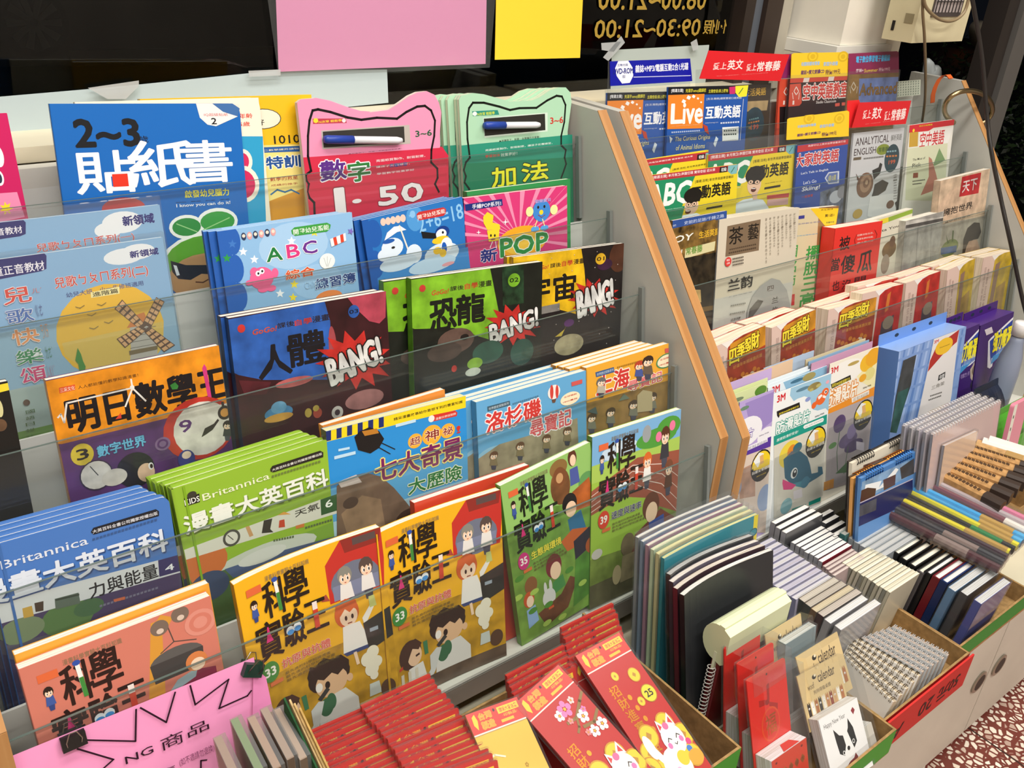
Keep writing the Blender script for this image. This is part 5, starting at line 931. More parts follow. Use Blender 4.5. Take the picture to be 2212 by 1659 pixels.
# row 1
def a_abcm(var):
    def a(f):
        dx, dy = {'l': (-145, -82), 'f': (0, 0), 'r': (375, -130)}[var]; f.zoom(*sh_(Z3, dx, dy))
        f.P([(430, 1130), (1040, 1052), (1030, 1100), (430, 1178)], '#b4343c'); f.T('[精選主題] 本月焦點:商圈密碼 實用會話 週火車', 478, 1160, 882, 1085, '#eadcdc', .012); f.P([(912, 1080), (962, 1074), (956, 1110), (908, 1116)], '#1c1618'); f.T('初級', 920, 1108, 955, 1080, '#eee', .015); f.P([(965, 1070), (1035, 1060), (1020, 1120), (985, 1126), (962, 1105)], '#79b2b8'); f.L([(985, 1112), (1005, 1080)], .0016, '#2f6a4a')
        f.P([(430, 1176), (752, 1136), (655, 1360), (430, 1420)], '#1f8a5e'); f.P([(430, 1345), (685, 1330), (640, 1500), (400, 1600)], '#1f8a5e' if var != 'r' else '#d9c52a')
        f.T('ABC', 438, 1345, 728, 1165, '#f2f4f0', .05, shear=.15); f.T('[基礎.活用] 新世界英語學習雜誌', 752, 1185, 1000, 1130, '#3a3420'); f.T('ABC Interactive English Magazine', 442, 1378, 672, 1335, '#d8e8dc', .005)
        f.T('互動英語', 728, 1292, 982, 1172, '#1c1a14', .03); f.T('2018 3月號 No.187', 828, 1318, 938, 1295, '#4a4420', .008); f.P([(825, 1340), (928, 1322), (926, 1336), (822, 1354)], '#2a2418')
        if var == 'r':
            f.zoom(*Z3); f.P([(990, 1330), (1060, 1290), (1120, 1278), (1190, 1290), (1225, 1340), (1240, 1500), (960, 1500)], '#dfe8ee'); f.E(1133, 1190, 44, 66, '#e8c4a8'); f.E(1140, 1130, 62, 58, '#15120f'); f.P([(1085, 1130), (1100, 1170), (1140, 1150), (1185, 1160), (1200, 1120)], '#15120f'); f.E(1128, 1225, 17, 15, '#5a2018'); f.P([(1115, 1214), (1142, 1214), (1140, 1220), (1117, 1220)], '#f0ece8')
            for x in (1110, 1152): f.E(x, 1176, 18, 15, '#3a2e28'); f.E(x, 1176, 15, 12, '#e8c4a8'); f.E(x, 1176, 5, 6, '#1a1614')
            f.P([(1118, 1245), (1155, 1240), (1150, 1285), (1125, 1290)], '#dcb498'); f.P([(1215, 1262), (1358, 1246), (1355, 1272), (1215, 1286)], '#c43a38'); f.P([(1218, 1290), (1352, 1276), (1350, 1320), (1215, 1330)], '#d8a8a4'); f.P([(960, 1290), (1010, 1240), (1000, 1300), (1030, 1330)], '#f0ead0')
        else:
            f.E(728, 1330, 44, 52, '#e8c4a8'); f.E(738, 1262, 58, 50, '#15120f'); f.P([(685, 1270), (700, 1310), (735, 1290), (780, 1300), (792, 1260)], '#15120f'); f.E(705, 1368, 18, 13, '#5a2018'); f.P([(692, 1360), (718, 1358), (716, 1364), (694, 1366)], '#f0ece8')
            for x in (708, 745): f.E(x, 1322 - (x > 720) * 6, 17, 15, '#3a2e28'); f.E(x, 1322 - (x > 720) * 6, 14, 12, '#e8c4a8'); f.E(x, 1322 - (x > 720) * 6, 5, 6, '#1a1614')
            f.P([(670, 1390), (760, 1375), (820, 1400), (840, 1500), (640, 1500)], '#dfe8ee'); f.B(.42, 1, '#2a2a2c') if False else None
    return a
mb_('magazine', 'green and yellow English magazine leaning lowest in front, beside the rack panel', 1, (466, 1132), (1030, 1060), .004, .004, '#e4cc2c', a_abcm('f'), group='green and yellow English magazines')
mb_('magazine', 'green and yellow English magazine half hidden behind the lowest one', 1, (321, 1048), (838, 968), .0175, .004, '#e4cc2c', a_abcm('l'), group='green and yellow English magazines')
mb_('magazine', 'green and yellow English magazine in clear pouch with the boy in full view', 1, (838, 1000), (1412, 930), .0130, .004, '#e4cc2c', a_abcm('r'), group='green and yellow English magazines', sleeve=.02)
def a_talk(f):
    f.zoom(*Z3); f.P([(1410, 942), (1745, 895), (1745, 930), (1410, 985)], '#c42c34'); f.T('為國中以上英文自學者量身打造', 1480, 950, 1725, 905, '#f0d8d8', .01); f.T('大家說英語', 1396, 1082, 1682, 960, '#cc2a32', .03, '#f2f2f6', .05)
    f.T("Let's Talk in English", 1435, 1132, 1612, 1086, '#e0e6f2', .012); f.T("Let's Go", 1450, 1192, 1536, 1156, '#e0e6f2', .005); f.T('Skiing!', 1440, 1244, 1558, 1192, '#f2f4f8', .03, shear=.1); f.P([(1588, 1150), (1612, 1112), (1682, 1104), (1680, 1182), (1612, 1190)], '#cfd6e4'); f.P([(1596, 1150), (1616, 1120), (1672, 1112), (1670, 1174), (1616, 1182)], '#5f74ae'); f.T('1頁 0.5頁', 1610, 1170, 1662, 1128, '#d8d04a', .01)
    f.P([(1560, 1240), (1740, 1180), (1740, 1600), (1540, 1600)], '#7a86a4', 'photo_print'); f.E(1660, 1270, 40, 40, '#b8bcc8'); f.T('一起滑雪', 1440, 1282, 1512, 1252, '#c83a34', .01); f.E(1700, 1240, 30, 40, '#8a8a94')
tk = mb_('magazine', 'royal blue English magazine with red title and a yellow CD header', 1, (1414, 940), (1742, 898), .006, .004, '#1f49a2', a_talk, sleeve=True)
yellow_header(tk, [(1348, 772), (1362, 762), (1735, 714), (1747, 722), (1744, 880), (1342, 904)], .0058, 1, 1338, 745)
def a_ana(f):
    f.zoom(*Z3); f.T('ANALYTICAL', 1786, 944, 2008, 866, '#3a2428', .005); f.T('ENGLISH', 1776, 1008, 1922, 944, '#3a2428', .005); f.T('解析英語', 2015, 912, 2088, 862, '#7a7a78', .012); f.E(1965, 965, 42, 34, '#87962a'); f.T('常春藤', 1935, 985, 2000, 945, '#3a5a1c', .02); f.E(2022, 1022, 46, 88, '#143c48')
    f.T('199', 2000, 1062, 2045, 1030, '#e0602c', .02); small(f, 1990, 975, 2055, 968, '#8ab0b8', 4); small(f, 1985, 1005, 2060, 1000, '#d8803a', 4); f.P([(1775, 1018), (1825, 1012), (1822, 1030), (1772, 1036)], '#6a5a44'); small(f, 1840, 1020, 1970, 1005, '#6a6a68', 12)
    f.E(1848, 1195, 52, 78, '#7c563e'); f.E(1852, 1185, 36, 56, '#a88468'); f.E(1855, 1180, 20, 32, '#7c563e'); f.E(1858, 1178, 9, 14, '#c8a888'); f.P([(1790, 1120), (1808, 1150), (1815, 1180), (1798, 1160)], '#6a4a3a'); f.P([(1895, 1100), (1935, 1080), (1945, 1050), (1960, 1060), (1945, 1120), (1905, 1160)], '#1e1c1c'); f.P([(1910, 1190), (1960, 1160), (2000, 1180), (1980, 1230), (1920, 1270), (1870, 1330), (1900, 1240)], '#2a2826'); f.P([(1880, 1270), (2080, 1240), (2080, 1400), (1860, 1400)], '#e4e4e4'); f.E(2010, 1320, 24, 26, '#7a5a4a'); f.P([(2040, 1310), (2065, 1295), (2060, 1340)], '#2a2826'); f.E(1800, 1380, 30, 30, '#c8a44a'); f.V('這是一本英文學習雜誌', 2030, 1120, 2055, 1290, '#7a7a78')
an = mb_('magazine', 'white English magazine with a brown snail and a red header, in a clear pouch', 1, (1775, 862), (2104, 824), .008, .004, '#d2d3d6', a_ana, sleeve=True)
flatpart(an.r, 'header_card', [(1812, 662), (2148, 650), (2112, 800), (1766, 826)], -.0005, 'R', 1, '#d2222a', a_red(1832, 770, 2116, 690, 1850, 800, 2080, 775))
flatpart(an.r, 'header_back', [(1736, 650), (1812, 645), (1830, 720), (1766, 826), (1745, 826), (1733, 690)], .0075, 'R', 1, '#e02a2c')
def a_amer(f):
    f.zoom(*Z4); f.P([(1230, 1062), (1630, 1012), (1615, 1062), (1440, 1086), (1400, 1112), (1230, 1128)], '#d0303a'); f.P([(1238, 1126), (1312, 1118), (1306, 1242), (1232, 1250)], '#c8a040'); f.P([(1320, 1126), (1620, 1070), (1560, 1220), (1315, 1262)], '#ecebe6'); f.T('空中美語', 1318, 1256, 1538, 1098, '#cc3038', .015); f.P([(1220, 1262), (1560, 1215), (1560, 1700), (1200, 1700)], '#d6d9ba'); f.P([(1490, 1258), (1540, 1360), (1430, 1420)], '#7d9a6a'); f.P([(1400, 1330), (1425, 1350), (1460, 1470), (1490, 1600), (1330, 1659), (1400, 1500)], '#b87a6a'); f.T('The Most of', 1262, 1368, 1370, 1330, '#2a2a28', .01); f.T('Pick', 1258, 1425, 1335, 1378, '#2a2a28', .005); f.P([(1268, 1470), (1310, 1465), (1308, 1508), (1265, 1512)], '#8a4a3a'); small(f, 1262, 1535, 1370, 1520, '#3a3a36', 10); small(f, 1262, 1560, 1340, 1550, '#3a3a36', 8); f.T('新訂分級閱讀', 1318, 1078, 1430, 1050, '#f4d83a', .015); f.E(1270, 1108, 9, 14, '#f4d83a')
mb_('magazine', 'red-topped English magazine with a green leaf shape, by the far end panel', 1, (1240, 1064), (1618, 1014), .006, .006, '#e6e4da', a_amer, z=Z4)
# row 2
def a_enj2(f):
    f.zoom(*S3); f.P([(180, 215), (780, 108), (775, 170), (180, 285)], '#2d4d92'); f.T('測驗資訊全收錄', 240, 262, 405, 215, '#b8c4dc', .008); f.T('史前的足跡/千錘之路', 462, 220, 752, 140, '#b8c4dc', .008); f.P([(180, 285), (690, 180), (700, 430), (180, 520)], '#9a7638', 'photo_print'); f.T('ENJOY', 232, 400, 530, 278, '#ecebe2', .02, shear=.15); f.T('ENGLISH', 210, 508, 448, 398, '#e4e2d8', .02, shear=.15); f.T('生活英語', 568, 320, 720, 240, '#dcae2e', .025)
    f.P([(470, 395), (688, 338), (680, 405), (465, 465)], '#d3ca9c'); f.T('常春藤', 474, 440, 594, 362, '#5a8a30', .02); f.P([(180, 520), (690, 420), (690, 800), (180, 900)], '#3a3020', 'photo_print'); f.E(480, 760, 26, 60, '#15120e'); f.E(555, 750, 30, 70, '#15120e'); f.E(480, 690, 16, 18, '#b89a6a'); f.P([(530, 690), (580, 690), (585, 780), (525, 790)], '#caa76a'); f.P([(440, 880), (700, 830), (700, 1100), (440, 1100)], '#221c14', 'photo_print')
mb_('magazine', 'brown English magazine with a curled navy top, tight against the left panel', 2, (205, 222), (772, 118), .006, .006, '#6a5230', a_enj2, z=S3)
def a_tea(f):
    f.zoom(*S3); f.B(.48, 1, '#c2bfb8'); f.P([(775, 230), (1016, 180), (1002, 405), (760, 452)], '#79654f'); f.T('茶', 783, 368, 892, 228, '#1d1712', .015); f.T('藝', 920, 334, 1006, 204, '#1d1712', .01); small(f, 790, 395, 985, 355, '#4a3a2c', 14); small(f, 785, 420, 985, 380, '#4a3a2c', 14)
    for k in range(8): f.V('靜心品茗一杯好茶自在人生', 1048 + k * 29, 168 - k * 5, 1062 + k * 29, 500 - k * 20 - (k % 3) * 40, '#8a8070')
    f.E(776, 487, 23, 34, '#d03a36'); f.T('特別', 764, 485, 788, 465, '#f4e0dc', .01); f.T('企劃', 764, 506, 788, 488, '#f4e0dc', .01)
    for k in range(3): small(f, 808, 462 + 22 * k, 890, 445 + 22 * k, '#5a5248', 7)
    f.T('兰韵', 772, 705, 956, 578, '#1c1a18', .012); f.P([(905, 940), (915, 840), (950, 740), (1010, 660), (1090, 605), (1150, 620), (1200, 690), (1225, 800), (1200, 960), (900, 1000)], '#a3a19e'); f.P([(930, 830), (990, 760), (1030, 770), (1000, 820), (940, 900), (910, 960)], '#6d6a66', 'illustration'); f.T('四', 1058, 702, 1106, 655, '#5a4a44', .012); f.T('兰', 1090, 790, 1140, 735, '#3a3632', .01); f.T('竹', 1090, 860, 1135, 805, '#3a3632', .01); f.T('一上自然是道', 735, 755, 950, 700, '#6a6862'); small(f, 795, 800, 905, 780, '#7a7872', 8); small(f, 790, 860, 900, 840, '#7a7872', 8); f.T('北京海敦', 795, 918, 868, 880, '#4a4844', .01)
te = mb_('magazine', 'beige tea magazine with a brown square and brushed characters, front copy', 2, (715, 182), (1297, 94), .004, .0045, '#cfc5b2', a_tea, z=S3, spine='#8a8b90')
stack(te, 'beige tea magazine with grey spine %s the front copy', [(-.003, 0), (-.004, 0), (-.004, 0), (-.003, 0)], 'beige tea magazines')
def a_three(f):
    f.zoom(*S3); f.P([(1440, 80), (1600, 80), (1560, 420), (1500, 900), (1390, 900)], '#a8794c', 'illustration'); f.P([(1378, 82), (1580, 100), (1545, 302)], '#f0c424'); f.T('養生保健', 1450, 120, 1540, 100, '#4a3a14', .01); f.T('買1送1', 1480, 165, 1548, 138, '#2a2010', .025); f.T('附贈手冊', 1490, 212, 1548, 192, '#2a6a3a', .02)
    f.P([(1288, 156), (1334, 150), (1332, 174), (1286, 180)], '#3a3a8a'); f.T('生機飲食養生', 1285, 220, 1448, 192, '#8a86a8', .01); f.T('百病自癒新療法', 1270, 306, 1430, 280, '#7ab0d0', .02)
    for k, ch in enumerate('擺脫三高'): f.T(ch, 1340 - k * 16, 475 + k * 113, 1462 - k * 16, 362 + k * 113, '#2f9a48', .03)
    for k, ch in enumerate('個名師'): f.T(ch, 1215 - k * 8, 460 + k * 110, 1285 - k * 8, 362 + k * 110, '#3a9a4c', .02)
    f.P([(1232, 725), (1262, 720), (1258, 800), (1228, 805)], '#cc3a3a')
mb_('health_book', 'tan health book with tall green characters and a yellow corner flash', 2, (1200, 118), (1582, 82), .034, .012, '#d3c4a0', a_three, z=S3)
def a_fool(f):
    f.zoom(*S3); f.T('被', 1582, 408, 1668, 296, '#1d1012', .02); f.T('當', 1520, 560, 1592, 455, '#1d1012', .02); f.T('傻', 1590, 580, 1705, 430, '#1d1012', .025); f.T('瓜', 1712, 570, 1832, 400, '#1d1012', .025); f.T('也', 1528, 702, 1590, 620, '#3a1416', .02); f.T('沒', 1600, 690, 1672, 610, '#3a1416', .02); f.T('問', 1690, 670, 1778, 585, '#3a1416', .02)
    f.L([(1712, 290), (1695, 330), (1702, 372)], .001, '#3a1414'); f.L([(1842, 258), (1858, 290), (1845, 330)], .001, '#3a1414')
    for k, t in enumerate(('但願沒有白活，', '也要有夢的知識。', '做人要大方')): f.T(t, 1712, 305 + k * 28, 1832, 270 + k * 28, '#f0c8c0', .008)
mb_('self_help_book', 'thick red book with black brushed characters and white page edges', 2, (1556, 246), (1900, 190), .004, .028, '#dc3028', a_fool, z=S3, pages='#f6efe2')
def a_gotta(f): f.zoom(*S4); f.P([(860, 195), (1115, 108), (1110, 140), (860, 230)], '#8aa63a'); f.P([(860, 190), (930, 170), (930, 205), (860, 225)], '#e0cc3a'); f.T('Gotta You', 800, 305, 1010, 222, '#3a302a', .012); f.E(935, 410, 50, 60, '#8a6a44', 'illustration'); f.E(905, 520, 30, 70, '#9a8a7a'); f.E(960, 350, 20, 40, '#6a4a34')
mb_('leisure_magazine', 'cream magazine with a green top edge between the red book and the grey one', 2, (790, 196), (1112, 104), .018, .014, '#d5cfbd', a_gotta, z=S4)
def a_grey(f): f.zoom(*S4); f.P([(1050, 185), (1345, 165), (1330, 210), (1050, 240)], '#d8d4cc'); f.P([(1060, 230), (1340, 175), (1335, 200), (1060, 255)], '#5a5654'); f.L([(1150, 250), (1130, 600)], .002, '#8d8a88'); f.L([(1250, 230), (1240, 600)], .002, '#97948f')
mb_('hardback_book', 'plain grey book with pale spine beside the portrait magazine', 2, (1060, 200), (1345, 124), .004, .020, '#b3b0aa', a_grey, z=S4, spine='#cfcac0', m='illustration')
def a_world(f):
    f.zoom(*S4); f.E(1470, 60, 150, 120, '#e9c9ab'); f.zoom(*Z4); f.P([(1684, 1502), (1846, 1464), (1822, 1640), (1658, 1672)], '#c6202c'); f.T('天下', 1682, 1638, 1815, 1512, '#f4e8e4', .02); f.zoom(*S4); f.T('擁抱世界', 1336, 166, 1560, 50, '#1f1a18', .02); f.T('最好的在等我', 1348, 218, 1542, 150, '#4a403a', .012); f.P([(1290, 230), (1680, 150), (1680, 600), (1280, 600)], '#b9b2a4'); f.E(1385, 400, 62, 60, '#7d8a52', 'illustration'); f.P([(1320, 400), (1440, 380), (1435, 430), (1320, 450)], '#4a6a9c'); f.P([(1360, 300), (1375, 350), (1385, 360), (1368, 370)], '#5a6a3a'); f.P([(1408, 268), (1418, 270), (1412, 350), (1400, 355)], '#5a6a3a')
    f.P([(1480, 440), (1490, 330), (1520, 250), (1570, 208), (1610, 212), (1622, 280), (1600, 330), (1560, 340), (1520, 390), (1500, 450)], '#3a302c'); f.P([(1500, 440), (1512, 390), (1530, 350), (1590, 335), (1610, 400), (1590, 480), (1520, 500)], '#c8a48c')
mb_('news_magazine', 'peach and grey magazine with a red title square and a profile portrait', 2, (1500, 1536), (1952, 1424), .006, .014, '#e2c6a8', a_world, z=Z4, m='illustration')
# row 3: thick fortune books bound at the right, their covers curling at the left edge
def fortune(label, TL, TR, z, off, col, kind, fe=.34):
    def a(f):
        f.fr()
        def cv(x): return [(x + .0, .05), (x + .12, .015), (x + .30, 0), (1, 0), (1, 1), (x - .05, 1), (x - .04, .5)]
        f.R(0, 0, 1, 1, '#d9bdb0'); f.V('開運招財寶典今年運勢', .10, .10, .16, .8, '#a08078'); f.V('農曆吉日每日宜忌', .20, .12, .26, .8, '#a08078'); f.P([(fe - .12, .0), (fe + .3, .0), (fe + .12, .02), (fe, .06)], '#efe9e2'); f.P(cv(fe), col, 'illustration')
        if kind == 'four':
            f.P([(fe + .05, .03), (1, 0), (1, .16), (fe + .02, .20)], '#e09a2a', 'illustration'); f.T('四', fe + .03, .20, fe + .22, .08, '#f0dc3a', .03, '#4a2010', .05); f.T('季', fe + .18, .17, fe + .36, .06, '#f0dc3a', .03, '#4a2010', .05); f.T('發', fe + .33, .15, fe + .50, .04, '#f0dc3a', .03, '#4a2010', .05); f.T('財', fe + .47, .15, fe + .63, .02, '#f0dc3a', .03, '#4a2010', .05); f.T('好運年年開運農民曆', fe + .1, .245, .93, .215, '#e0a04a'); f.E(.72, .38, .07, .05, '#d8c8b0'); f.E(.72, .44, .12, .07, '#b8482c')
            for k in range(8): f.E(fe + .05 + .08 * k, .32 + .02 * (k % 3), .04, .02, '#c8782a')
        elif kind == 'red':
            f.P([(.62, .06), (.70, .04), (.68, .2), (.60, .22)], '#c8702c'); f.P([(.55, .30), (.85, .26), (.85, .6), (.52, .66)], '#5a4a54', 'illustration'); f.E(.72, .32, .14, .06, '#8a7a6a')
        else:
            f.P([(fe + .05, .1), (fe + .2, .08), (fe + .1, 1), (fe, 1)], '#8a6a5a'); f.E(.72, .2, .1, .1, '#c8a83a', 'illustration'); f.P([(.6, .35), (.9, .3), (.9, .8), (.58, .8)], '#b8924a', 'illustration')
    return book('fortune_book', label, 'R', 3, ZR([TL], z)[0], ZR([TR], z)[0], off, .026, '#d9bdb0', back=col, art=a, spine=col, pages='#f5e7d2', right_spine=True, group='thick almanac books on the fourth row of the far rack')
for k, (lb, TL, TR, z, off, col, kd) in enumerate((
    ('thick almanac with a fiery gold cover, first from the left panel', (687, 1102), (1050, 948), S3, .004, '#b4442a', 'four'),
    ('thick almanac with a fiery gold cover, second from the left panel', (1096, 967), (1415, 832), S3, .004, '#b4442a', 'four'),
    ('thick almanac with a fiery gold cover, third and rightmost of the gold ones', (1508, 835), (1856, 742), S3, .004, '#b4442a', 'four'),
    ('thick almanac with a red cover, left one of the two red ones in front', (738, 743), (1042, 668), S4, .004, '#cc2f28', 'red'),
    ('thick almanac with a red cover, right one of the two red ones in front', (1062, 662), (1318, 572), S4, .004, '#cc2f28', 'red'),
    ('thick almanac with a yellow cover, left one of the two yellow ones', (1372, 566), (1577, 478), S4, .004, '#d8b42c', 'yel'),
    ('thick almanac with a yellow cover, the one of two by the end panel', (1640, 474), (1892, 412), S4, .004, '#d8b42c', 'yel'),
    ('thick almanac standing behind the first gold one at the left panel', (596, 1066), (900, 950), S3, .032, '#cc2f28', 'red'),
    ('thick almanac standing behind the second gold one', (925, 945), (1275, 832), S3, .032, '#cc2f28', 'red'),
    ('thick almanac with a red edge standing behind the third gold one', (1412, 818), (1762, 705), S3, .032, '#cc2f28', 'red'),
    ('thick almanac standing behind the left red one in front', (700, 690), (1000, 620), S4, .032, '#cc2f28', 'red'),
    ('thick almanac standing behind the right red one in front', (1010, 620), (1250, 545), S4, .032, '#cc2f28', 'red'),
    ('thick almanac standing behind the left yellow one', (1260, 540), (1500, 462), S4, .032, '#d8b42c', 'yel'),
    ('thick almanac standing behind the right yellow one', (1540, 462), (1830, 388), S4, .032, '#d8b42c', 'yel'))):
    fortune(lb, TL, TR, z, off, col, kd, (.24, .22, .22, .42, .35, .45, .40)[k] if k < 7 else .3)
# row 4: blister cards
def badge(f, x, y, rx, ry):
    f.E(x, y, rx, ry, '#1e1c1a'); f.E(x, y, rx * .9, ry * .9, '#f2d02c', a0=180, a1=360); f.P([(x - rx * .9, y - ry * .05), (x + rx * .9, y - ry * .3), (x + rx * .9, y + ry * .1), (x - rx * .8, y + ry * .35)], '#f2d02c'); f.P([(x - rx * .8, y - ry * .25), (x - rx * .2, y - ry * .85), (x + rx * .3, y - ry * .8), (x - rx * .35, y + ry * .15)], '#eef0ee'); f.P([(x - rx * .15, y - ry * .6), (x + rx * .2, y - ry * .75), (x + rx * .3, y - ry * .2), (x - rx * .1, y - ry * .05)], '#e0b070'); f.T('好撕不易殘留', x - rx * .95, y + ry * .45, x + rx * .9, y + ry * .12, '#f4f0e8', .02, '#1e1c1a', .03); f.T('殘膠少好清理', x - rx * .5, y + ry * .72, x + rx * .5, y + ry * .5, '#e8c82c')
def a_card(kind):
    def a(f):
        f.zoom(*S5)
        if kind == 'fish':
            f.P([(555, 185), (850, 85), (845, 345), (800, 335), (745, 352), (712, 345), (700, 318), (690, 262), (650, 250), (600, 268), (575, 285), (548, 245)], '#9bc5de'); f.T('3M', 456, 296, 516, 226, '#d0242c', .05); f.E(640, 198, 46, 12, '#5a8298'); f.E(720, 180, 44, 26, '#a8985a', 'illustration'); f.E(752, 172, 18, 12, '#b8b06a'); f.E(700, 205, 14, 10, '#b8b06a'); f.E(675, 272, 18, 15, '#8a9ad0'); f.E(815, 148, 12, 12, '#e8a8b8')
            f.E(768, 268, 32, 40, '#e8682a'); f.E(798, 222, 24, 30, '#e8682a'); f.P([(745, 255), (770, 235), (780, 245), (752, 275)], '#f6f0ea'); f.P([(785, 240), (805, 250), (800, 265), (778, 258)], '#f6f0ea'); f.E(802, 218, 9, 12, '#fff'); f.E(803, 218, 5, 8, '#1a1a1a'); f.E(718, 315, 16, 22, '#e8682a'); f.P([(725, 290), (740, 275), (748, 300), (735, 312)], '#e8682a')
            f.P([(453, 358), (615, 292), (620, 330), (475, 384), (468, 404), (456, 390)], '#1e1c1a'); f.T('採用3M全新背膠技術', 468, 384, 610, 312, '#f0dc3a', .012); f.T('防滑貼片', 448, 520, 692, 340, '#f4f9f7', .03, '#239a88', .06); f.T('Safety-Walk', 724, 405, 792, 362, '#3a4a48', .012); f.P([(432, 535), (810, 378), (808, 445), (432, 602)], '#239a88'); f.T('居家防滑好安全!', 452, 575, 606, 488, '#eef6f2', .015); f.P([(640, 470), (650, 455), (780, 402), (788, 412), (782, 430), (650, 482)], '#f0f4f2'); f.T('浴缸·臉盆·淋浴區適用', 650, 474, 780, 412, '#2a4a48')
            f.P([(432, 602), (808, 445), (805, 985), (432, 1120)], '#d9d5c6'); f.E(545, 660, 70, 90, '#ead24a'); f.E(560, 640, 30, 45, '#e08a2c'); f.P([(500, 700), (560, 640), (620, 640), (670, 680), (690, 740), (700, 800), (745, 790), (745, 750), (775, 750), (782, 800), (740, 830), (690, 860), (650, 890), (560, 880), (510, 830)], '#27617a'); f.P([(540, 880), (700, 830), (640, 900)], '#3f8a9c'); f.E(576, 796, 22, 36, '#e9ece8'); f.E(580, 796, 15, 28, '#16202a'); f.E(582, 785, 6, 9, '#e9ece8'); f.P([(495, 840), (540, 860), (590, 880), (560, 912), (500, 915), (492, 870)], '#dc3a80'); f.E(655, 860, 28, 38, '#3a7a94'); f.E(600, 615, 30, 34, '#3a6a7a'); f.P([(570, 925), (630, 905), (635, 965), (572, 985)], '#e6dfe4'); f.E(520, 1030, 38, 52, '#7ab4bc'); f.P([(680, 1000), (765, 965), (762, 995), (680, 1028)], '#239a88'); f.P([(560, 1050), (660, 1015), (658, 1040), (560, 1076)], '#239a88'); badge(f, 730, 575, 66, 104)
        elif kind == 'purple':
            f.P([(230, 300), (440, 215), (440, 420), (330, 500), (300, 440), (250, 400)], '#9b88c6'); f.E(250, 500, 95, 100, '#eeedf2'); f.E(380, 530, 60, 60, '#eeedf2'); f.E(226, 335, 30, 14, '#6a8a72'); f.P([(100, 470), (205, 435), (205, 470), (100, 505)], '#2a241c'); f.T('背膠技術', 115, 500, 200, 440, '#e8c82c', .012); f.T('防滑貼片', 30, 640, 290, 470, '#f0ecf6', .03, '#5a3a9c', .06); f.T('Safety-Walk', 328, 540, 398, 500, '#4a3a6a', .012); f.P([(80, 680), (425, 530), (425, 600), (80, 735)], '#5a3a9c'); f.P([(236, 612), (388, 545), (388, 572), (238, 640)], '#f0eef4'); f.T('浴缸·臉盆·淋浴區適用', 246, 634, 382, 556, '#4a3a6a')
            f.P([(80, 735), (425, 600), (425, 1250), (80, 1250)], '#dccabb'); f.P([(180, 780), (300, 720), (300, 960), (190, 980)], '#d0a48c', 'illustration'); f.E(370, 970, 50, 90, '#8ea4c8'); f.E(160, 910, 40, 60, '#a0a4b8'); badge(f, 342, 742, 68, 108)
        else:
            f.P([(1010, 90), (1180, -110), (1180, 190), (1060, 150)], '#f0e6b0'); f.E(940, 80, 130, 80, '#f2f0ea'); f.E(1100, 10, 50, 60, '#ecb82c'); f.E(1140, -30, 50, 60, '#e8a828'); f.E(1115, 90, 34, 42, '#e0d68a'); f.E(1065, 120, 24, 26, '#e8a828'); f.T('3M', 838, 92, 892, 32, '#d0242c', .05); f.E(1000, 15, 38, 12, '#b8a058'); f.P([(838, 165), (978, 98), (982, 130), (845, 196)], '#1e1c1a'); f.T('採用3M全新背膠技術', 845, 190, 975, 112, '#f0dc3a', .012); f.T('防滑貼片', 790, 335, 1034, 128, '#f6f2e6', .03, '#e08a28', .06); f.T('Safety-Walk', 1066, 202, 1126, 162, '#4a4438', .012)
            f.P([(810, 345), (1150, 180), (1148, 250), (810, 400)], '#e8922a'); f.P([(985, 265), (1110, 205), (1108, 236), (988, 296)], '#f6f2ea'); f.T('浴缸·臉盆·淋浴區適用', 994, 290, 1104, 216, '#6a4a1c'); f.P([(810, 380), (1140, 245), (1140, 920), (800, 920)], '#b0a6a8'); f.E(900, 445, 40, 60, '#6a5482', 'illustration'); f.E(960, 560, 60, 50, '#7a6694', 'illustration'); f.E(1000, 600, 60, 40, '#5f4a78', 'illustration'); f.E(985, 500, 30, 50, '#8a7aa4'); f.L([(900, 500), (880, 650), (885, 780)], .002, '#4a6a4a'); f.L([(960, 610), (930, 800)], .002, '#4a6a4a'); f.E(850, 600, 26, 20, '#5a8a4a'); f.P([(870, 800), (950, 720), (1050, 660), (1110, 645), (1060, 720), (960, 790)], '#3f6a3a'); f.P([(1018, 570), (1075, 580), (1072, 640), (1018, 625)], '#d8d0dc'); f.P([(790, 860), (860, 835), (856, 900), (786, 920)], '#e0962c'); badge(f, 1068, 382, 62, 100)
    return a
def card(label, TL, TR, off, kind, col, z=S5, blister=True, art=None, t=.0012, h=None):
    b = book('blister_card', label, 'R', 4, ZR([TL], z)[0], ZR([TR], z)[0], off, t, col, art=art if art else a_card(kind), pages=col, cat='hanging card', ct=.0004, h=h, group=None, level=True)
    if blister:
        w, h2 = b.w, b.h; MB().box(-w * .42, w * .42, -.011, -.0008, h2 * .10, h2 * .54, '#fff', 'film').build('blister', b.r)
    return b
fc = card('white and sky-blue anti-slip card with a teal whale, nearest of its pack', (430, 240), (842, 92), .004, 'fish', '#eef2f2')
fc.r['group'] = 'sky-blue anti-slip cards'
for k, (dx, dy, lb) in enumerate(((-.008, .010, 'sky-blue anti-slip card directly behind the whale one'), (-.010, .014, 'sky-blue anti-slip card second behind the whale one'), (-.008, .018, 'sky-blue anti-slip card third behind the whale one'))):
    card(lb, (392 - k * 8, 190 - k * 18), (812 - k * 8, 36 - k * 22), .018 + k * .004, 'fish', '#e4edf2', blister=False, art=lambda f: (f.zoom(*S5), f.P([(500, 150), (830, 0), (830, 300), (560, 300)], '#8fbad6'), f.T('3M', 420, 232, 476, 166, '#d0242c', .05), f.E(600, 138, 46, 12, '#44708a'), f.E(684, 110, 44, 26, '#a8985a')))
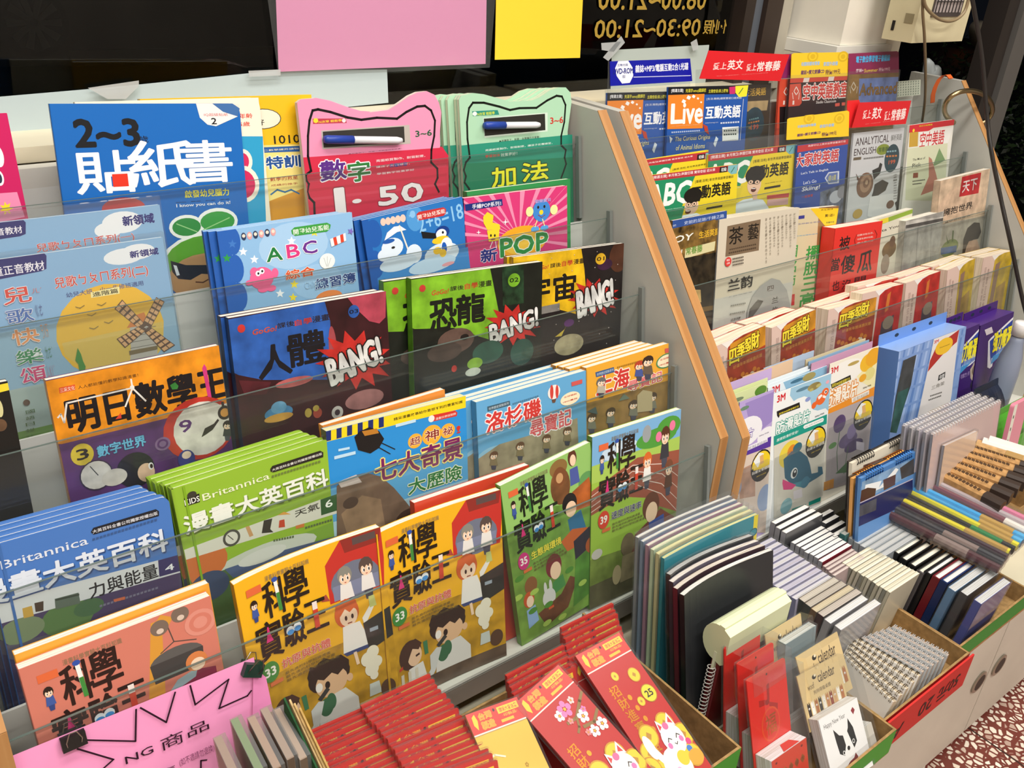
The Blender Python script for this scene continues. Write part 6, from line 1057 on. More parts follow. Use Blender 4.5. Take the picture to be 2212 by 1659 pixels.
card('lilac anti-slip card partly cut off by the rack panel', (108, 322), (434, 214), .004, 'purple', '#b7a4d8')
for k in range(2): card(('pale lime anti-slip card just behind the lilac one', 'pale lime anti-slip card farther back behind the lilac one')[k], (60, 290 - k * 50), (390, 148 - k * 30), .020 + k * .006, 'l', '#d7e0a8', blister=False, art=lambda f: (f.zoom(*S5), f.E(340, 210, 40, 34, '#5a8a2c'), f.E(175, 275, 42, 14, '#7a8a6a')))
oc = card('cream and orange anti-slip card with purple irises', (832, 22), (1178, -96), .008, 'orange', '#efe9d8')
for k in range(3): card(('pink-topped anti-slip card just behind the iris one', 'blue-topped anti-slip card second behind the iris one', 'beige-topped anti-slip card farthest behind the iris one')[k], (700 - k * 20, 20 - k * 14), (1135 - k * 25, -120 - k * 14), .020 + k * .006, 'x', ('#c89ab8', '#8fb2d0', '#d8c8a4')[k], blister=False, art=lambda f: None)
for k in range(3): card(('mauve-topped card far behind the lime ones', 'peach-topped card far behind the lime ones, one further back', 'pale blue topped card rearmost behind the lime ones')[k], (60 + 150 * k, 205 - 62 * k), (420 + 150 * k, 48 - 62 * k), .044 + k * .004, 'x', ('#c8b0dc', '#e4c4a4', '#b4c8e0')[k], blister=False, art=lambda f: None)
def boxed(name, label, cat, o, u, w, h, dep, faces, cols, tab=None, tabcol=None, win=None, row=4):
    """a carton in the lean of the rack: o = front top-left corner; parts: carton, hang tab, window"""
    u = u.normalized(); d = u.cross(NO); M = frame(o + u * w / 2 + d * h, u, NO); r = thing(name, label, cat, M)
    mb = MB(); e = .0004
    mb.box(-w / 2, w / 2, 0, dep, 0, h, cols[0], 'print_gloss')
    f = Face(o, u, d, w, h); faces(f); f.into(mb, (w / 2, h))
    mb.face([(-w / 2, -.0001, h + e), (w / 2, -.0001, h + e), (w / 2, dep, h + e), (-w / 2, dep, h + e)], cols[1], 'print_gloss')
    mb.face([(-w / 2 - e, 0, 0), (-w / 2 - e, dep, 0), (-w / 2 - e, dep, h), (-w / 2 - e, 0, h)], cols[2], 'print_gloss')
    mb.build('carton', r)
    if tab:
        t = MB().box(-w / 2, w / 2, dep - .0012, dep, h, h + tab, tabcol, 'print_gloss')
        for k in (.25, .5, .75): t.prism([(w * (k - .5) + .007 * math.cos(a) , dep - .0014, h + tab * .5 + .0035 * math.sin(a)) for a in [2 * math.pi * j / 10 for j in range(10)]], (0, .0001, 0), '#1d2c3c')
        t.build('hang_tab', r)
    return r, M
p0 = lip('R', 4, -.004); o_ = hit(*ZR([(1010, 1176)], S4)[0], p0, NO); o2 = hit(*ZR([(1512, 988)], S4)[0], p0, NO)
fl4 = lip('R', 4, 0) - DU * (LIPH - .0006)
def a_bluebox(f):
    f.zoom(*S4)
    for k in range(14): f.P([(1010 + k * 36, 1165 - k * 12), (1024 + k * 36, 1160 - k * 12), (890 + k * 36, 1700), (870 + k * 36, 1700)], '#6489c8' if k % 2 else '#a3bdea')
    for k in range(4): f.P([(900, 1270 + k * 120), (1500, 1040 + k * 120), (1500, 1056 + k * 120), (900, 1290 + k * 120)], '#7c9cd4')
    f.P([(1040, 1240), (1138, 1196), (1098, 1420), (1040, 1600), (990, 1780), (930, 1780), (985, 1500)], '#4a4e52', 'illustration'); f.P([(1000, 1480), (1085, 1440), (1040, 1600), (990, 1780), (930, 1780)], '#3f6a66', 'illustration')
    f.P([(1268, 1080), (1458, 1008), (1400, 1500), (1345, 1780), (1120, 1780), (1225, 1300)], '#e6e3e2'); f.P([(1290, 1130), (1458, 1008), (1440, 1100), (1330, 1200), (1222, 1325), (1240, 1240)], '#b22f2a'); f.E(1345, 1132, 60, 56, '#efc02c'); f.T('Command', 1310, 1150, 1385, 1112, '#4a3010', .02, shear=.1); f.T('3M', 1270, 1115, 1305, 1080, '#d0242c', .04); f.P([(1304, 1350), (1354, 1322), (1350, 1365), (1298, 1392)], '#3a3a3c'); f.T('中型', 1308, 1385, 1348, 1335, '#f0f0f0', .02); f.T('三角架', 1248, 1462, 1348, 1390, '#8a8680', .01); small(f, 1240, 1500, 1330, 1470, '#6a6864', 8); small(f, 1228, 1530, 1325, 1495, '#6a6864', 8)
hh = min((o_ - fl4).dot(DU), (o2 - fl4).dot(DU)) / abs((o2 - o_).normalized().cross(NO).dot(DU)) - .001
HX = o2.x + .002
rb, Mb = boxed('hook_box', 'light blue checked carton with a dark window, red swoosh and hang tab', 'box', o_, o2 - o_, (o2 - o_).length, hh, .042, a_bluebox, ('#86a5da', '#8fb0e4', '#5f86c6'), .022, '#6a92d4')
SZ = (2000, 560, 212 / 799)
def a_purp(dx, dy):
    def a(f):
        f.zoom(*sh_(SZ, dx, dy)); f.P([(508, 668), (530, 640), (712, 470), (728, 500), (775, 640), (765, 675), (740, 700), (640, 765), (545, 815), (540, 870), (520, 890), (500, 880)], '#e8e8f0'); f.P([(520, 668), (710, 490), (762, 640), (740, 690), (640, 752), (535, 805), (528, 850), (522, 780)], '#1d3f9e'); f.P([(545, 790), (640, 720), (640, 752), (525, 860)], '#3f92d0')
        f.T('強力吸濕包', 540, 760, 740, 520, '#f2e62c', .03, '#14235e', .03); f.T('Dehumidifying Bag', 570, 800, 745, 640, '#9ab0dc', .012, shear=.1); f.P([(640, 800), (690, 730), (750, 710), (758, 770), (720, 840), (660, 890), (642, 870)], '#b8a898'); f.E(700, 790, 42, 48, '#8a7866', 'illustration'); f.E(715, 765, 8, 9, '#222'); f.E(690, 785, 8, 9, '#222'); f.E(676, 910, 30, 40, '#2c2a34'); f.T('可重複使用', 560, 880, 635, 810, '#a890c8', .01)
        if dx == 0: f.P([(478, 575), (535, 550), (548, 595), (492, 620)], '#d9d0d8')
    return a
for nm, dx, dy, lb in (('n', 0, 0, 'purple dehumidifier pack with a blue label and white price sticker, right one'), ('f', -280, 98, 'purple dehumidifier pack with a blue label, left one beside the light blue carton')):
    pp = lip('R', 4, .002); z = sh_(SZ, dx, dy); o_ = hit(*ZR([(440, 545)], z)[0], pp, NO); o2 = hit(*ZR([(718, 428)], z)[0], pp, NO)
    if nm == 'f': du_ = (o2 - o_) / (o2.x - o_.x); o_ = o_ + du_ * max(0, HX + .0015 - o_.x)
    else: o_ = o_ + (o2 - o_) * .02
    h2 = min((o_ - fl4).dot(DU), (o2 - fl4).dot(DU)) / abs((o2 - o_).normalized().cross(NO).dot(DU)) - .001
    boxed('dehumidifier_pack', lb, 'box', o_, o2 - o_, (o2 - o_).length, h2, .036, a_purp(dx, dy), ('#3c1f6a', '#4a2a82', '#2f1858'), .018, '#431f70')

# ------------------------------------------------------------------ goods on the counter
ORDN = ['first', 'second', 'third', 'fourth', 'fifth', 'sixth', 'seventh', 'eighth', 'ninth', 'tenth', 'eleventh', 'twelfth', 'thirteenth', 'fourteenth', 'fifteenth', 'sixteenth', 'seventeenth', 'eighteenth', 'nineteenth', 'twentieth', 'twenty-first', 'twenty-second']
def z6(x, y): return (1340 + x * S6[2], 1080 + y * S6[2])
def z5(x, y): return (1540 + x * S5[2], 780 + y * S5[2])
def openbox(name, label, x0, x1, y0, y1, z0, z1, out, inn='#b08d5c', cat='box', low=None, t=.0032, extra=None, back=None, left=None):
    """an open carton: floor and four walls, plain board inside and printed board outside; low = height of the front wall"""
    c = Vector(((x0 + x1) / 2, (y0 + y1) / 2, z0 + .0004)); r = thing(name, label, cat, c); a, b = (x1 - x0) / 2, (y1 - y0) / 2; h = z1 - z0; hf = low or h
    MB().box(-a, a, -b, b, 0, .002, inn, 'kraft').build('base', r)
    for nm, q, hh in (('wall', (-a, -a + t, -b, b), left or h), ('wall', (a - t, a, -b, b), h), ('wall', (-a + t, a - t, b - t, b), back or h), ('wall', (-a + t, a - t, -b, -b + t), hf)):
        mb = MB().box(*q, .0021, hh, inn, 'kraft'); e = .0003
        X0, X1, Y0, Y1 = q
        if X1 - X0 < .01: x = X0 - e if X0 < 0 else X1 + e; mb.face([(x, Y0, .0021), (x, Y1, .0021), (x, Y1, hh), (x, Y0, hh)], out, 'print_matte')
        else: y = Y0 - e if Y0 < 0 else Y1 + e; mb.face([(X0 - t, y, .0021), (X1 + t, y, .0021), (X1 + t, y, hh), (X0 - t, y, hh)], out, 'print_matte')
        mb.build(nm, r)
    if extra: extra(r, a, b, h)
    return r
CT = Z(CZ)
# ---- red envelope packs
def leanM(top, u, ang, h):
    up = Vector((0, math.sin(ang), math.cos(ang))); n = Vector((0, -math.cos(ang), math.sin(ang)))
    u = (u - n * u.dot(n)).normalized(); up2 = n.cross(u) if n.cross(u).z > 0 else u.cross(n)
    return frame(top - up2 * h, u, n)
def redface(f):
    f.fr(); f.B(0, .13, '#c4231b'); f.R(.55, .025, .95, .065, '#f0c22c'); f.T('環保大豆油墨', .58, .058, .92, .032, '#b8301c', .012); f.R(.58, .085, .9, .112, '#e06a28'); f.T('台灣', .20, .062, .44, .02, '#e8a02c', .02); f.T('製造', .20, .118, .44, .075, '#e8a02c', .02); f.P([(.10, .03), (.15, .02), (.16, .06), (.11, .10), (.08, .07)], '#f0c22c'); f.E(.5, .03, .02, .009, '#3a0c0a'); f.L([(0, .135), (1, .135)], .001, '#e8b4a8')
def envelope_proto(label, M, w=.088, h=.168, t=.0030):
    r = thing('red_envelope_pack', label, 'envelope pack', M, 'red envelope packs filed in the box')
    mb = MB().box(-w / 2, w / 2, 0, t, 0, h * .86, '#b51a15', 'print_gloss'); mb.build('envelope', r)
    f = Face((0, 0, 0), (1, 0, 0), (0, 0, -1), w, h, 'print_gloss', True); redface(f)
    mb = MB().box(-w / 2 - .001, w / 2 + .001, -.0008, .0006 + t, h * .865, h, '#c01f19', 'print_gloss')
    for q, fs, c, m, dz in f.items: mb.mesh([(p[0] - w / 2, -.00085 - dz, h - p[1]) for p in q], fs, c, m)
    mb.build('header_card', r)
    MB().box(-w / 2 - .0015, w / 2 + .0015, -.0016, t + .0009, -.0005, h + .002, '#fff', 'film').build('sleeve', r)
    return r
EH = .168; PROTO = None
def column(cname, L0, R0, L1, R1, z, n, ang0, ang1, lift=0):
    """n packs filed one behind another, from the back (L0, R0 photo corners of its top edge) to the front"""
    global PROTO
    a, b, c, d = (atz(Z(z), *p) for p in (L0, R0, L1, R1))
    for k in range(n):
        s = k / (n - 1); tl = a.lerp(c, s); tr = b.lerp(d, s); ang = math.radians(ang0 + (ang1 - ang0) * s)
        top = (tl + tr) / 2 + Vector((random.uniform(-.0015, .0015), 0, random.uniform(-.0015, .0015))); top.z -= lift * s
        M = leanM(top, tr - tl + Vector((0, random.uniform(-.0005, .0005), 0)), ang, EH)
        lb = 'red envelope pack in the %s, %s from the back' % (cname, ORDN[k])
        if PROTO is None: PROTO = envelope_proto(lb, M)
        else: dup(PROTO, lb, M)
column('leftmost column of the box', (672, 1574), (772, 1540), (782, 1742), (912, 1694), -.80, 15, 18, 30)
column('middle column of the box', (773, 1526), (936, 1458), (900, 1690), (1085, 1640), -.795, 17, 18, 34, .004)
column('rear left stack by the beam', (1103, 1458), (1212, 1400), (1122, 1505), (1236, 1445), -.802, 5, 12, 24)
column('rear right stack by the beam', (1219, 1350), (1318, 1312), (1240, 1432), (1345, 1380), -.802, 7, 12, 26)
openbox('carton_box', 'open kraft box filled with red envelope packs', .258, .742, .405, .688, CT, Z(-.872), '#4f9a3a', back=.025)
def slab(name, label, cat, o, n, TL, TR, h, t, col, art, m='print_gloss', sleeve=True, w=None, group=None, parts=None):
    """a flat pack lying in the plane (o, n): TL and TR are photo pixels of its top corners"""
    n = n.normalized(); tl = hit(*TL, o, n); tr = hit(*TR, o, n); u = tr - tl; w = w or u.length; u.normalize(); d = u.cross(n)
    M = frame(tl + u * w / 2 + d * h, u, n); r = thing(name, label, cat, M, group); f = Face(tl, u, d, w, h, m)
    mb = MB().box(-w / 2, w / 2, 0, t, 0, h, col, m)
    if art: art(f); f.into(mb, (w / 2, h))
    mb.build('card' if name != 'desk_calendar' else 'pad', r)
    if sleeve: MB().box(-w / 2 - .002, w / 2 + .002, -.0022, t + .001, -.001, h + .001, '#fff', 'film').build('sleeve', r)
    return r, M, w, h
def hdr(f):
    f.fr(); f.R(0, 0, 1, .135, '#cf2a1c'); f.R(.56, .02, .96, .062, '#f2c42c'); f.T('環保大豆油墨', .59, .056, .93, .027, '#b8301c', .012); f.T('·印製品·', .62, .088, .9, .068, '#f0b42c', .01); f.P([(.56, .1), (.8, .1), (.8, .118), (.56, .118)], '#f0b42c'); f.T('台灣', .20, .062, .44, .02, '#e8902c', .03, '#f0c22c', .03); f.T('製造', .20, .122, .44, .075, '#e8902c', .03, '#f0c22c', .03); f.P([(.08, .03), (.14, .015), (.16, .06), (.12, .115), (.07, .08)], '#f2c42c'); f.E(.5, .028, .02, .010, '#3a0c0a'); f.L([(0, .14), (1, .14)], .0016, '#f0d8d0')
def coin(f, x, y, r): f.E(x, y, r, r * .46, '#c8901c'); f.E(x, y, r * .88, r * .40, '#f2c62e'); f.P([(x - r * .35, y), (x, y - r * .17), (x + r * .35, y), (x, y + r * .17)], '#b8842a')
def luckycat(f, x, y, s):
    for dx, dy in ((-.9, .1), (-.5, -.35), (.5, -.4), (.95, .15), (-.8, .75), (.1, .95), (.8, .8), (-1.2, .5)): coin(f, x + dx * s, y + dy * s * .5, s * .42)
    f.E(x - s * .1, y + s * .42, s * .62, s * .30, '#f2efec'); f.E(x - s * .75, y - s * .02, s * .2, s * .2, '#f2efec'); f.P([(x - s * .9, y), (x - s * .6, y - s * .02), (x - s * .35, y + s * .3), (x - s * .55, y + s * .36)], '#f2efec')
    f.P([(x + s * .02, y - s * .12), (x + s * .12, y - s * .32), (x + s * .38, y - s * .18)], '#f2efec'); f.P([(x + s * .5, y - s * .2), (x + s * .82, y - s * .34), (x + s * .88, y - s * .1)], '#f2efec'); f.P([(x + s * .08, y - s * .15), (x + s * .14, y - s * .26), (x + s * .28, y - s * .17)], '#d83a3a'); f.P([(x + s * .62, y - s * .2), (x + s * .78, y - s * .28), (x + s * .82, y - s * .15)], '#d83a3a')
    f.E(x + s * .42, y + s * .05, s * .52, s * .25, '#f6f3f0'); f.E(x + s * .42, y - s * .17, s * .14, s * .06, '#d86a9a')
    for q in (-.2, .24): f.L([(x + s * (.42 + q - .1), y + s * .06), (x + s * (.42 + q), y + s * .01), (x + s * (.42 + q + .1), y + s * .05)], .0012, '#3a2420')
    f.L([(x + s * .36, y + s * .12), (x + s * .42, y + s * .15), (x + s * .5, y + s * .12)], .001, '#3a2420'); f.E(x + s * .1, y + s * .12, s * .1, s * .05, '#e878b0'); f.E(x + s * .74, y + s * .11, s * .1, s * .05, '#e878b0'); f.E(x + s * .3, y + s * .36, s * .26, s * .12, '#f2c62e'); f.E(x - s * .15, y + s * .48, s * .1, s * .05, '#e8b0d0')
def goldscript(f, x0, y0, n, s, dx):
    for k in range(n): f.T('招財進寶福祿壽喜'[k], x0 + dx * k, y0 + s * .46 * (k + .9), x0 + dx * k + s, y0 + s * .46 * k, '#c8801e', .012, m='foil')
    for k in range(4): f.E(x0 + s * 1.45 + dx * k, y0 + s * .46 * (k * .9 + 1.3), s * .2, s * .1, '#d8922a', m='foil')
def a_coin(f):
    hdr(f); goldscript(f, .16, .28, 6, .19, .012); coin(f, .42, .235, .07); coin(f, .76, .285, .11); coin(f, .58, .45, .07); f.E(.80, .43, .14, .062, '#a8801a'); f.E(.80, .43, .128, .056, '#f2d02e'); f.T('25', .73, .452, .87, .408, '#1e1a14', .04); luckycat(f, .52, .72, .40); f.E(.9, .80, .05, .022, '#d8407c'); f.E(.84, .84, .05, .022, '#3a7ac8'); f.E(.86, .90, .14, .05, '#e8a02c')
def a_blossom(f):
    hdr(f); goldscript(f, .12, .40, 7, .18, .0)
    f.L([(.45, .30), (.62, .31), (.85, .25), (.98, .22)], .004, '#8a6a34'); f.L([(.62, .31), (.55, .36), (.48, .38)], .003, '#8a6a34'); f.L([(.98, .36), (.8, .40), (.62, .38)], .004, '#8a6a34')
    def flower(x, y, r, c):
        for k in range(5): f.E(x + r * math.cos(k * 1.257), y + r * .47 * math.sin(k * 1.257), r * .62, r * .3, c, n=8)
        f.E(x, y, r * .35, r * .16, '#e8b02c', n=6)
    for q in ((.42, .235, .05, '#f4ece8'), (.56, .225, .075, '#e07ab4'), (.74, .21, .035, '#f0c8c4'), (.72, .33, .06, '#f6f0ec'), (.70, .44, .055, '#f6f0ec'), (.88, .44, .06, '#f6f0ec'), (.6, .42, .03, '#e88a8a'), (.8, .30, .03, '#e07ab4'), (.5, .30, .03, '#e88a8a')): flower(*q)
    luckycat(f, .5, .70, .40)
def a_gold(f):
    hdr(f); f.R(0, .15, 1, 1, '#b8943f', 'foil')
    for x, y in ((.52, .42), (.66, .40), (.60, .47), (.74, .46), (.42, .46), (.62, .56)):
        for k in range(5): f.E(x + .022 * math.cos(k * 1.257), y + .010 * math.sin(k * 1.257), .014, .007, '#8a6a24', 'foil', n=6)
    f.L([(.04, .30), (.2, .28), (.36, .31)], .002, '#f0e4c0')
pn = lambda a: Vector((0, -math.sin(math.radians(a)), math.cos(math.radians(a))))
slab('red_envelope_pack', 'red envelope pack with a lucky cat, coins and a yellow 25 sticker', 'envelope pack', Vector((.65, .577, Z(-.792))), pn(24), (1243, 1417), (1337, 1366), .185, .004, '#bb1812', a_coin, group='large envelope packs lying on top')
slab('red_envelope_pack', 'red envelope pack with plum blossom branches and a lucky cat, in shiny wrap', 'envelope pack', Vector((.55, .570, Z(-.792))), pn(24), (1112, 1520), (1206, 1436), .185, .004, '#bb1812', a_blossom, group='large envelope packs lying on top')
slab('gold_envelope_pack', 'gold envelope pack with a red header card', 'envelope pack', Vector((.49, .560, Z(-.795))), pn(24), (1005, 1545), (1116, 1505), .180, .004, '#b08c40', a_gold, group='large envelope packs lying on top')
# ---- pink notice clipped to the lowest clear lip, with its clips
NG = (0, 1380, 600 / 2212); lp4 = lip('L', 4, -.0045)
def ngp(x, y): return (NG[0] + x * NG[2], NG[1] + y * NG[2])
tl = hit(6, 1640, lp4, NO); tr = hit(548, 1419, lp4, NO); u = tr - tl; w = u.length; u.normalize(); d = u.cross(NO); hN = .150
M = frame(tl + u * w / 2 + d * hN, u, NO); ng = thing('paper_notice', 'pink hand-lettered NG notice sheet clipped along the lowest clear lip', 'notice', M)
f = Face(tl, u, d, w, hN, 'sheet'); f.zoom(*NG)
for q in ([(660, 790), (1070, 800), (1075, 548)], [(1110, 535), (1315, 650), (1385, 412)], [(1505, 360), (1545, 510), (1810, 310), (1735, 540), (1960, 440), (1990, 400)], [(610, 860), (895, 945), (800, 1029)], [(1590, 1029), (1590, 955), (1635, 950)]): f.L(q, .0018, '#2c0f22')
f.T('NG', 995, 985, 1205, 830, '#2c0f22', .004); f.T('商', 1282, 882, 1440, 706, '#2c0f22'); f.T('品', 1490, 775, 1645, 622, '#2c0f22'); f.T('賣', 1285, 1110, 1385, 985, '#2c0f22'); f.T('(如不適請勿退換)', 1425, 1010, 1690, 820, '#7a3a62')
mb = MB(); nx, nz = 24, 8
def wob(a, b): return .0006 + .0022 * math.sin(a * 9) ** 2 * (1 - b) * b * 2 + .006 * max(0, a - .93) / .07 * b
vs = [(-w / 2 + w * i / nx, -wob(i / nx, j / nz), hN * (1 - j / nz)) for j in range(nz + 1) for i in range(nx + 1)]
mb.mesh(vs, [(j * (nx + 1) + i, (j + 1) * (nx + 1) + i, (j + 1) * (nx + 1) + i + 1, j * (nx + 1) + i + 1) for j in range(nz) for i in range(nx)], '#f49ccb', 'sheet')
mb.build('sheet', ng, True)
mb = MB()
for q, fs, c, m, dz in f.items: mb.mesh([(p[0] - w / 2, -.0036 - dz, hN - p[1]) for p in q], fs, c, m)
mb.build('lettering', ng)
mb = MB().prism([(w / 2 - .003, -.004, hN - .008), (w / 2 + .010, -.001, hN - .030), (w / 2 + .013, -.001, hN - .075), (w / 2 - .012, -.006, hN - .070)], (0, .0004, 0), '#ec8fc2', 'sheet'); mb.build('folded_corner', ng)
def clipper(label, P, col, ang):
    k_ = .72
    o = hit(*P, lip('L', 4, -.010), NO); M = frame(o, Vector((math.cos(ang), 0, math.sin(ang))), NO); r = thing('binder_clip', label, 'binder clip', M)
    MB().prism([(-.011, -.001, .006), (-.011, .012, .006), (-.011, .012, .002), (-.011, .004, -.008), (-.011, -.002, -.008)], (.022, 0, 0), col, 'plastic').build('body', r)
    for y in (-.007, .012): MB().tube([(-.006, 0 if y < 0 else .010, -.006 if y < 0 else .004), (-.007, y * .8, .004), (-.003, y, .014), (.003, y, .014), (.007, y * .8, .004), (.006, 0 if y < 0 else .010, -.006 if y < 0 else .004)], .0006, '#9a8f86', 'metal', 6).build('wire_arm', r)
clipper('black binder clip holding the pink notice above its N', ngp(588, 812), '#1d191a', 0)
clipper('dark green binder clip at the right edge of the pink notice', ngp(2022, 246), '#12352c', -.5)
# ---- clear bags, card folders and pen left of the red packs
def edge_plate(name, label, cat, top, far, z0, t, col, parts='sheet', m='plastic', skew=0, group=None, film=False):
    """a pack standing on edge and running away from us: top = near top corner, far = far top corner (3D), down to z0"""
    d = far - top; c = Vector((top.x, (top.y + far.y) / 2, z0)); r = thing(name, label, cat, c, group)
    pts = [top - c, far - c, Vector((far.x + skew, far.y, z0)) - c, Vector((top.x + skew, top.y, z0)) - c]
    MB().prism(pts, (t, 0, 0), col, m).build(parts, r)
    if film: MB().prism([p + Vector((-.001, 0, .002 if k < 2 else .0004)) for k, p in enumerate(pts)], (t + .005, 0, 0), '#fff', 'bag_film').build('sleeve', r)
    return r
for k, (px, py, col, lb) in enumerate(((462, 1596, '#b49a88', 'clear bag pack with brown insert, nearest the pink notice'), (498, 1556, '#7fa868', 'clear bag pack with green insert beside the brown one'), (535, 1552, '#c0a48e', 'clear bag pack with beige insert, middle of the row'), (563, 1534, '#b8a595', 'clear bag pack with pale brown insert, fourth of the row'), (590, 1535, '#c9b6a4', 'clear bag pack with pale insert next to the green board'))):
    p = atz(Z(-.745 - .004 * k), px, py); q = atz(Z(-.735 - .004 * k), px + 30, py - 24)
    edge_plate('bag_pack', lb, 'bag pack', p - Vector((.004, .070, .004)), p, CT + .001, .0075, col, 'insert', 'print_gloss', .012, 'clear bag packs', True)
for k, (px, py, col) in enumerate(((612, 1508, '#2a5a34'), (624, 1512, '#d8bb86'), (634, 1520, '#cfae74'), (646, 1530, '#c4a05c'))):
    p = atz(Z(-.74), px, py); edge_plate('card_folder', ('dark green card folder standing by the clear bags', 'cream card folder directly right of the dark green one', 'tan card folder second right of the dark green one', 'brown card folder third right of the dark green one')[k], 'folder', p + Vector((.0, -.10, -.05)), p, CT + .001, .002, col, 'board', 'kraft', .0)
pp = atz(Z(-.78), 612, 1575); t_ = thing('pen', 'black and blue pen with a silver clip standing by the green folder', 'pen', Vector((pp.x + .004, pp.y - .01, CT + .001)))
o_ = t_.matrix_world.translation; top_ = pp - o_
MB().tube([Vector((0, 0, 0)), top_ * .55], .0045, '#2a6ab8').build('barrel', t_, True); MB().tube([top_ * .55, top_], .0052, '#14181c').build('cap', t_, True); MB().box(-.0012, .0012, -.0078, -.0062, top_.z * .5, top_.z * .98, '#c8ccd0', 'metal', Matrix.Translation(Vector((top_.x * .75, top_.y * .75, 0)))).build('clip', t_)
# ---- big wrapped notebooks, black notebooks
def filed(name, label, cat, L, R, z, ang, h, t, front, spine, pages, group=None, wrap=False, art=None, hard=False, bot=None, rad=0, m='print_gloss', bow=0):
    """a notebook filed upright: L and R = photo pixels of the front cover's top corners, at height z"""
    a = atz(Z(z), *L); b = atz(Z(z), *R); w = (b - a).length; ang = math.radians(ang); M = leanM((a + b) / 2, b - a, ang, h)
    r = thing(name, label, cat, M, group); f = Face((0, 0, 0), (1, 0, 0), (0, 0, -1), w, h, m, True)
    if art: art(f)
    bookmesh(r, w, h, t, front, spine, front, f, hard, rad, pages=pages, m=m)
    if wrap: MB().box(-w / 2 - .0015, w / 2 + .0015, -.0012, t + .001, 0, h + (.004 if wrap is True else wrap), '#fff', 'film').build('sleeve', r)
    if bow: warp_book(r, w, h, bow, .85)
    return r, M
def hsub(z, ang): return (Z(z) - CT - .0035) / math.cos(math.radians(ang)) - .001
def a_teal(f):
    f.R(.955, 0, 1, 1, '#ead62c')
    for k in range(5): f.E(.12 + .21 * k, .12 - .0 * k, .045, .03, '#14606e'); f.E(.12 + .21 * k, .12, .035, .022, '#2a8c9c')
for k, (L, R, col, pg, lb) in enumerate((((212, 306), (786, 92), '#2a8c9c', '#e8e4a8', 'wrapped exercise book with a teal cover and yellow edge strip'), ((200, 270), (775, 70), '#d8cfa0', '#ece6b4', 'wrapped pale yellow exercise book directly behind the teal one'), ((172, 240), (768, 46), '#cfe0c0', '#f0eed2', 'wrapped pale green exercise book second behind the teal one'), ((148, 212), (760, 24), '#b88aa4', '#f0ece0', 'wrapped mauve-edged exercise book third behind the teal one'), ((125, 195), (752, 6), '#8a9ab8', '#f2f0ea', 'wrapped blue-edged exercise book fourth behind the teal one'), ((104, 178), (745, -10), '#9a9aa4', '#f4f2ee', 'wrapped grey-edged exercise book rearmost of the tall wrapped ones'))):
    r, M = filed('exercise_book', lb, 'exercise book', z6(212, 306), z6(786, 92), -.745, 9, hsub(-.745, 9), .0062, col, col, pg, 'tall wrapped exercise books', .006, a_teal if k == 0 else None, bow=.004)
    r.matrix_world = Matrix.Translation((.0006 * k, .0102 * k, .0)) @ r.matrix_world
for k, (L, R, col, pg, lb, z) in enumerate((((330, 516), (858, 282), '#2c2e30', '#e8e8e6', 'black notebook with a curved white page edge, frontmost of the black ones', -.752), ((292, 480), (815, 258), '#3a2a30', '#dcd4cc', 'dark maroon notebook directly behind the front black one', -.752), ((262, 440), (790, 236), '#5a5460', '#e2dcd8', 'grey notebook second behind the front black one', -.752), ((250, 400), (755, 205), '#26282c', '#c8c8ca', 'wrapped black notebook with grey pages, rearmost of the black ones', -.752))):
    filed('notebook', lb, 'notebook', z6(*L), z6(*R), z, 14, hsub(z, 14), .0085, col, ('#1c1d20', '#5a2430', '#3a343c', '#1c1d22')[k], pg, 'large dark notebooks', .003 if k == 3 else False, bow=.009)
# ---- pale green desk calendar with spiral
a = atz(Z(-.78), *z6(540, 690)); b = atz(Z(-.78), *z6(875, 490)); w = (b - a).length
cal = thing('flip_calendar', 'pale green flip calendar block with a white coil hanging down its side', 'calendar', frame(Vector(((a.x + b.x) / 2, (a.y + b.y) / 2 - .004, CT + .0025)), b - a, Vector((0, -1, 0))))
hb = Z(-.78) - CT - .0025
prof = [(-.010, -.056), (-.016, -.050), (-.016, -.005), (-.006, 0), (-.006, .003), (.002, .003)] + [(.002 + .022 * math.sin(math.pi * k / 12), -.026 + .0275 * math.cos(math.pi * k / 12)) for k in range(13)]
MB().prism([(-w / 2, y, hb + z) for y, z in prof], (w, 0, 0), '#dfe6bc', 'plastic').build('header_block', cal)
MB().box(-w / 2 - .0002, -w / 2 + .004, -.002, .002, hb - .07, hb - .040, '#e9edcc', 'plastic').build('hanging_tab', cal)
MB().box(-w / 2 + .004, w / 2 - .002, -.008, .006, 0, hb - .057, '#7a1f24', 'print_gloss').build('pad', cal)
co = MB(); co.tube([(-w / 2 - .001 + .0055 * math.cos(q * .62), .0055 * math.sin(q * .62), .003 + (hb - .066) * q / 190) for q in range(191)], .0007, '#d9d6cf', 'plastic', 5); co.build('coil', cal, True)
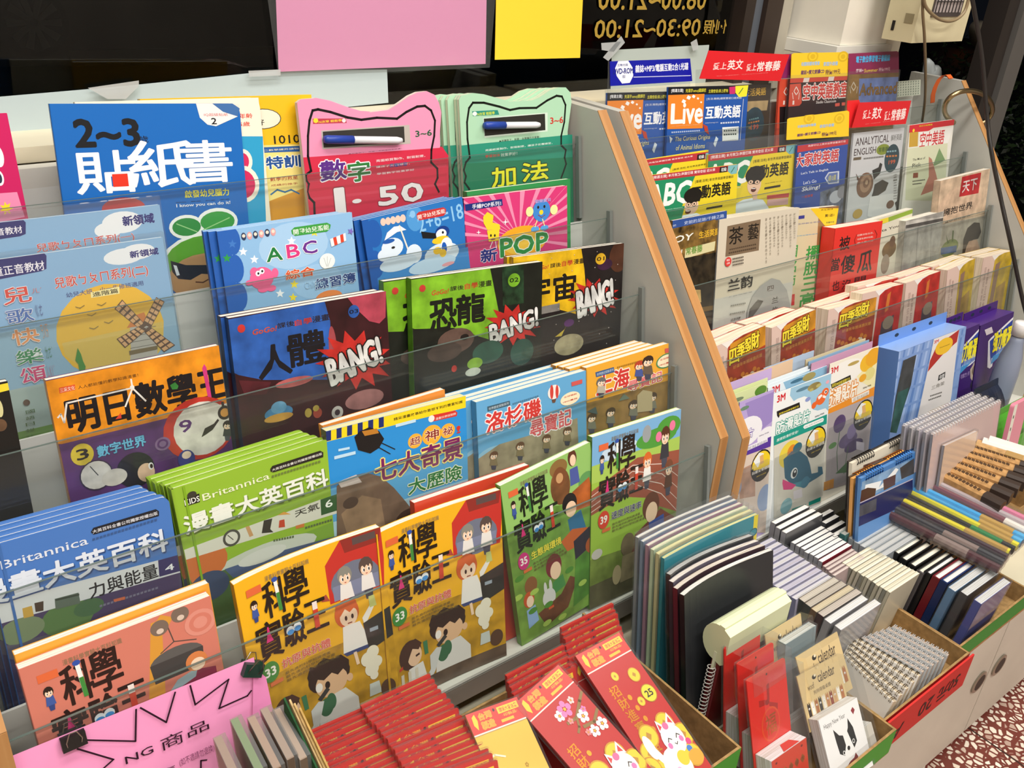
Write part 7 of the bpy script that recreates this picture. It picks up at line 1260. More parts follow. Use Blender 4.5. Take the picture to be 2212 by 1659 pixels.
# ---- red wall calendars with white pads
def a_bow(f): f.fr(); f.P([(.25, .20), (.42, .22), (.44, .26), (.25, .25)], '#a81a18'); f.P([(.5, .25), (.72, .30), (.70, .35), (.5, .28)], '#a81a18'); f.E(.46, .245, .05, .022, '#8f1614'); f.P([(.47, .12), (.54, .11), (.52, .24), (.46, .24)], '#a01815'); f.E(.5, .42, .24, .13, '#d8481f'); f.E(.5, .42, .21, .115, '#d0281c'); f.T('福', .36, .50, .64, .34, '#c8641e', .012, m='foil'); f.E(.5, .04, .02, .009, '#3a0c0a')
for k, (L, R, lb) in enumerate((((680, 985), (912, 866), 'red calendar board with a white pad, nearest of the three'), ((630, 892), (848, 782), 'red calendar board in clear wrap, middle of the three'), ((565, 808), (772, 696), 'red calendar board in clear wrap, farthest of the three beneath the pale green block'))):
    z = -.802; ang = (21, 17, 13)[k]; h = hsub(z, ang); a = atz(Z(z), *z6(*L)); b = atz(Z(z), *z6(*R)); w = (b - a).length; M = leanM((a + b) / 2, b - a, math.radians(ang), h)
    r = thing('tear_calendar', lb, 'calendar', M, 'red tear-off calendars'); f = Face((0, 0, 0), (1, 0, 0), (0, 0, -1), w, h, 'print_gloss', True); a_bow(f)
    mb = MB().prism([(x, 0, zz) for x, zz in rounded(w, h, .004, 'a')], (0, .0016, 0), '#d8251d', 'print_gloss'); f.into(mb, (w / 2, h)); mb.build('backing_board', r)
    pb = MB().box(-w * .46, w * .46, -.024, -.0006, .001, h * .44, '#ecebee', 'paper'); pb.build('page_pad', r)
    fc_ = Face((0, 0, 0), (1, 0, 0), (0, 0, -1), w * .92, h * .44, 'print_gloss', True); fc_.R(0, 0, 1, 1, '#d43a20'); 
    for q in range(5): fc_.P([(.10 + .17 * q, .30), (.17 + .17 * q, .22), (.24 + .17 * q, .30), (.17 + .17 * q, .38)], '#c87a2a', 'foil'); fc_.T('恭賀新禧大'[q], .12 + .17 * q, .345, .22 + .17 * q, .255, '#a8441c', m='foil')
    fc_.E(.12, .08, .03, .02, '#7a1a14'); fc_.E(.85, .08, .03, .02, '#7a1a14'); fc_.E(.8, .62, .10, .08, '#e8a02c'); fc_.E(.25, .7, .10, .06, '#c8641e')
    mc = MB(); 
    for q, fs, c, m, dz in fc_.items: mc.mesh([(p[0] - w * .46, -.0246 - dz, h * .44 - p[1]) for p in q], fs, c, m)
    mc.face([(-w * .12, -.0235, h * .44 + .0004), (w * .30, -.0235, h * .44 + .0004), (w * .22, -.012, h * .44 + .0004), (w * .0, -.011, h * .44 + .0004)], '#d43a30'); mc.build('front_sheet', r)
    MB().box(-w / 2 - .002, w / 2 + .002, -.026, .003, 0, h + .001, '#fff', 'film').build('sleeve', r)
# ---- kraft-headed dog calendars
def regrade(f):
    """header on the top third, calendar sheet below it"""
    g = lambda v: v * .38 / .42 if v <= .42 else .38 + (v - .42) * .62 / .58
    f.items = [([(p[0], g(p[1] / f.h) * f.h) for p in q], fs, c, m, dz) for q, fs, c, m, dz in f.items]
def a_krafthead(f):
    f.R(0, 0, 1, .42, '#dcc08a', 'print_matte'); f.T('calendar', .44, .16, .86, .06, '#4a3a2a', .012); f.E(.37, .085, .05, .022, '#1e1814'); f.E(.39, .075, .025, .012, '#eee0c0'); f.T('woof', .17, .185, .33, .125, '#6a5a44', .01); f.T('狗狗萌寵桌曆', .28, .245, .70, .205, '#4a3a2a')
    for k, c in enumerate(('#3a3430', '#f0ece4', '#a8683c', '#2a2624', '#e8e0d4', '#b87a4a', '#8a3a2a', '#c89a6a', '#efe9df', '#b06a3a')):
        x = .07 + .09 * k; f.P([(x, .42), (x, .31), (x + .015, .28), (x + .035, .31), (x + .055, .28), (x + .07, .31), (x + .07, .42)], c); f.E(x + .035, .345, .018, .01, '#f4efe8'); f.E(x + .035, .348, .007, .004, '#1e1814')
    f.R(0, .42, 1, 1, '#efedec'); f.T('Happy New Year', .08, .525, .62, .475, '#4a4644'); f.P([(.78, .49), (.84, .47), (.88, .50), (.82, .53)], '#8f2a34')
    f.P([(.30, .76), (.28, .66), (.27, .55), (.38, .62), (.48, .64), (.50, .76), (.42, .80)], '#1d1c1e'); f.P([(.56, .64), (.62, .60), (.66, .53), (.74, .62), (.76, .74), (.66, .78)], '#1d1c1e'); f.P([(.46, .62), (.58, .62), (.66, .78), (.52, .84), (.40, .80), (.48, .72)], '#f2f0ee'); f.E(.53, .755, .035, .018, '#1d1c1e'); f.E(.40, .77, .03, .018, '#f2f0ee'); f.E(.40, .77, .02, .012, '#1d1c1e'); f.E(.68, .725, .03, .018, '#f2f0ee'); f.E(.68, .725, .02, .012, '#1d1c1e'); f.P([(.34, .90), (.48, .86), (.60, .85), (.66, .82), (.70, .86), (.62, .89), (.5, .91), (.36, .945)], '#7f2f30')
DOG = [('kraft-headed dog calendar with its white pad in full view, frontmost', (950, 966), (1202, 850), 0), ('kraft-headed dog calendar directly behind the front one', (955, 862), (1192, 722), 1), ('kraft-headed dog calendar farther back beside the red boards', (790, 740), (990, 622), 2)]
for lb, L, R, k in DOG:
    z = (-.846, -.835, -.815)[k]; ang = (34, 34, 22)[k]; h = hsub(z, ang); a = atz(Z(z), *z6(*L)); b = atz(Z(z), *z6(*R)); w = (b - a).length; M = leanM((a + b) / 2, b - a, math.radians(ang), h)
    r = thing('dog_calendar', lb, 'calendar', M, 'kraft-headed dog calendars'); f = Face((0, 0, 0), (1, 0, 0), (0, 0, -1), w, h, 'print_matte', True); a_krafthead(f)
    if k == 0: regrade(f)
    hd = MB().box(-w / 2, w / 2, 0, .0012, h * .5, h, '#dcc08a', 'print_matte'); pd = MB().box(-w * .48, w * .48, -.016, -.001, 0, h * (.62 if k == 0 else .22), '#efedec', 'paper')
    for q, fs, c, m, dz in f.items:
        if k and max(p[1] for p in q) > f.h * .4205: continue
        up = max(p[1] for p in q) <= f.h * (.3801 if k == 0 else .4201)
        (hd if up else pd).mesh([((p[0] - w / 2) * (1 if up else .96), (-.0002 if up else -.0164) - dz, h - p[1]) for p in q], fs, c, m)
    hd.build('header_card', r); pd.build('page_pad', r); MB().box(-w / 2 - .002, w / 2 + .002, -.018, .002, 0, h + .001, '#fff', 'film').build('sleeve', r)
filed('diary', 'pale blue-grey wrapped diary between the red boards and the dog calendars', 'diary', z6(900, 790), z6(1080, 690), -.825, 10, hsub(-.825, 10), .012, '#8fa4ac', '#7a8f98', '#dfe2e0', None, .002)
def flap(r, a, b, h): pass
def mark(r, a, b, h):
    f = Face((-a, 0, 0), (1, 0, 0), (0, 0, -1), 2 * a, h, 'print_matte', True); f.T('綠色生活', .05, .75, .32, .35, '#eef0e4', .02); mb = MB()
    for q, fs, c, m, dz in f.items: mb.mesh([(p[0] - a, -b - .0006 - dz, h - p[1]) for p in q], fs, c, m)
openbox('carton_box', 'open kraft box with green outside holding calendars and big notebooks', .748, .984, .330, .478, CT, Z(-.925), '#4c9a34', back=.02)
# ---- pocket notebook columns
def notecol(desc, cat_group, L0, R0, L1, R1, n, z, ang, t, covers, spines, pages, wrap=False, hmax=None, hard=False, name='pocket_notebook', jit=.0015):
    for k in range(n):
        s = k / max(n - 1, 1); L = tuple(a + (b - a) * s for a, b in zip(L0, L1)); R = tuple(a + (b - a) * s for a, b in zip(R0, R1))
        c = covers[k % len(covers)] if isinstance(covers, (list, tuple)) else covers; sp_ = spines[k % len(spines)] if isinstance(spines, (list, tuple)) else spines; pg = pages[k % len(pages)] if isinstance(pages, (list, tuple)) else pages
        h = hsub(z, ang); h = min(h, hmax or h)
        lb = desc % ORDN[k]
        filed(name, lb, 'notebook', z6(L[0] + random.uniform(-3, 3), L[1] + random.uniform(-3, 3)), z6(*R), z, ang, h, t, c, sp_, pg, cat_group, wrap, None, hard)
notecol('white-paged grey notebook at the beam, %s from the back of its three', 'thick grey notebooks', (850, 132), (1042, 40), (912, 188), (1108, 76), 3, -.85, 4, .010, '#4a4a4c', '#8a8a8c', '#f4f4f2')
notecol('small white-paged notebook behind the black elastic ones, %s from the back', 'small white notebooks at the back', (1105, 100), (1170, 58), (1180, 205), (1262, 150), 4, -.865, 4, .009, '#3a3a3e', '#5a5a5e', '#f2f2f2')
notecol('white-paged notebook with black elastic edge, %s from the back of its column', 'white notebooks in a column', (955, 242), (1130, 155), (1112, 342), (1266, 246), 7, -.865, 5, .0085, ['#55555a', '#55555a', '#4a4a50', '#55555a', '#55555a', '#4a4a50', '#7a2430'], '#9a9a9e', '#f5f5f4')
notecol('mauve-covered thin notebook in front of the white ones, %s from the back', 'mauve thin notebooks', (1130, 372), (1275, 268), (1195, 425), (1322, 305), 4, -.865, 6, .005, '#b09a98', '#a58e8c', '#d8ccc8')
notecol('lavender-covered notebook right of the large black ones, %s from the back', 'lavender notebooks', (640, 320), (862, 222), (955, 545), (1172, 428), 11, -.865, 6, .0085, ['#b8b2d0', '#a8a4c4', '#c4bed8', '#b0a8cc'], ['#9a94b8', '#8a86a8', '#6a5a94'], ['#dcdae6', '#e6e4ec', '#cfcbe0'], .002)
notecol('brown-edged wrapped notebook in front of the lavender ones, %s from the back', 'brown wrapped notebooks', (1000, 556), (1214, 452), (1108, 640), (1330, 510), 4, -.865, -3, .011, ['#7a5c3c', '#4a3c34', '#6a5240', '#3a2c28'], ['#3c3a34', '#4a4844', '#7a5a40', '#4a2a2c'], ['#d8cfc4', '#c8beb4', '#dccdb0', '#cfc4bc'], .002)
notecol('silvery white notebook ending the brown-edged column, %s from the back', 'silvery notebooks', (1135, 664), (1375, 556), (1200, 704), (1442, 576), 2, -.865, -4, .011, '#bcb8bc', '#a8a4a8', '#f0eff2', .002)
notecol('cream thin notebook in the long cream column, %s from the back', 'cream thin notebooks', (1236, 356), (1372, 262), (1480, 512), (1642, 402), 13, -.865, -5, .0055, ['#cfc9b4', '#d8d2c0', '#c4beaa'], ['#bdb8a4', '#c9c4b2', '#8a8a80'], ['#eae6d4', '#dcd6c2'], False)
filed('notebook', 'wrapped teal-edged notebook at the head of the grey column', 'notebook', z6(1232, 195), z6(1424, 86), -.862, 5, hsub(-.862, 5), .010, '#3f8a88', '#2f7674', '#cfd4d2', None, .002)
notecol('grey-white wrapped notebook beside the pencil packs, %s from the back', 'grey-white wrapped notebooks', (1282, 222), (1462, 112), (1462, 330), (1600, 190), 6, -.865, 6, .010, '#9aa0a6', '#a4a8ae', ['#dfe0e2', '#d4d6da'], .003)
notecol('black-bound notebook with bright pages, %s from the back of the dark column', 'black notebooks', (1534, 304), (1656, 214), (1676, 412), (1818, 290), 4, -.868, -5, .012, '#1d1d1f', ['#18181a', '#18181a', '#18181a', '#5a5658'], '#f6f2e4', False, None, True)
DK = (('black', '#1a1a1c', (1712, 418), (1840, 312)), ('dark red', '#6a1a24', (1760, 444), (1888, 334)), ('navy', '#1c2f5c', (1804, 466), (1938, 350)), ('steel blue glitter', '#5a82aa', (1842, 508), (2002, 378)), ('charcoal glitter', '#3c3d42', (1910, 532), (2068, 398)), ('violet-blue glitter', '#46519a', (1978, 572), (2142, 452)))
for k, (cn, c, L, R) in enumerate(DK): filed('notebook', '%s notebook standing in the green tray' % cn, 'notebook', z6(*L), z6(*R), -.868, -5, hsub(-.868, -5), .012, c, c, '#f0eef0' if k < 3 else '#dcdde0', 'coloured notebooks in the green tray', .003 if k > 2 else False, None, k < 3)
# ---- small spiral pads in the red tray
def pad(label, px, py, px2, py2, z, group, wire='#8a7a5a', page='#d9cbb4', clearp=False):
    a = atz(Z(z), *z6(px, py)); b = atz(Z(z), *z6(px2, py2)); L = (b - a).length; c = (a + b) / 2; h = Z(z) - CT - .004
    u = (b - a).normalized(); n = Vector((-1, 0, 0)) - u * Vector((-1, 0, 0)).dot(u); n = (n.normalized() * math.cos(.25) + Vector((0, 0, 1)) * math.sin(.25)); n.normalize()
    M = frame(Vector((c.x - h * .25, c.y, CT + .003)), u, n) ; r = thing('spiral_pad', label, 'spiral pad', M, group)
    MB().box(-L / 2, L / 2, 0, .007, 0, h, page, 'paper').build('page_block', r)
    MB().box(-L / 2, L / 2, -.0012, -.0001, 0, h, '#efeae2', 'frosted' if clearp else 'print_gloss').build('cover', r)
    wmb = MB(); nn = 12
    for k in range(nn):
        x = -L / 2 + L * (k + .5) / nn
        for e in (-.0012, .0012): wmb.tube([(x + e, .0032 + .0058 * math.cos(q), h - .001 + .0048 * math.sin(q)) for q in [2 * math.pi * j / 8 for j in range(8)]], .00055, wire, 'metal' if not clearp else 'frosted', 4, True)
    wmb.build('wire_binding', r)
    return r
for k in range(5):
    s = k / 4; pad('small spiral pad with brass wire in the red tray, %s from the back' % ORDN[k], 1275 - 55 * s, 745 + 85 * s, 1645 - 155 * s, 962 + 128 * s, -.916, 'brass-wired spiral pads')
for k in range(6):
    s = k / 5; pad('small spiral pad with clear plastic cover behind the brass-wired ones, %s from the back' % ORDN[k], 1500 - 170 * s, 690 + 60 * s, 1805 - 140 * s, 850 + 90 * s, -.916, 'clear-covered spiral pads', '#b8b4b0', '#c9b9ae', True)
pr = atz(Z(-.93), 1935, 1545)
def redflap(r, a, b, h):
    f = Face((-a, 0, 0), (1, 0, 0), (0, 0, -1), 2 * a, .062, 'print_matte', True)
    fl = MB().box(-a, a, -b - .0065, -b - .0038, h - .060, h + .002, '#c92c28', 'print_matte')
    f.T('A', .22, .40, .10, .80, '#3a1614', .02); f.T('20', .56, .30, .40, .72, '#3a1614', .02); f.T('50元', .88, .28, .62, .72, '#3a1614', .02)
    for q, fs, c, m, dz in f.items: fl.mesh([(p[0] - a, -b - .0068 - dz, h - p[1]) for p in q], fs, c, m)
    fl.build('front_flap', r)
openbox('carton_tray', 'shallow kraft tray with a red front flap hanging over the counter edge', 0.988, 1.216, .349, .490, CT, Z(-.930), '#c92c28', cat='tray', extra=redflap)
openbox('carton_tray', 'shallow green tray holding dark notebooks and pencil packs', 1.222, 1.455, .3655, .640, CT, Z(-.935), '#3f8a34', cat='tray')
# ---- pencil packs in clear sleeves, lying away from us
def prod(name, label, cat, far, near, z, wdt, col, band, bandcol, group, m='plastic', ht=.016, tail=None, wrap=True, holes=False, lift=0):
    a = atz(Z(z), *z5(*near)); b = atz(Z(z), *z5(*far)); d = b - a; L = d.length; u = d.normalized()
    n = Vector((0, 0, 1)); x = u.cross(n); M = Matrix(((x.x, u.x, 0, a.x), (x.y, u.y, 0, a.y), (0, 0, 1, Z(z) - ht), (0, 0, 0, 1)))
    r = thing(name, label, cat, M, group)
    def seg(y0, y1, s, c, nm, mm):
        n6 = 10; pts = [(wdt / 2 * s * math.cos(2 * math.pi * k / n6 + .31), y0, ht / 2 + ht / 2 * s * math.sin(2 * math.pi * k / n6 + .31)) for k in range(n6)]
        if holes or cat == 'pencil box': pts = [(-wdt / 2 * s, y0, 0), (wdt / 2 * s, y0, 0), (wdt / 2 * s, y0, ht * .8 * s), (wdt * .3 * s, y0, ht * s), (-wdt * .3 * s, y0, ht * s), (-wdt / 2 * s, y0, ht * .8 * s)]
        return MB().prism(pts, (0, y1 - y0, 0), c, mm)
    bd = seg(0, L, .94, col, 'body', m)
    if holes:
        for k in range(12):
            y = L * (.33 + .64 * k / 12); bd.prism([(x_, y_ + y, ht * .941) for x_, y_ in ((-wdt * .26, 0), (wdt * .16, 0), (wdt * .26, .0055), (-wdt * .16, .0055))], (0, 0, .0003), '#4a3420')
    bd.build('body', r)
    if band: seg(L * band[0], L * band[1], 1.0, bandcol, 'band', 'print_matte').build('sleeve_band', r)
    if tail: seg(0, L * .07, .98, tail, 'tail', 'plastic').build('end_cap', r)
    if wrap: MB().box(-wdt / 2 - .0004, wdt / 2 + .0004, -.002, L + .002, -.0004, ht + .0008, '#fff', 'film').build('sleeve', r)
    return r
for k, (lb, far, near, col, band, bc, tail) in enumerate((
    ('maroon', (1205, 1035), (2045, 1452), '#4a2028', (.25, .52), '#8a7670', None), ('charcoal', (1222, 990), (2075, 1412), '#34343a', (.2, .48), '#87746e', None), ('dark plum', (1268, 955), (2100, 1372), '#3a2430', None, None, None), ('yellow', (1312, 950), (2120, 1335), '#ddcc2a', (.02, .38), '#b8924a', '#e8d82c'), ('black', (1335, 912), (2150, 1318), '#1e1e20', (.10, .36), '#2a7a44', '#141416'), ('thin yellow', (1392, 895), (2180, 1292), '#e4d82e', (.05, .33), '#b8924a', None), ('light blue', (1402, 878), (2205, 1268), '#3a9ad0', (.08, .36), '#b8924a', '#4aa8dc'), ('bright blue', (1430, 855), (2230, 1240), '#3aa0dc', (.1, .38), '#b8924a', '#4aa8dc'), ('grey and maroon', (1470, 815), (2250, 1195), '#7a4a54', (.0, .2), '#e8e0d8', None), ('pale grey', (1492, 796), (2270, 1160), '#b8a8ac', None, None, None), ('pink', (1545, 782), (2290, 1130), '#d87a9a', (.55, .75), '#5a3a5a', None))):
    prod('pencil_pack', '%s pencil pack lying lengthwise among the pencil packs' % lb, 'pencil pack', far, near, -.845 + .0035 * k, .0145, col, band, bc, 'pencil packs in clear sleeves', tail=tail)
for k, (far, near) in enumerate((((1575, 745), (2075, 1000)), ((1618, 712), (2135, 935)), ((1662, 682), (2190, 880)), ((1712, 650), (2240, 835)), ((1758, 618), (2290, 790)), ((1800, 585), (2330, 745)))):
    prod('pencil_box', 'kraft pencil box with a row of slots, %s from the pink pencil pack' % ORDN[k], 'pencil box', far, near, -.800 + .004 * k, .020, '#c89a64', (.0, .26), '#3c3029', 'slotted kraft pencil boxes', 'kraft', .022, None, False, k < 6)
prod('pencil_box', 'plain kraft pencil box topped by white ones, behind the slotted ones', 'pencil box', (1880, 560), (2360, 720), -.775, .022, '#cfa570', (.3, .55), '#a8854a', 'slotted kraft pencil boxes', 'kraft', .022, None, False)
for k in range(2): prod('pencil_box', ('white pencil box just behind the kraft ones', 'white pencil box rearmost of the row')[k], 'pencil box', (1925 + 45 * k, 545 - 12 * k), (2390 + 40 * k, 690 - 15 * k), -.77 + .004 * k, .02, '#e4dcd4', (.1, .3), '#b8a890', None, 'print_matte', .022, None, False)
st = openbox('carton_tray', 'low kraft tray under the slotted pencil boxes', 1.458, 1.75, .475, .555, CT, Z(-.90), '#b08d5c', cat='tray')
# ---- desk calendars
def deskcal(label, TLp, TRp, BLp, y, col, art, wire, ct='#e9e0d0'):
    o = Vector((0, y, Z(-.75))); n = Vector((0, -math.cos(.22), math.sin(.22))); tl = hit(*z5(*TLp), o, n); tr = hit(*z5(*TRp), o, n); u = tr - tl; w = u.length; u.normalize(); d = u.cross(n); h = (tl.z - CT - .002) / abs(d.z)
    M = frame(tl + u * w / 2 + d * h, u, n); r = thing('desk_calendar', label, 'desk calendar', M, 'desk calendars'); f = Face(tl, u, d, w, h); f.zoom(*S5)
    if art: art(f)
    mb = MB().box(-w / 2, w / 2, 0, .006, 0, h, col, 'print_gloss'); f.into(mb, (w / 2, h)); mb.build('pages', r)
    MB().box(-w / 2 - .001, w / 2 + .001, .0065, .009, 0, h + .002, ct, 'print_gloss').build('stand_board', r)
    for g in range(2):
        wm = MB()
        for k in range(8):
            x = -w * .42 + w * .52 * g + .0065 * k; wm.tube([(x, .0045 + .007 * math.cos(q), h - .002 + .0065 * math.sin(q)) for q in [2 * math.pi * j / 10 for j in range(10)]], .0009, wire, 'metal', 5, True)
        wm.build('wire_binding', r)
def a_cal1(f): f.P([(1070, 740), (1230, 680), (1225, 720), (1066, 780)], '#a87a6a', 'photo_print')
def a_cal3(f):
    f.P([(1030, 850), (1460, 640), (1460, 700), (1030, 905)], '#3f78b8'); f.P([(1060, 860), (1400, 700), (1390, 820), (1050, 1000)], '#8fb4dc', 'illustration'); f.P([(1085, 880), (1200, 850), (1180, 900), (1300, 760), (1320, 770), (1250, 880), (1070, 960)], '#e8eaec'); f.P([(1055, 920), (1100, 900), (1160, 905), (1150, 975), (1045, 1005)], '#4a2a24'); f.P([(1210, 845), (1300, 805), (1295, 880), (1215, 920)], '#54362e'); f.P([(1330, 760), (1430, 690), (1430, 800), (1340, 840)], '#4a4a4e', 'illustration'); f.P([(1035, 1010), (1420, 835), (1420, 1000), (1030, 1180)], '#1f2358'); f.P([(1040, 1030), (1165, 975), (1160, 1060), (1036, 1110)], '#5a5a64', 'illustration'); f.L([(1035, 1015), (1420, 838)], .002, '#b8b0c0')
deskcal('desk calendar with black wire and a cream top, rearmost of three', (990, 728), (1424, 510), (925, 1150), .626, '#e6dcc8', a_cal1, '#2c2a2a', '#2a2624')
deskcal('desk calendar with orange wire strip, middle of three', (1000, 838), (1405, 628), (930, 1150), .604, '#e8a85c', None, '#c8742c', '#4a4038')
deskcal('desk calendar with a blue top and dark buildings, front of three', (1055, 836), (1456, 634), (1000, 1150), .588, '#5a8ac4', a_cal3, '#2f5a94', '#2a4a78')
# ---- clear wrapped spiral books at the far end
for k, (L, R, col, dy) in enumerate((((1560, 560), (1892, 488), '#e0c0a8', 0), ((1548, 520), (2068, 290), '#d8bcb8', 0), ((1548, 520), (2068, 290), '#c4bcc4', .0105), ((1548, 520), (2068, 290), '#c9c0cc', .021), ((1548, 520), (2068, 290), '#cfc8cc', .0315), ((1548, 520), (2068, 290), '#bdb8c4', .042))):
    z = -.748 if k == 0 else -.722
    r, M = filed('spiral_book', 'wrapped spiral book with pale cover by the pencil boxes, %s from the front' % ORDN[k], 'spiral book', z5(*L), z5(*R), z, 10, hsub(z, 10), .005, col, '#8a8a94', '#d8d0d0', 'wrapped spiral books', .003)
    r.matrix_world = Matrix.Translation((-.004 * (k - 1) if k else -.004, dy - (.012 if k == 0 else 0), 0)) @ r.matrix_world
    if k:
        a_, b_ = atz(Z(z), *z5(*L)), atz(Z(z), *z5(*R)); w = (b_ - a_).length; h = hsub(z, 10); wm = MB()
        for j in range(26): wm.tube([(-w * .48 + w * .96 * j / 25, .0025 + .0036 * math.cos(q), h - .001 + .0042 * math.sin(q)) for q in [2 * math.pi * i / 7 for i in range(7)]], .0008, '#e4e2e6', 'plastic', 4, True)
        wm.build('wire_binding', r)
# ---- things at the far right
bt = aty(.655, 2216, 676); bz = CT + .075
t = thing('bottle', 'bottle with white cap at the far right beside the purple packs', 'bottle', Vector((bt.x + .004, .655, CT + .0005))); hb = bt.z - CT
MB().lathe([(.022, 0), (.024, .01), (.024, hb * .62), (.021, hb * .72), (.013, hb * .82), (.012, hb * .86)], (0, 0, 0), '#8a93a8', 'plastic').build('body', t, True); MB().lathe([(.015, 0), (.015, .024), (.013, .027), (.003, .028)], (0, 0, hb * .86), '#eeeceb', 'plastic').build('cap', t, True)
def pouch(label, name, cat, pts, y, th, col, m='plastic', group=None, art=None):
    q = []; N_ = len(pts)
    for k in range(N_):
        p0, p1, p2, p3 = (pts[(k + j) % N_] for j in (-1, 0, 1, 2))
        for t_ in (0, .33, .67): q.append(aty(y, *(.5 * (2 * b_ + (c_ - a_) * t_ + (2 * a_ - 5 * b_ + 4 * c_ - d_) * t_ ** 2 + (3 * b_ - a_ - 3 * c_ + d_) * t_ ** 3) for a_, b_, c_, d_ in zip(p0, p1, p2, p3))))
    zc = sum((p for p in q), Vector()) / len(q); zmin = min(p.z for p in q); r = thing(name, label, cat, Vector((zc.x, y, zmin)))
    o = r.matrix_world.translation; mb = MB(); ins = [zc + (p - zc) * .72 - Vector((0, th * .5, 0)) for p in q]; n = len(q); bk = [p + Vector((0, th * .4, 0)) for p in q]
    vs = [p - o for p in ins + q + bk]; mb.mesh(vs, [tuple(range(n)), tuple(range(3 * n - 1, 2 * n - 1, -1))] + [(n + k, n + (k + 1) % n, (k + 1) % n, k) for k in range(n)] + [(2 * n + k, 2 * n + (k + 1) % n, n + (k + 1) % n, n + k) for k in range(n)], col, m)
    if art: art(mb, o)
    mb.build('body', r, True); return r
def pillow(label, name, cat, TL, TR, y, h, col, bulge, lean, band=None, m='print_gloss', wave=0.0):
    """a filled bag: puffed in the middle, flat crimped seams at top and bottom"""
    tl = aty(y, *TL); tr = aty(y, *TR); u = Vector((1, 0, 0)); w = tr.x - tl.x; n = Vector((0, -math.cos(lean), math.sin(lean))); M = frame(Vector(((tl.x + tr.x) / 2, y - h * math.sin(lean), CT + .001)), u, n)
    r = thing(name, label, cat, M); mb = MB(); nx, nz = 14, 18
    for side in (-1, 1):
        vs = []
        for j in range(nz + 1):
            for i in range(nx + 1):
                a, b = 2 * i / nx - 1, 2 * j / nz - 1; k = max(0, 1 - a * a) ** .55 * max(0, 1 - b ** 4) ** .8
                vs.append((a * w / 2 * (1 - .06 * (1 - b * b)), bulge + .001 + side * bulge * k + wave * math.sin(a * 9 + b * 5) * k, h * j / nz))
        for j in range(nz):
            for i in range(nx):
                q = (j * (nx + 1) + i, j * (nx + 1) + i + 1, (j + 1) * (nx + 1) + i + 1, (j + 1) * (nx + 1) + i)
                c = col
                if band:
                    for z0, z1, bc in band:
                        if z0 <= (j + .5) / nz <= z1: c = bc
                mb.face([vs[t] for t in q], c, m)
    mb.build('bag', r, False)
    MB().box(-w / 2, w / 2, bulge, bulge + .002, h, h + .012, col, m).build('seam', r)
    return r
pillow('navy crinkled bag pack in front of the purple packs, far end of the counter', 'bag_pack', 'bag', (2128, 850), (2205, 790), .635, .205, '#1c2337', .018, .25, ((.55, .72, '#3a4a86'),), 'print_gloss', .002)
pillow('green filled bag at the right edge of the counter beside the pink card', 'bag_pack', 'bag', (2160, 905), (2262, 850), .575, .185, '#4a9a2a', .020, .15, ((.30, .42, '#d8e4d0'), (.72, .80, '#2f6a1c')), 'print_gloss', .0015)
px_ = aty(.535, 2196, 892); ck = thing('gift_card', 'pink card pack with dotted strip at the right edge in front of the green bag', 'card pack', frame(Vector((px_.x + .050, .525, CT + .001)), Vector((1, 0, 0)), Vector((0, -.995, .1))))
f = Face((0, 0, 0), (1, 0, 0), (0, 0, -1), .055, px_.z - CT + .002, 'print_gloss', True); f.R(0, 0, .22, 1, '#e8e4d8')
for k in range(9): f.E(.11, .1 + .1 * k, .035, .016, '#2a2a2a')
mb = MB().prism([(x, 0, z) for x, z in rounded(.055, f.h, .006, 'a')], (0, .008, 0), '#e08ea2', 'print_gloss'); f.into(mb, (.0275, f.h)); mb.build('card', ck)
# ---- wall unit, cords, ring and band above the far rack
hx = thing('wall_heater', 'cream wall unit with a dark grille hung beside the white column', 'wall unit', Vector((1.88, 1.10, Z(-.180))))
O = Vector((1.88, 1.10, Z(-.180)))
MB().box(1.785 - 1.88, 1.980 - 1.88, -.095, -.030, 0, .40, '#d8cda8', 'laminate').build('housing', hx)
g = MB().box(1.83 - 1.88, 1.94 - 1.88, -.0975, -.0955, .048, .36, '#4a4240'); hx_g = g.build('grille_frame', hx); g = MB()
for k in range(8): g.box(-.042 + .0125 * k, -.0405 + .0125 * k, -.0992, -.0978, .056, .35, '#2a2625')
for k in range(7): g.box(-.046, .056, -.0998, -.0993, .075 + .04 * k, .0768 + .04 * k, '#2a2625')
g.box(-.046, .056, -.0977, -.0975, .056, .35, '#a89c98'); g.build('grille', hx_g)
MB().box(-.0965, -.0952, -.052, -.046, .018, .036, '#1a1613').box(-.0965, -.0952, -.088, -.070, .035, .052, '#8f8466').build('side_switch', hx)
def cord(name, label, pts, r, col, smooth=True):
    q = [aty(y, px, py) for px, py, y in pts]; dense = []
    for k in range(len(q) - 1):
        p0, p1, p2, p3 = q[max(k - 1, 0)], q[k], q[k + 1], q[min(k + 2, len(q) - 1)]
        for j in range(6):
            s = j / 6; dense.append(.5 * ((2 * p1) + (p2 - p0) * s + (2 * p0 - 5 * p1 + 4 * p2 - p3) * s * s + (3 * p1 - p0 - 3 * p2 + p3) * s ** 3))
    dense.append(q[-1]); mb = MB().tube([p - q[-1] for p in dense], r, col, 'plastic', 8); o = mb.build(name, None, True); o.location = q[-1]; return tag(o, label, 'cord')
cord('power_cord', 'tan power cord hanging straight down past the cream wall unit', [(1995, -40, .99), (1993, 20, .99), (1997, 80, .99), (1999, 150, 1.0), (1998, 215, 1.02), (1992, 262, 1.04)], .0028, '#7a684c')
cord('power_cord', 'tan power cord looping across the grille of the wall unit', [(1994, -10, .985), (2002, 18, .985), (2030, 42, .985), (2060, 44, .985), (2084, 24, .985), (2096, -20, .985)], .0032, '#8d7a5c')
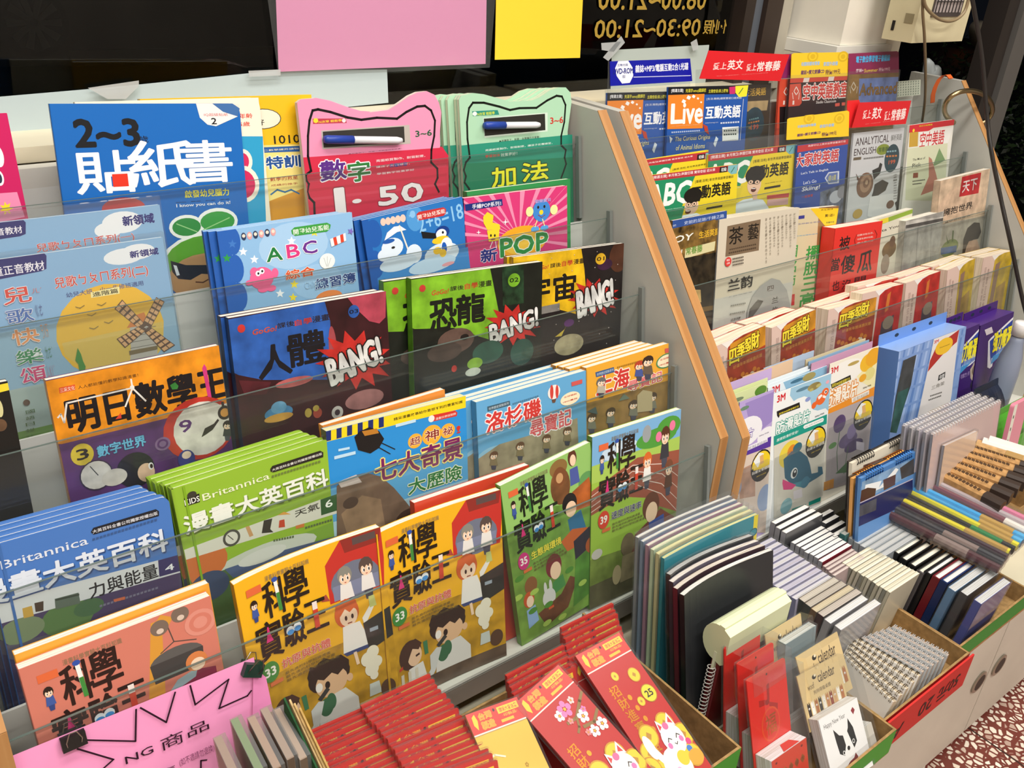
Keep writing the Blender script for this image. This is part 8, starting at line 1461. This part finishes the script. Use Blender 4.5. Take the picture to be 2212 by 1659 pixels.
cord('power_cord', 'black cable running down over the right end of the far rack', [(2088, -60, .93), (2106, 30, .92), (2122, 130, .90), (2132, 250, .87), (2142, 330, .84), (2162, 430, .80), (2182, 520, .76), (2212, 660, .71), (2240, 760, .68)], .0042, '#2a2624')
rg = thing('brass_ring', 'brass-coloured ring hung over the top corner of the far rack', 'ring', aty(.99, 2090, 232)); o = rg.matrix_world.translation
MB().tube([aty(.99 - .03 * math.sin(q), 2092 + 52 * math.cos(q), 236 + 40 * math.sin(q) * -1 * (1 if math.sin(q) > 0 else .9)) - o for q in [2 * math.pi * k / 40 for k in range(40)]], .0052, '#b8a47c', 'metal', 10, True).build('hoop', rg, True)
ob = MB(); pts = [(2010, 222), (2011, 205), (2016, 188), (2024, 172), (2034, 163), (2044, 162), (2050, 170)]
qs = [aty(1.05 - .004 * k, *p) for k, p in enumerate(pts)]; o = qs[0]; vs = []; 
for k, p in enumerate(qs): vs += [p - o, p - o + Vector((.012, -.003, .0015))]
ob.mesh(vs, [(2 * k, 2 * k + 1, 2 * k + 3, 2 * k + 2) for k in range(len(qs) - 1)], '#e2682c', 'plastic'); ob.mesh([(v[0] + .0015, v[1] + .0012, v[2] - .0015) for v in vs], [(2 * k, 2 * k + 2, 2 * k + 3, 2 * k + 1) for k in range(len(qs) - 1)], '#e2682c', 'plastic')
x = ob.build('wrist_band', None, True); x.location = o; tag(x, 'orange plastic band hooked on the top of the far rack', 'band')
cs = thing('price_card', 'small white gridded card fixed behind the far rack\'s top row', 'card', aty(1.10, 1965, 190)); o = cs.matrix_world.translation
mb = MB(); q = [aty(1.10, *p) - o for p in ((1938, 176), (1989, 172), (1988, 205), (1938, 210))]; mb.prism(q, (0, .001, 0), '#ccd2c0', 'print_matte')
for k in range(6):
    for j in range(9): a = q[0].lerp(q[1], (j + .3) / 9.3).lerp(q[3].lerp(q[2], (j + .3) / 9.3), (k + .3) / 6.3); mb.box(a.x, a.x + .0028, -.0006, -.0002, a.z - .0024, a.z, '#7f8f80')
mb.build('card', cs)
# ---- outside at the right: dark door frame, shrubs, street lamps
df = MB(); 
for x0, x1, c in (((2186, -30), (2122, 240), '#241f1c'), ((2206, -30), (2132, 260), '#4a4540')): pass
dfx = aty(1.30, 2160, 110).x
MB_ = MB().box(2.34, 2.39, 1.10, 1.15, 0, 2.75, '#2a2421').box(2.40, 2.47, 1.09, 1.14, 0, 2.75, '#5b5855', 'plastic'); struct('door_1', MB_)
def bush(label, o, r, n, seed):
    rnd = random.Random(seed); mb = MB()
    for k in range(n):
        a, b = rnd.uniform(0, 2 * math.pi), math.acos(rnd.uniform(-1, 1)); s = rnd.uniform(.5, 1); c = Vector((r * s * math.sin(b) * math.cos(a), r * s * math.sin(b) * math.sin(a), r * s * math.cos(b) + r))
        u = Vector((rnd.uniform(-1, 1), rnd.uniform(-1, 1), rnd.uniform(-1, 1))).normalized(); v = u.orthogonal().normalized(); l = rnd.uniform(.03, .055) * r
        mb.face([c - u * l, c + v * l * .4, c + u * l, c - v * l * .4], ('#16240f', '#1f3216', '#101c0a')[k % 3])
    t = thing('shrub', label, 'shrub', o); mb.build('foliage', t); MB().tube([(0, 0, 0), (0, 0, r)], .03, '#2a2018').build('stem', t)
bush('dark shrub outside the doorway, nearer one at the right edge', Vector((4.5, 2.1, -.1)), .45, 2200, 1); bush('dark shrub outside the doorway, farther one', Vector((5.9, 2.9, -.1)), .46, 2200, 2)
for k, (px, py, y) in enumerate(((2170, 14, 7.0), (2103, 13, 7.4))):
    p = aty(y, px, py); t = thing('street_lamp', ('orange street lamp glowing far outside the doorway', 'second orange street lamp, partly behind the wall unit')[k], 'street lamp', Vector((p.x, p.y, -.1)))
    MB().tube([(0, 0.05, 0), (0, 0.05, p.z + .1)], .03, '#15151a').build('pole', t); MB().blob((0, 0, p.z + .1), (.035, .03, .022), '#fff', 'street_glow').build('lamp_head', t)
pouch('pale animal ornament outside the doorway', 'garden_ornament', 'ornament', [(2122, 70), (2130, 52), (2150, 48), (2165, 62), (2166, 90), (2158, 112), (2140, 110), (2126, 96)], 1.6, .12, '#6d6558', 'plaster')
pouch('small white figurine on the sill behind the orange band', 'figurine', 'figurine', [(1999, 145), (2008, 126), (2014, 150), (2020, 142), (2030, 144), (2028, 178), (1998, 177)], 1.275, .02, '#c8d0d0', 'plastic')

# ------------------------------------------------------------------ link everything
for o in PEND: SC.collection.objects.link(o)
for i_, o in enumerate(PEND): pass
bpy.context.view_layer.update()
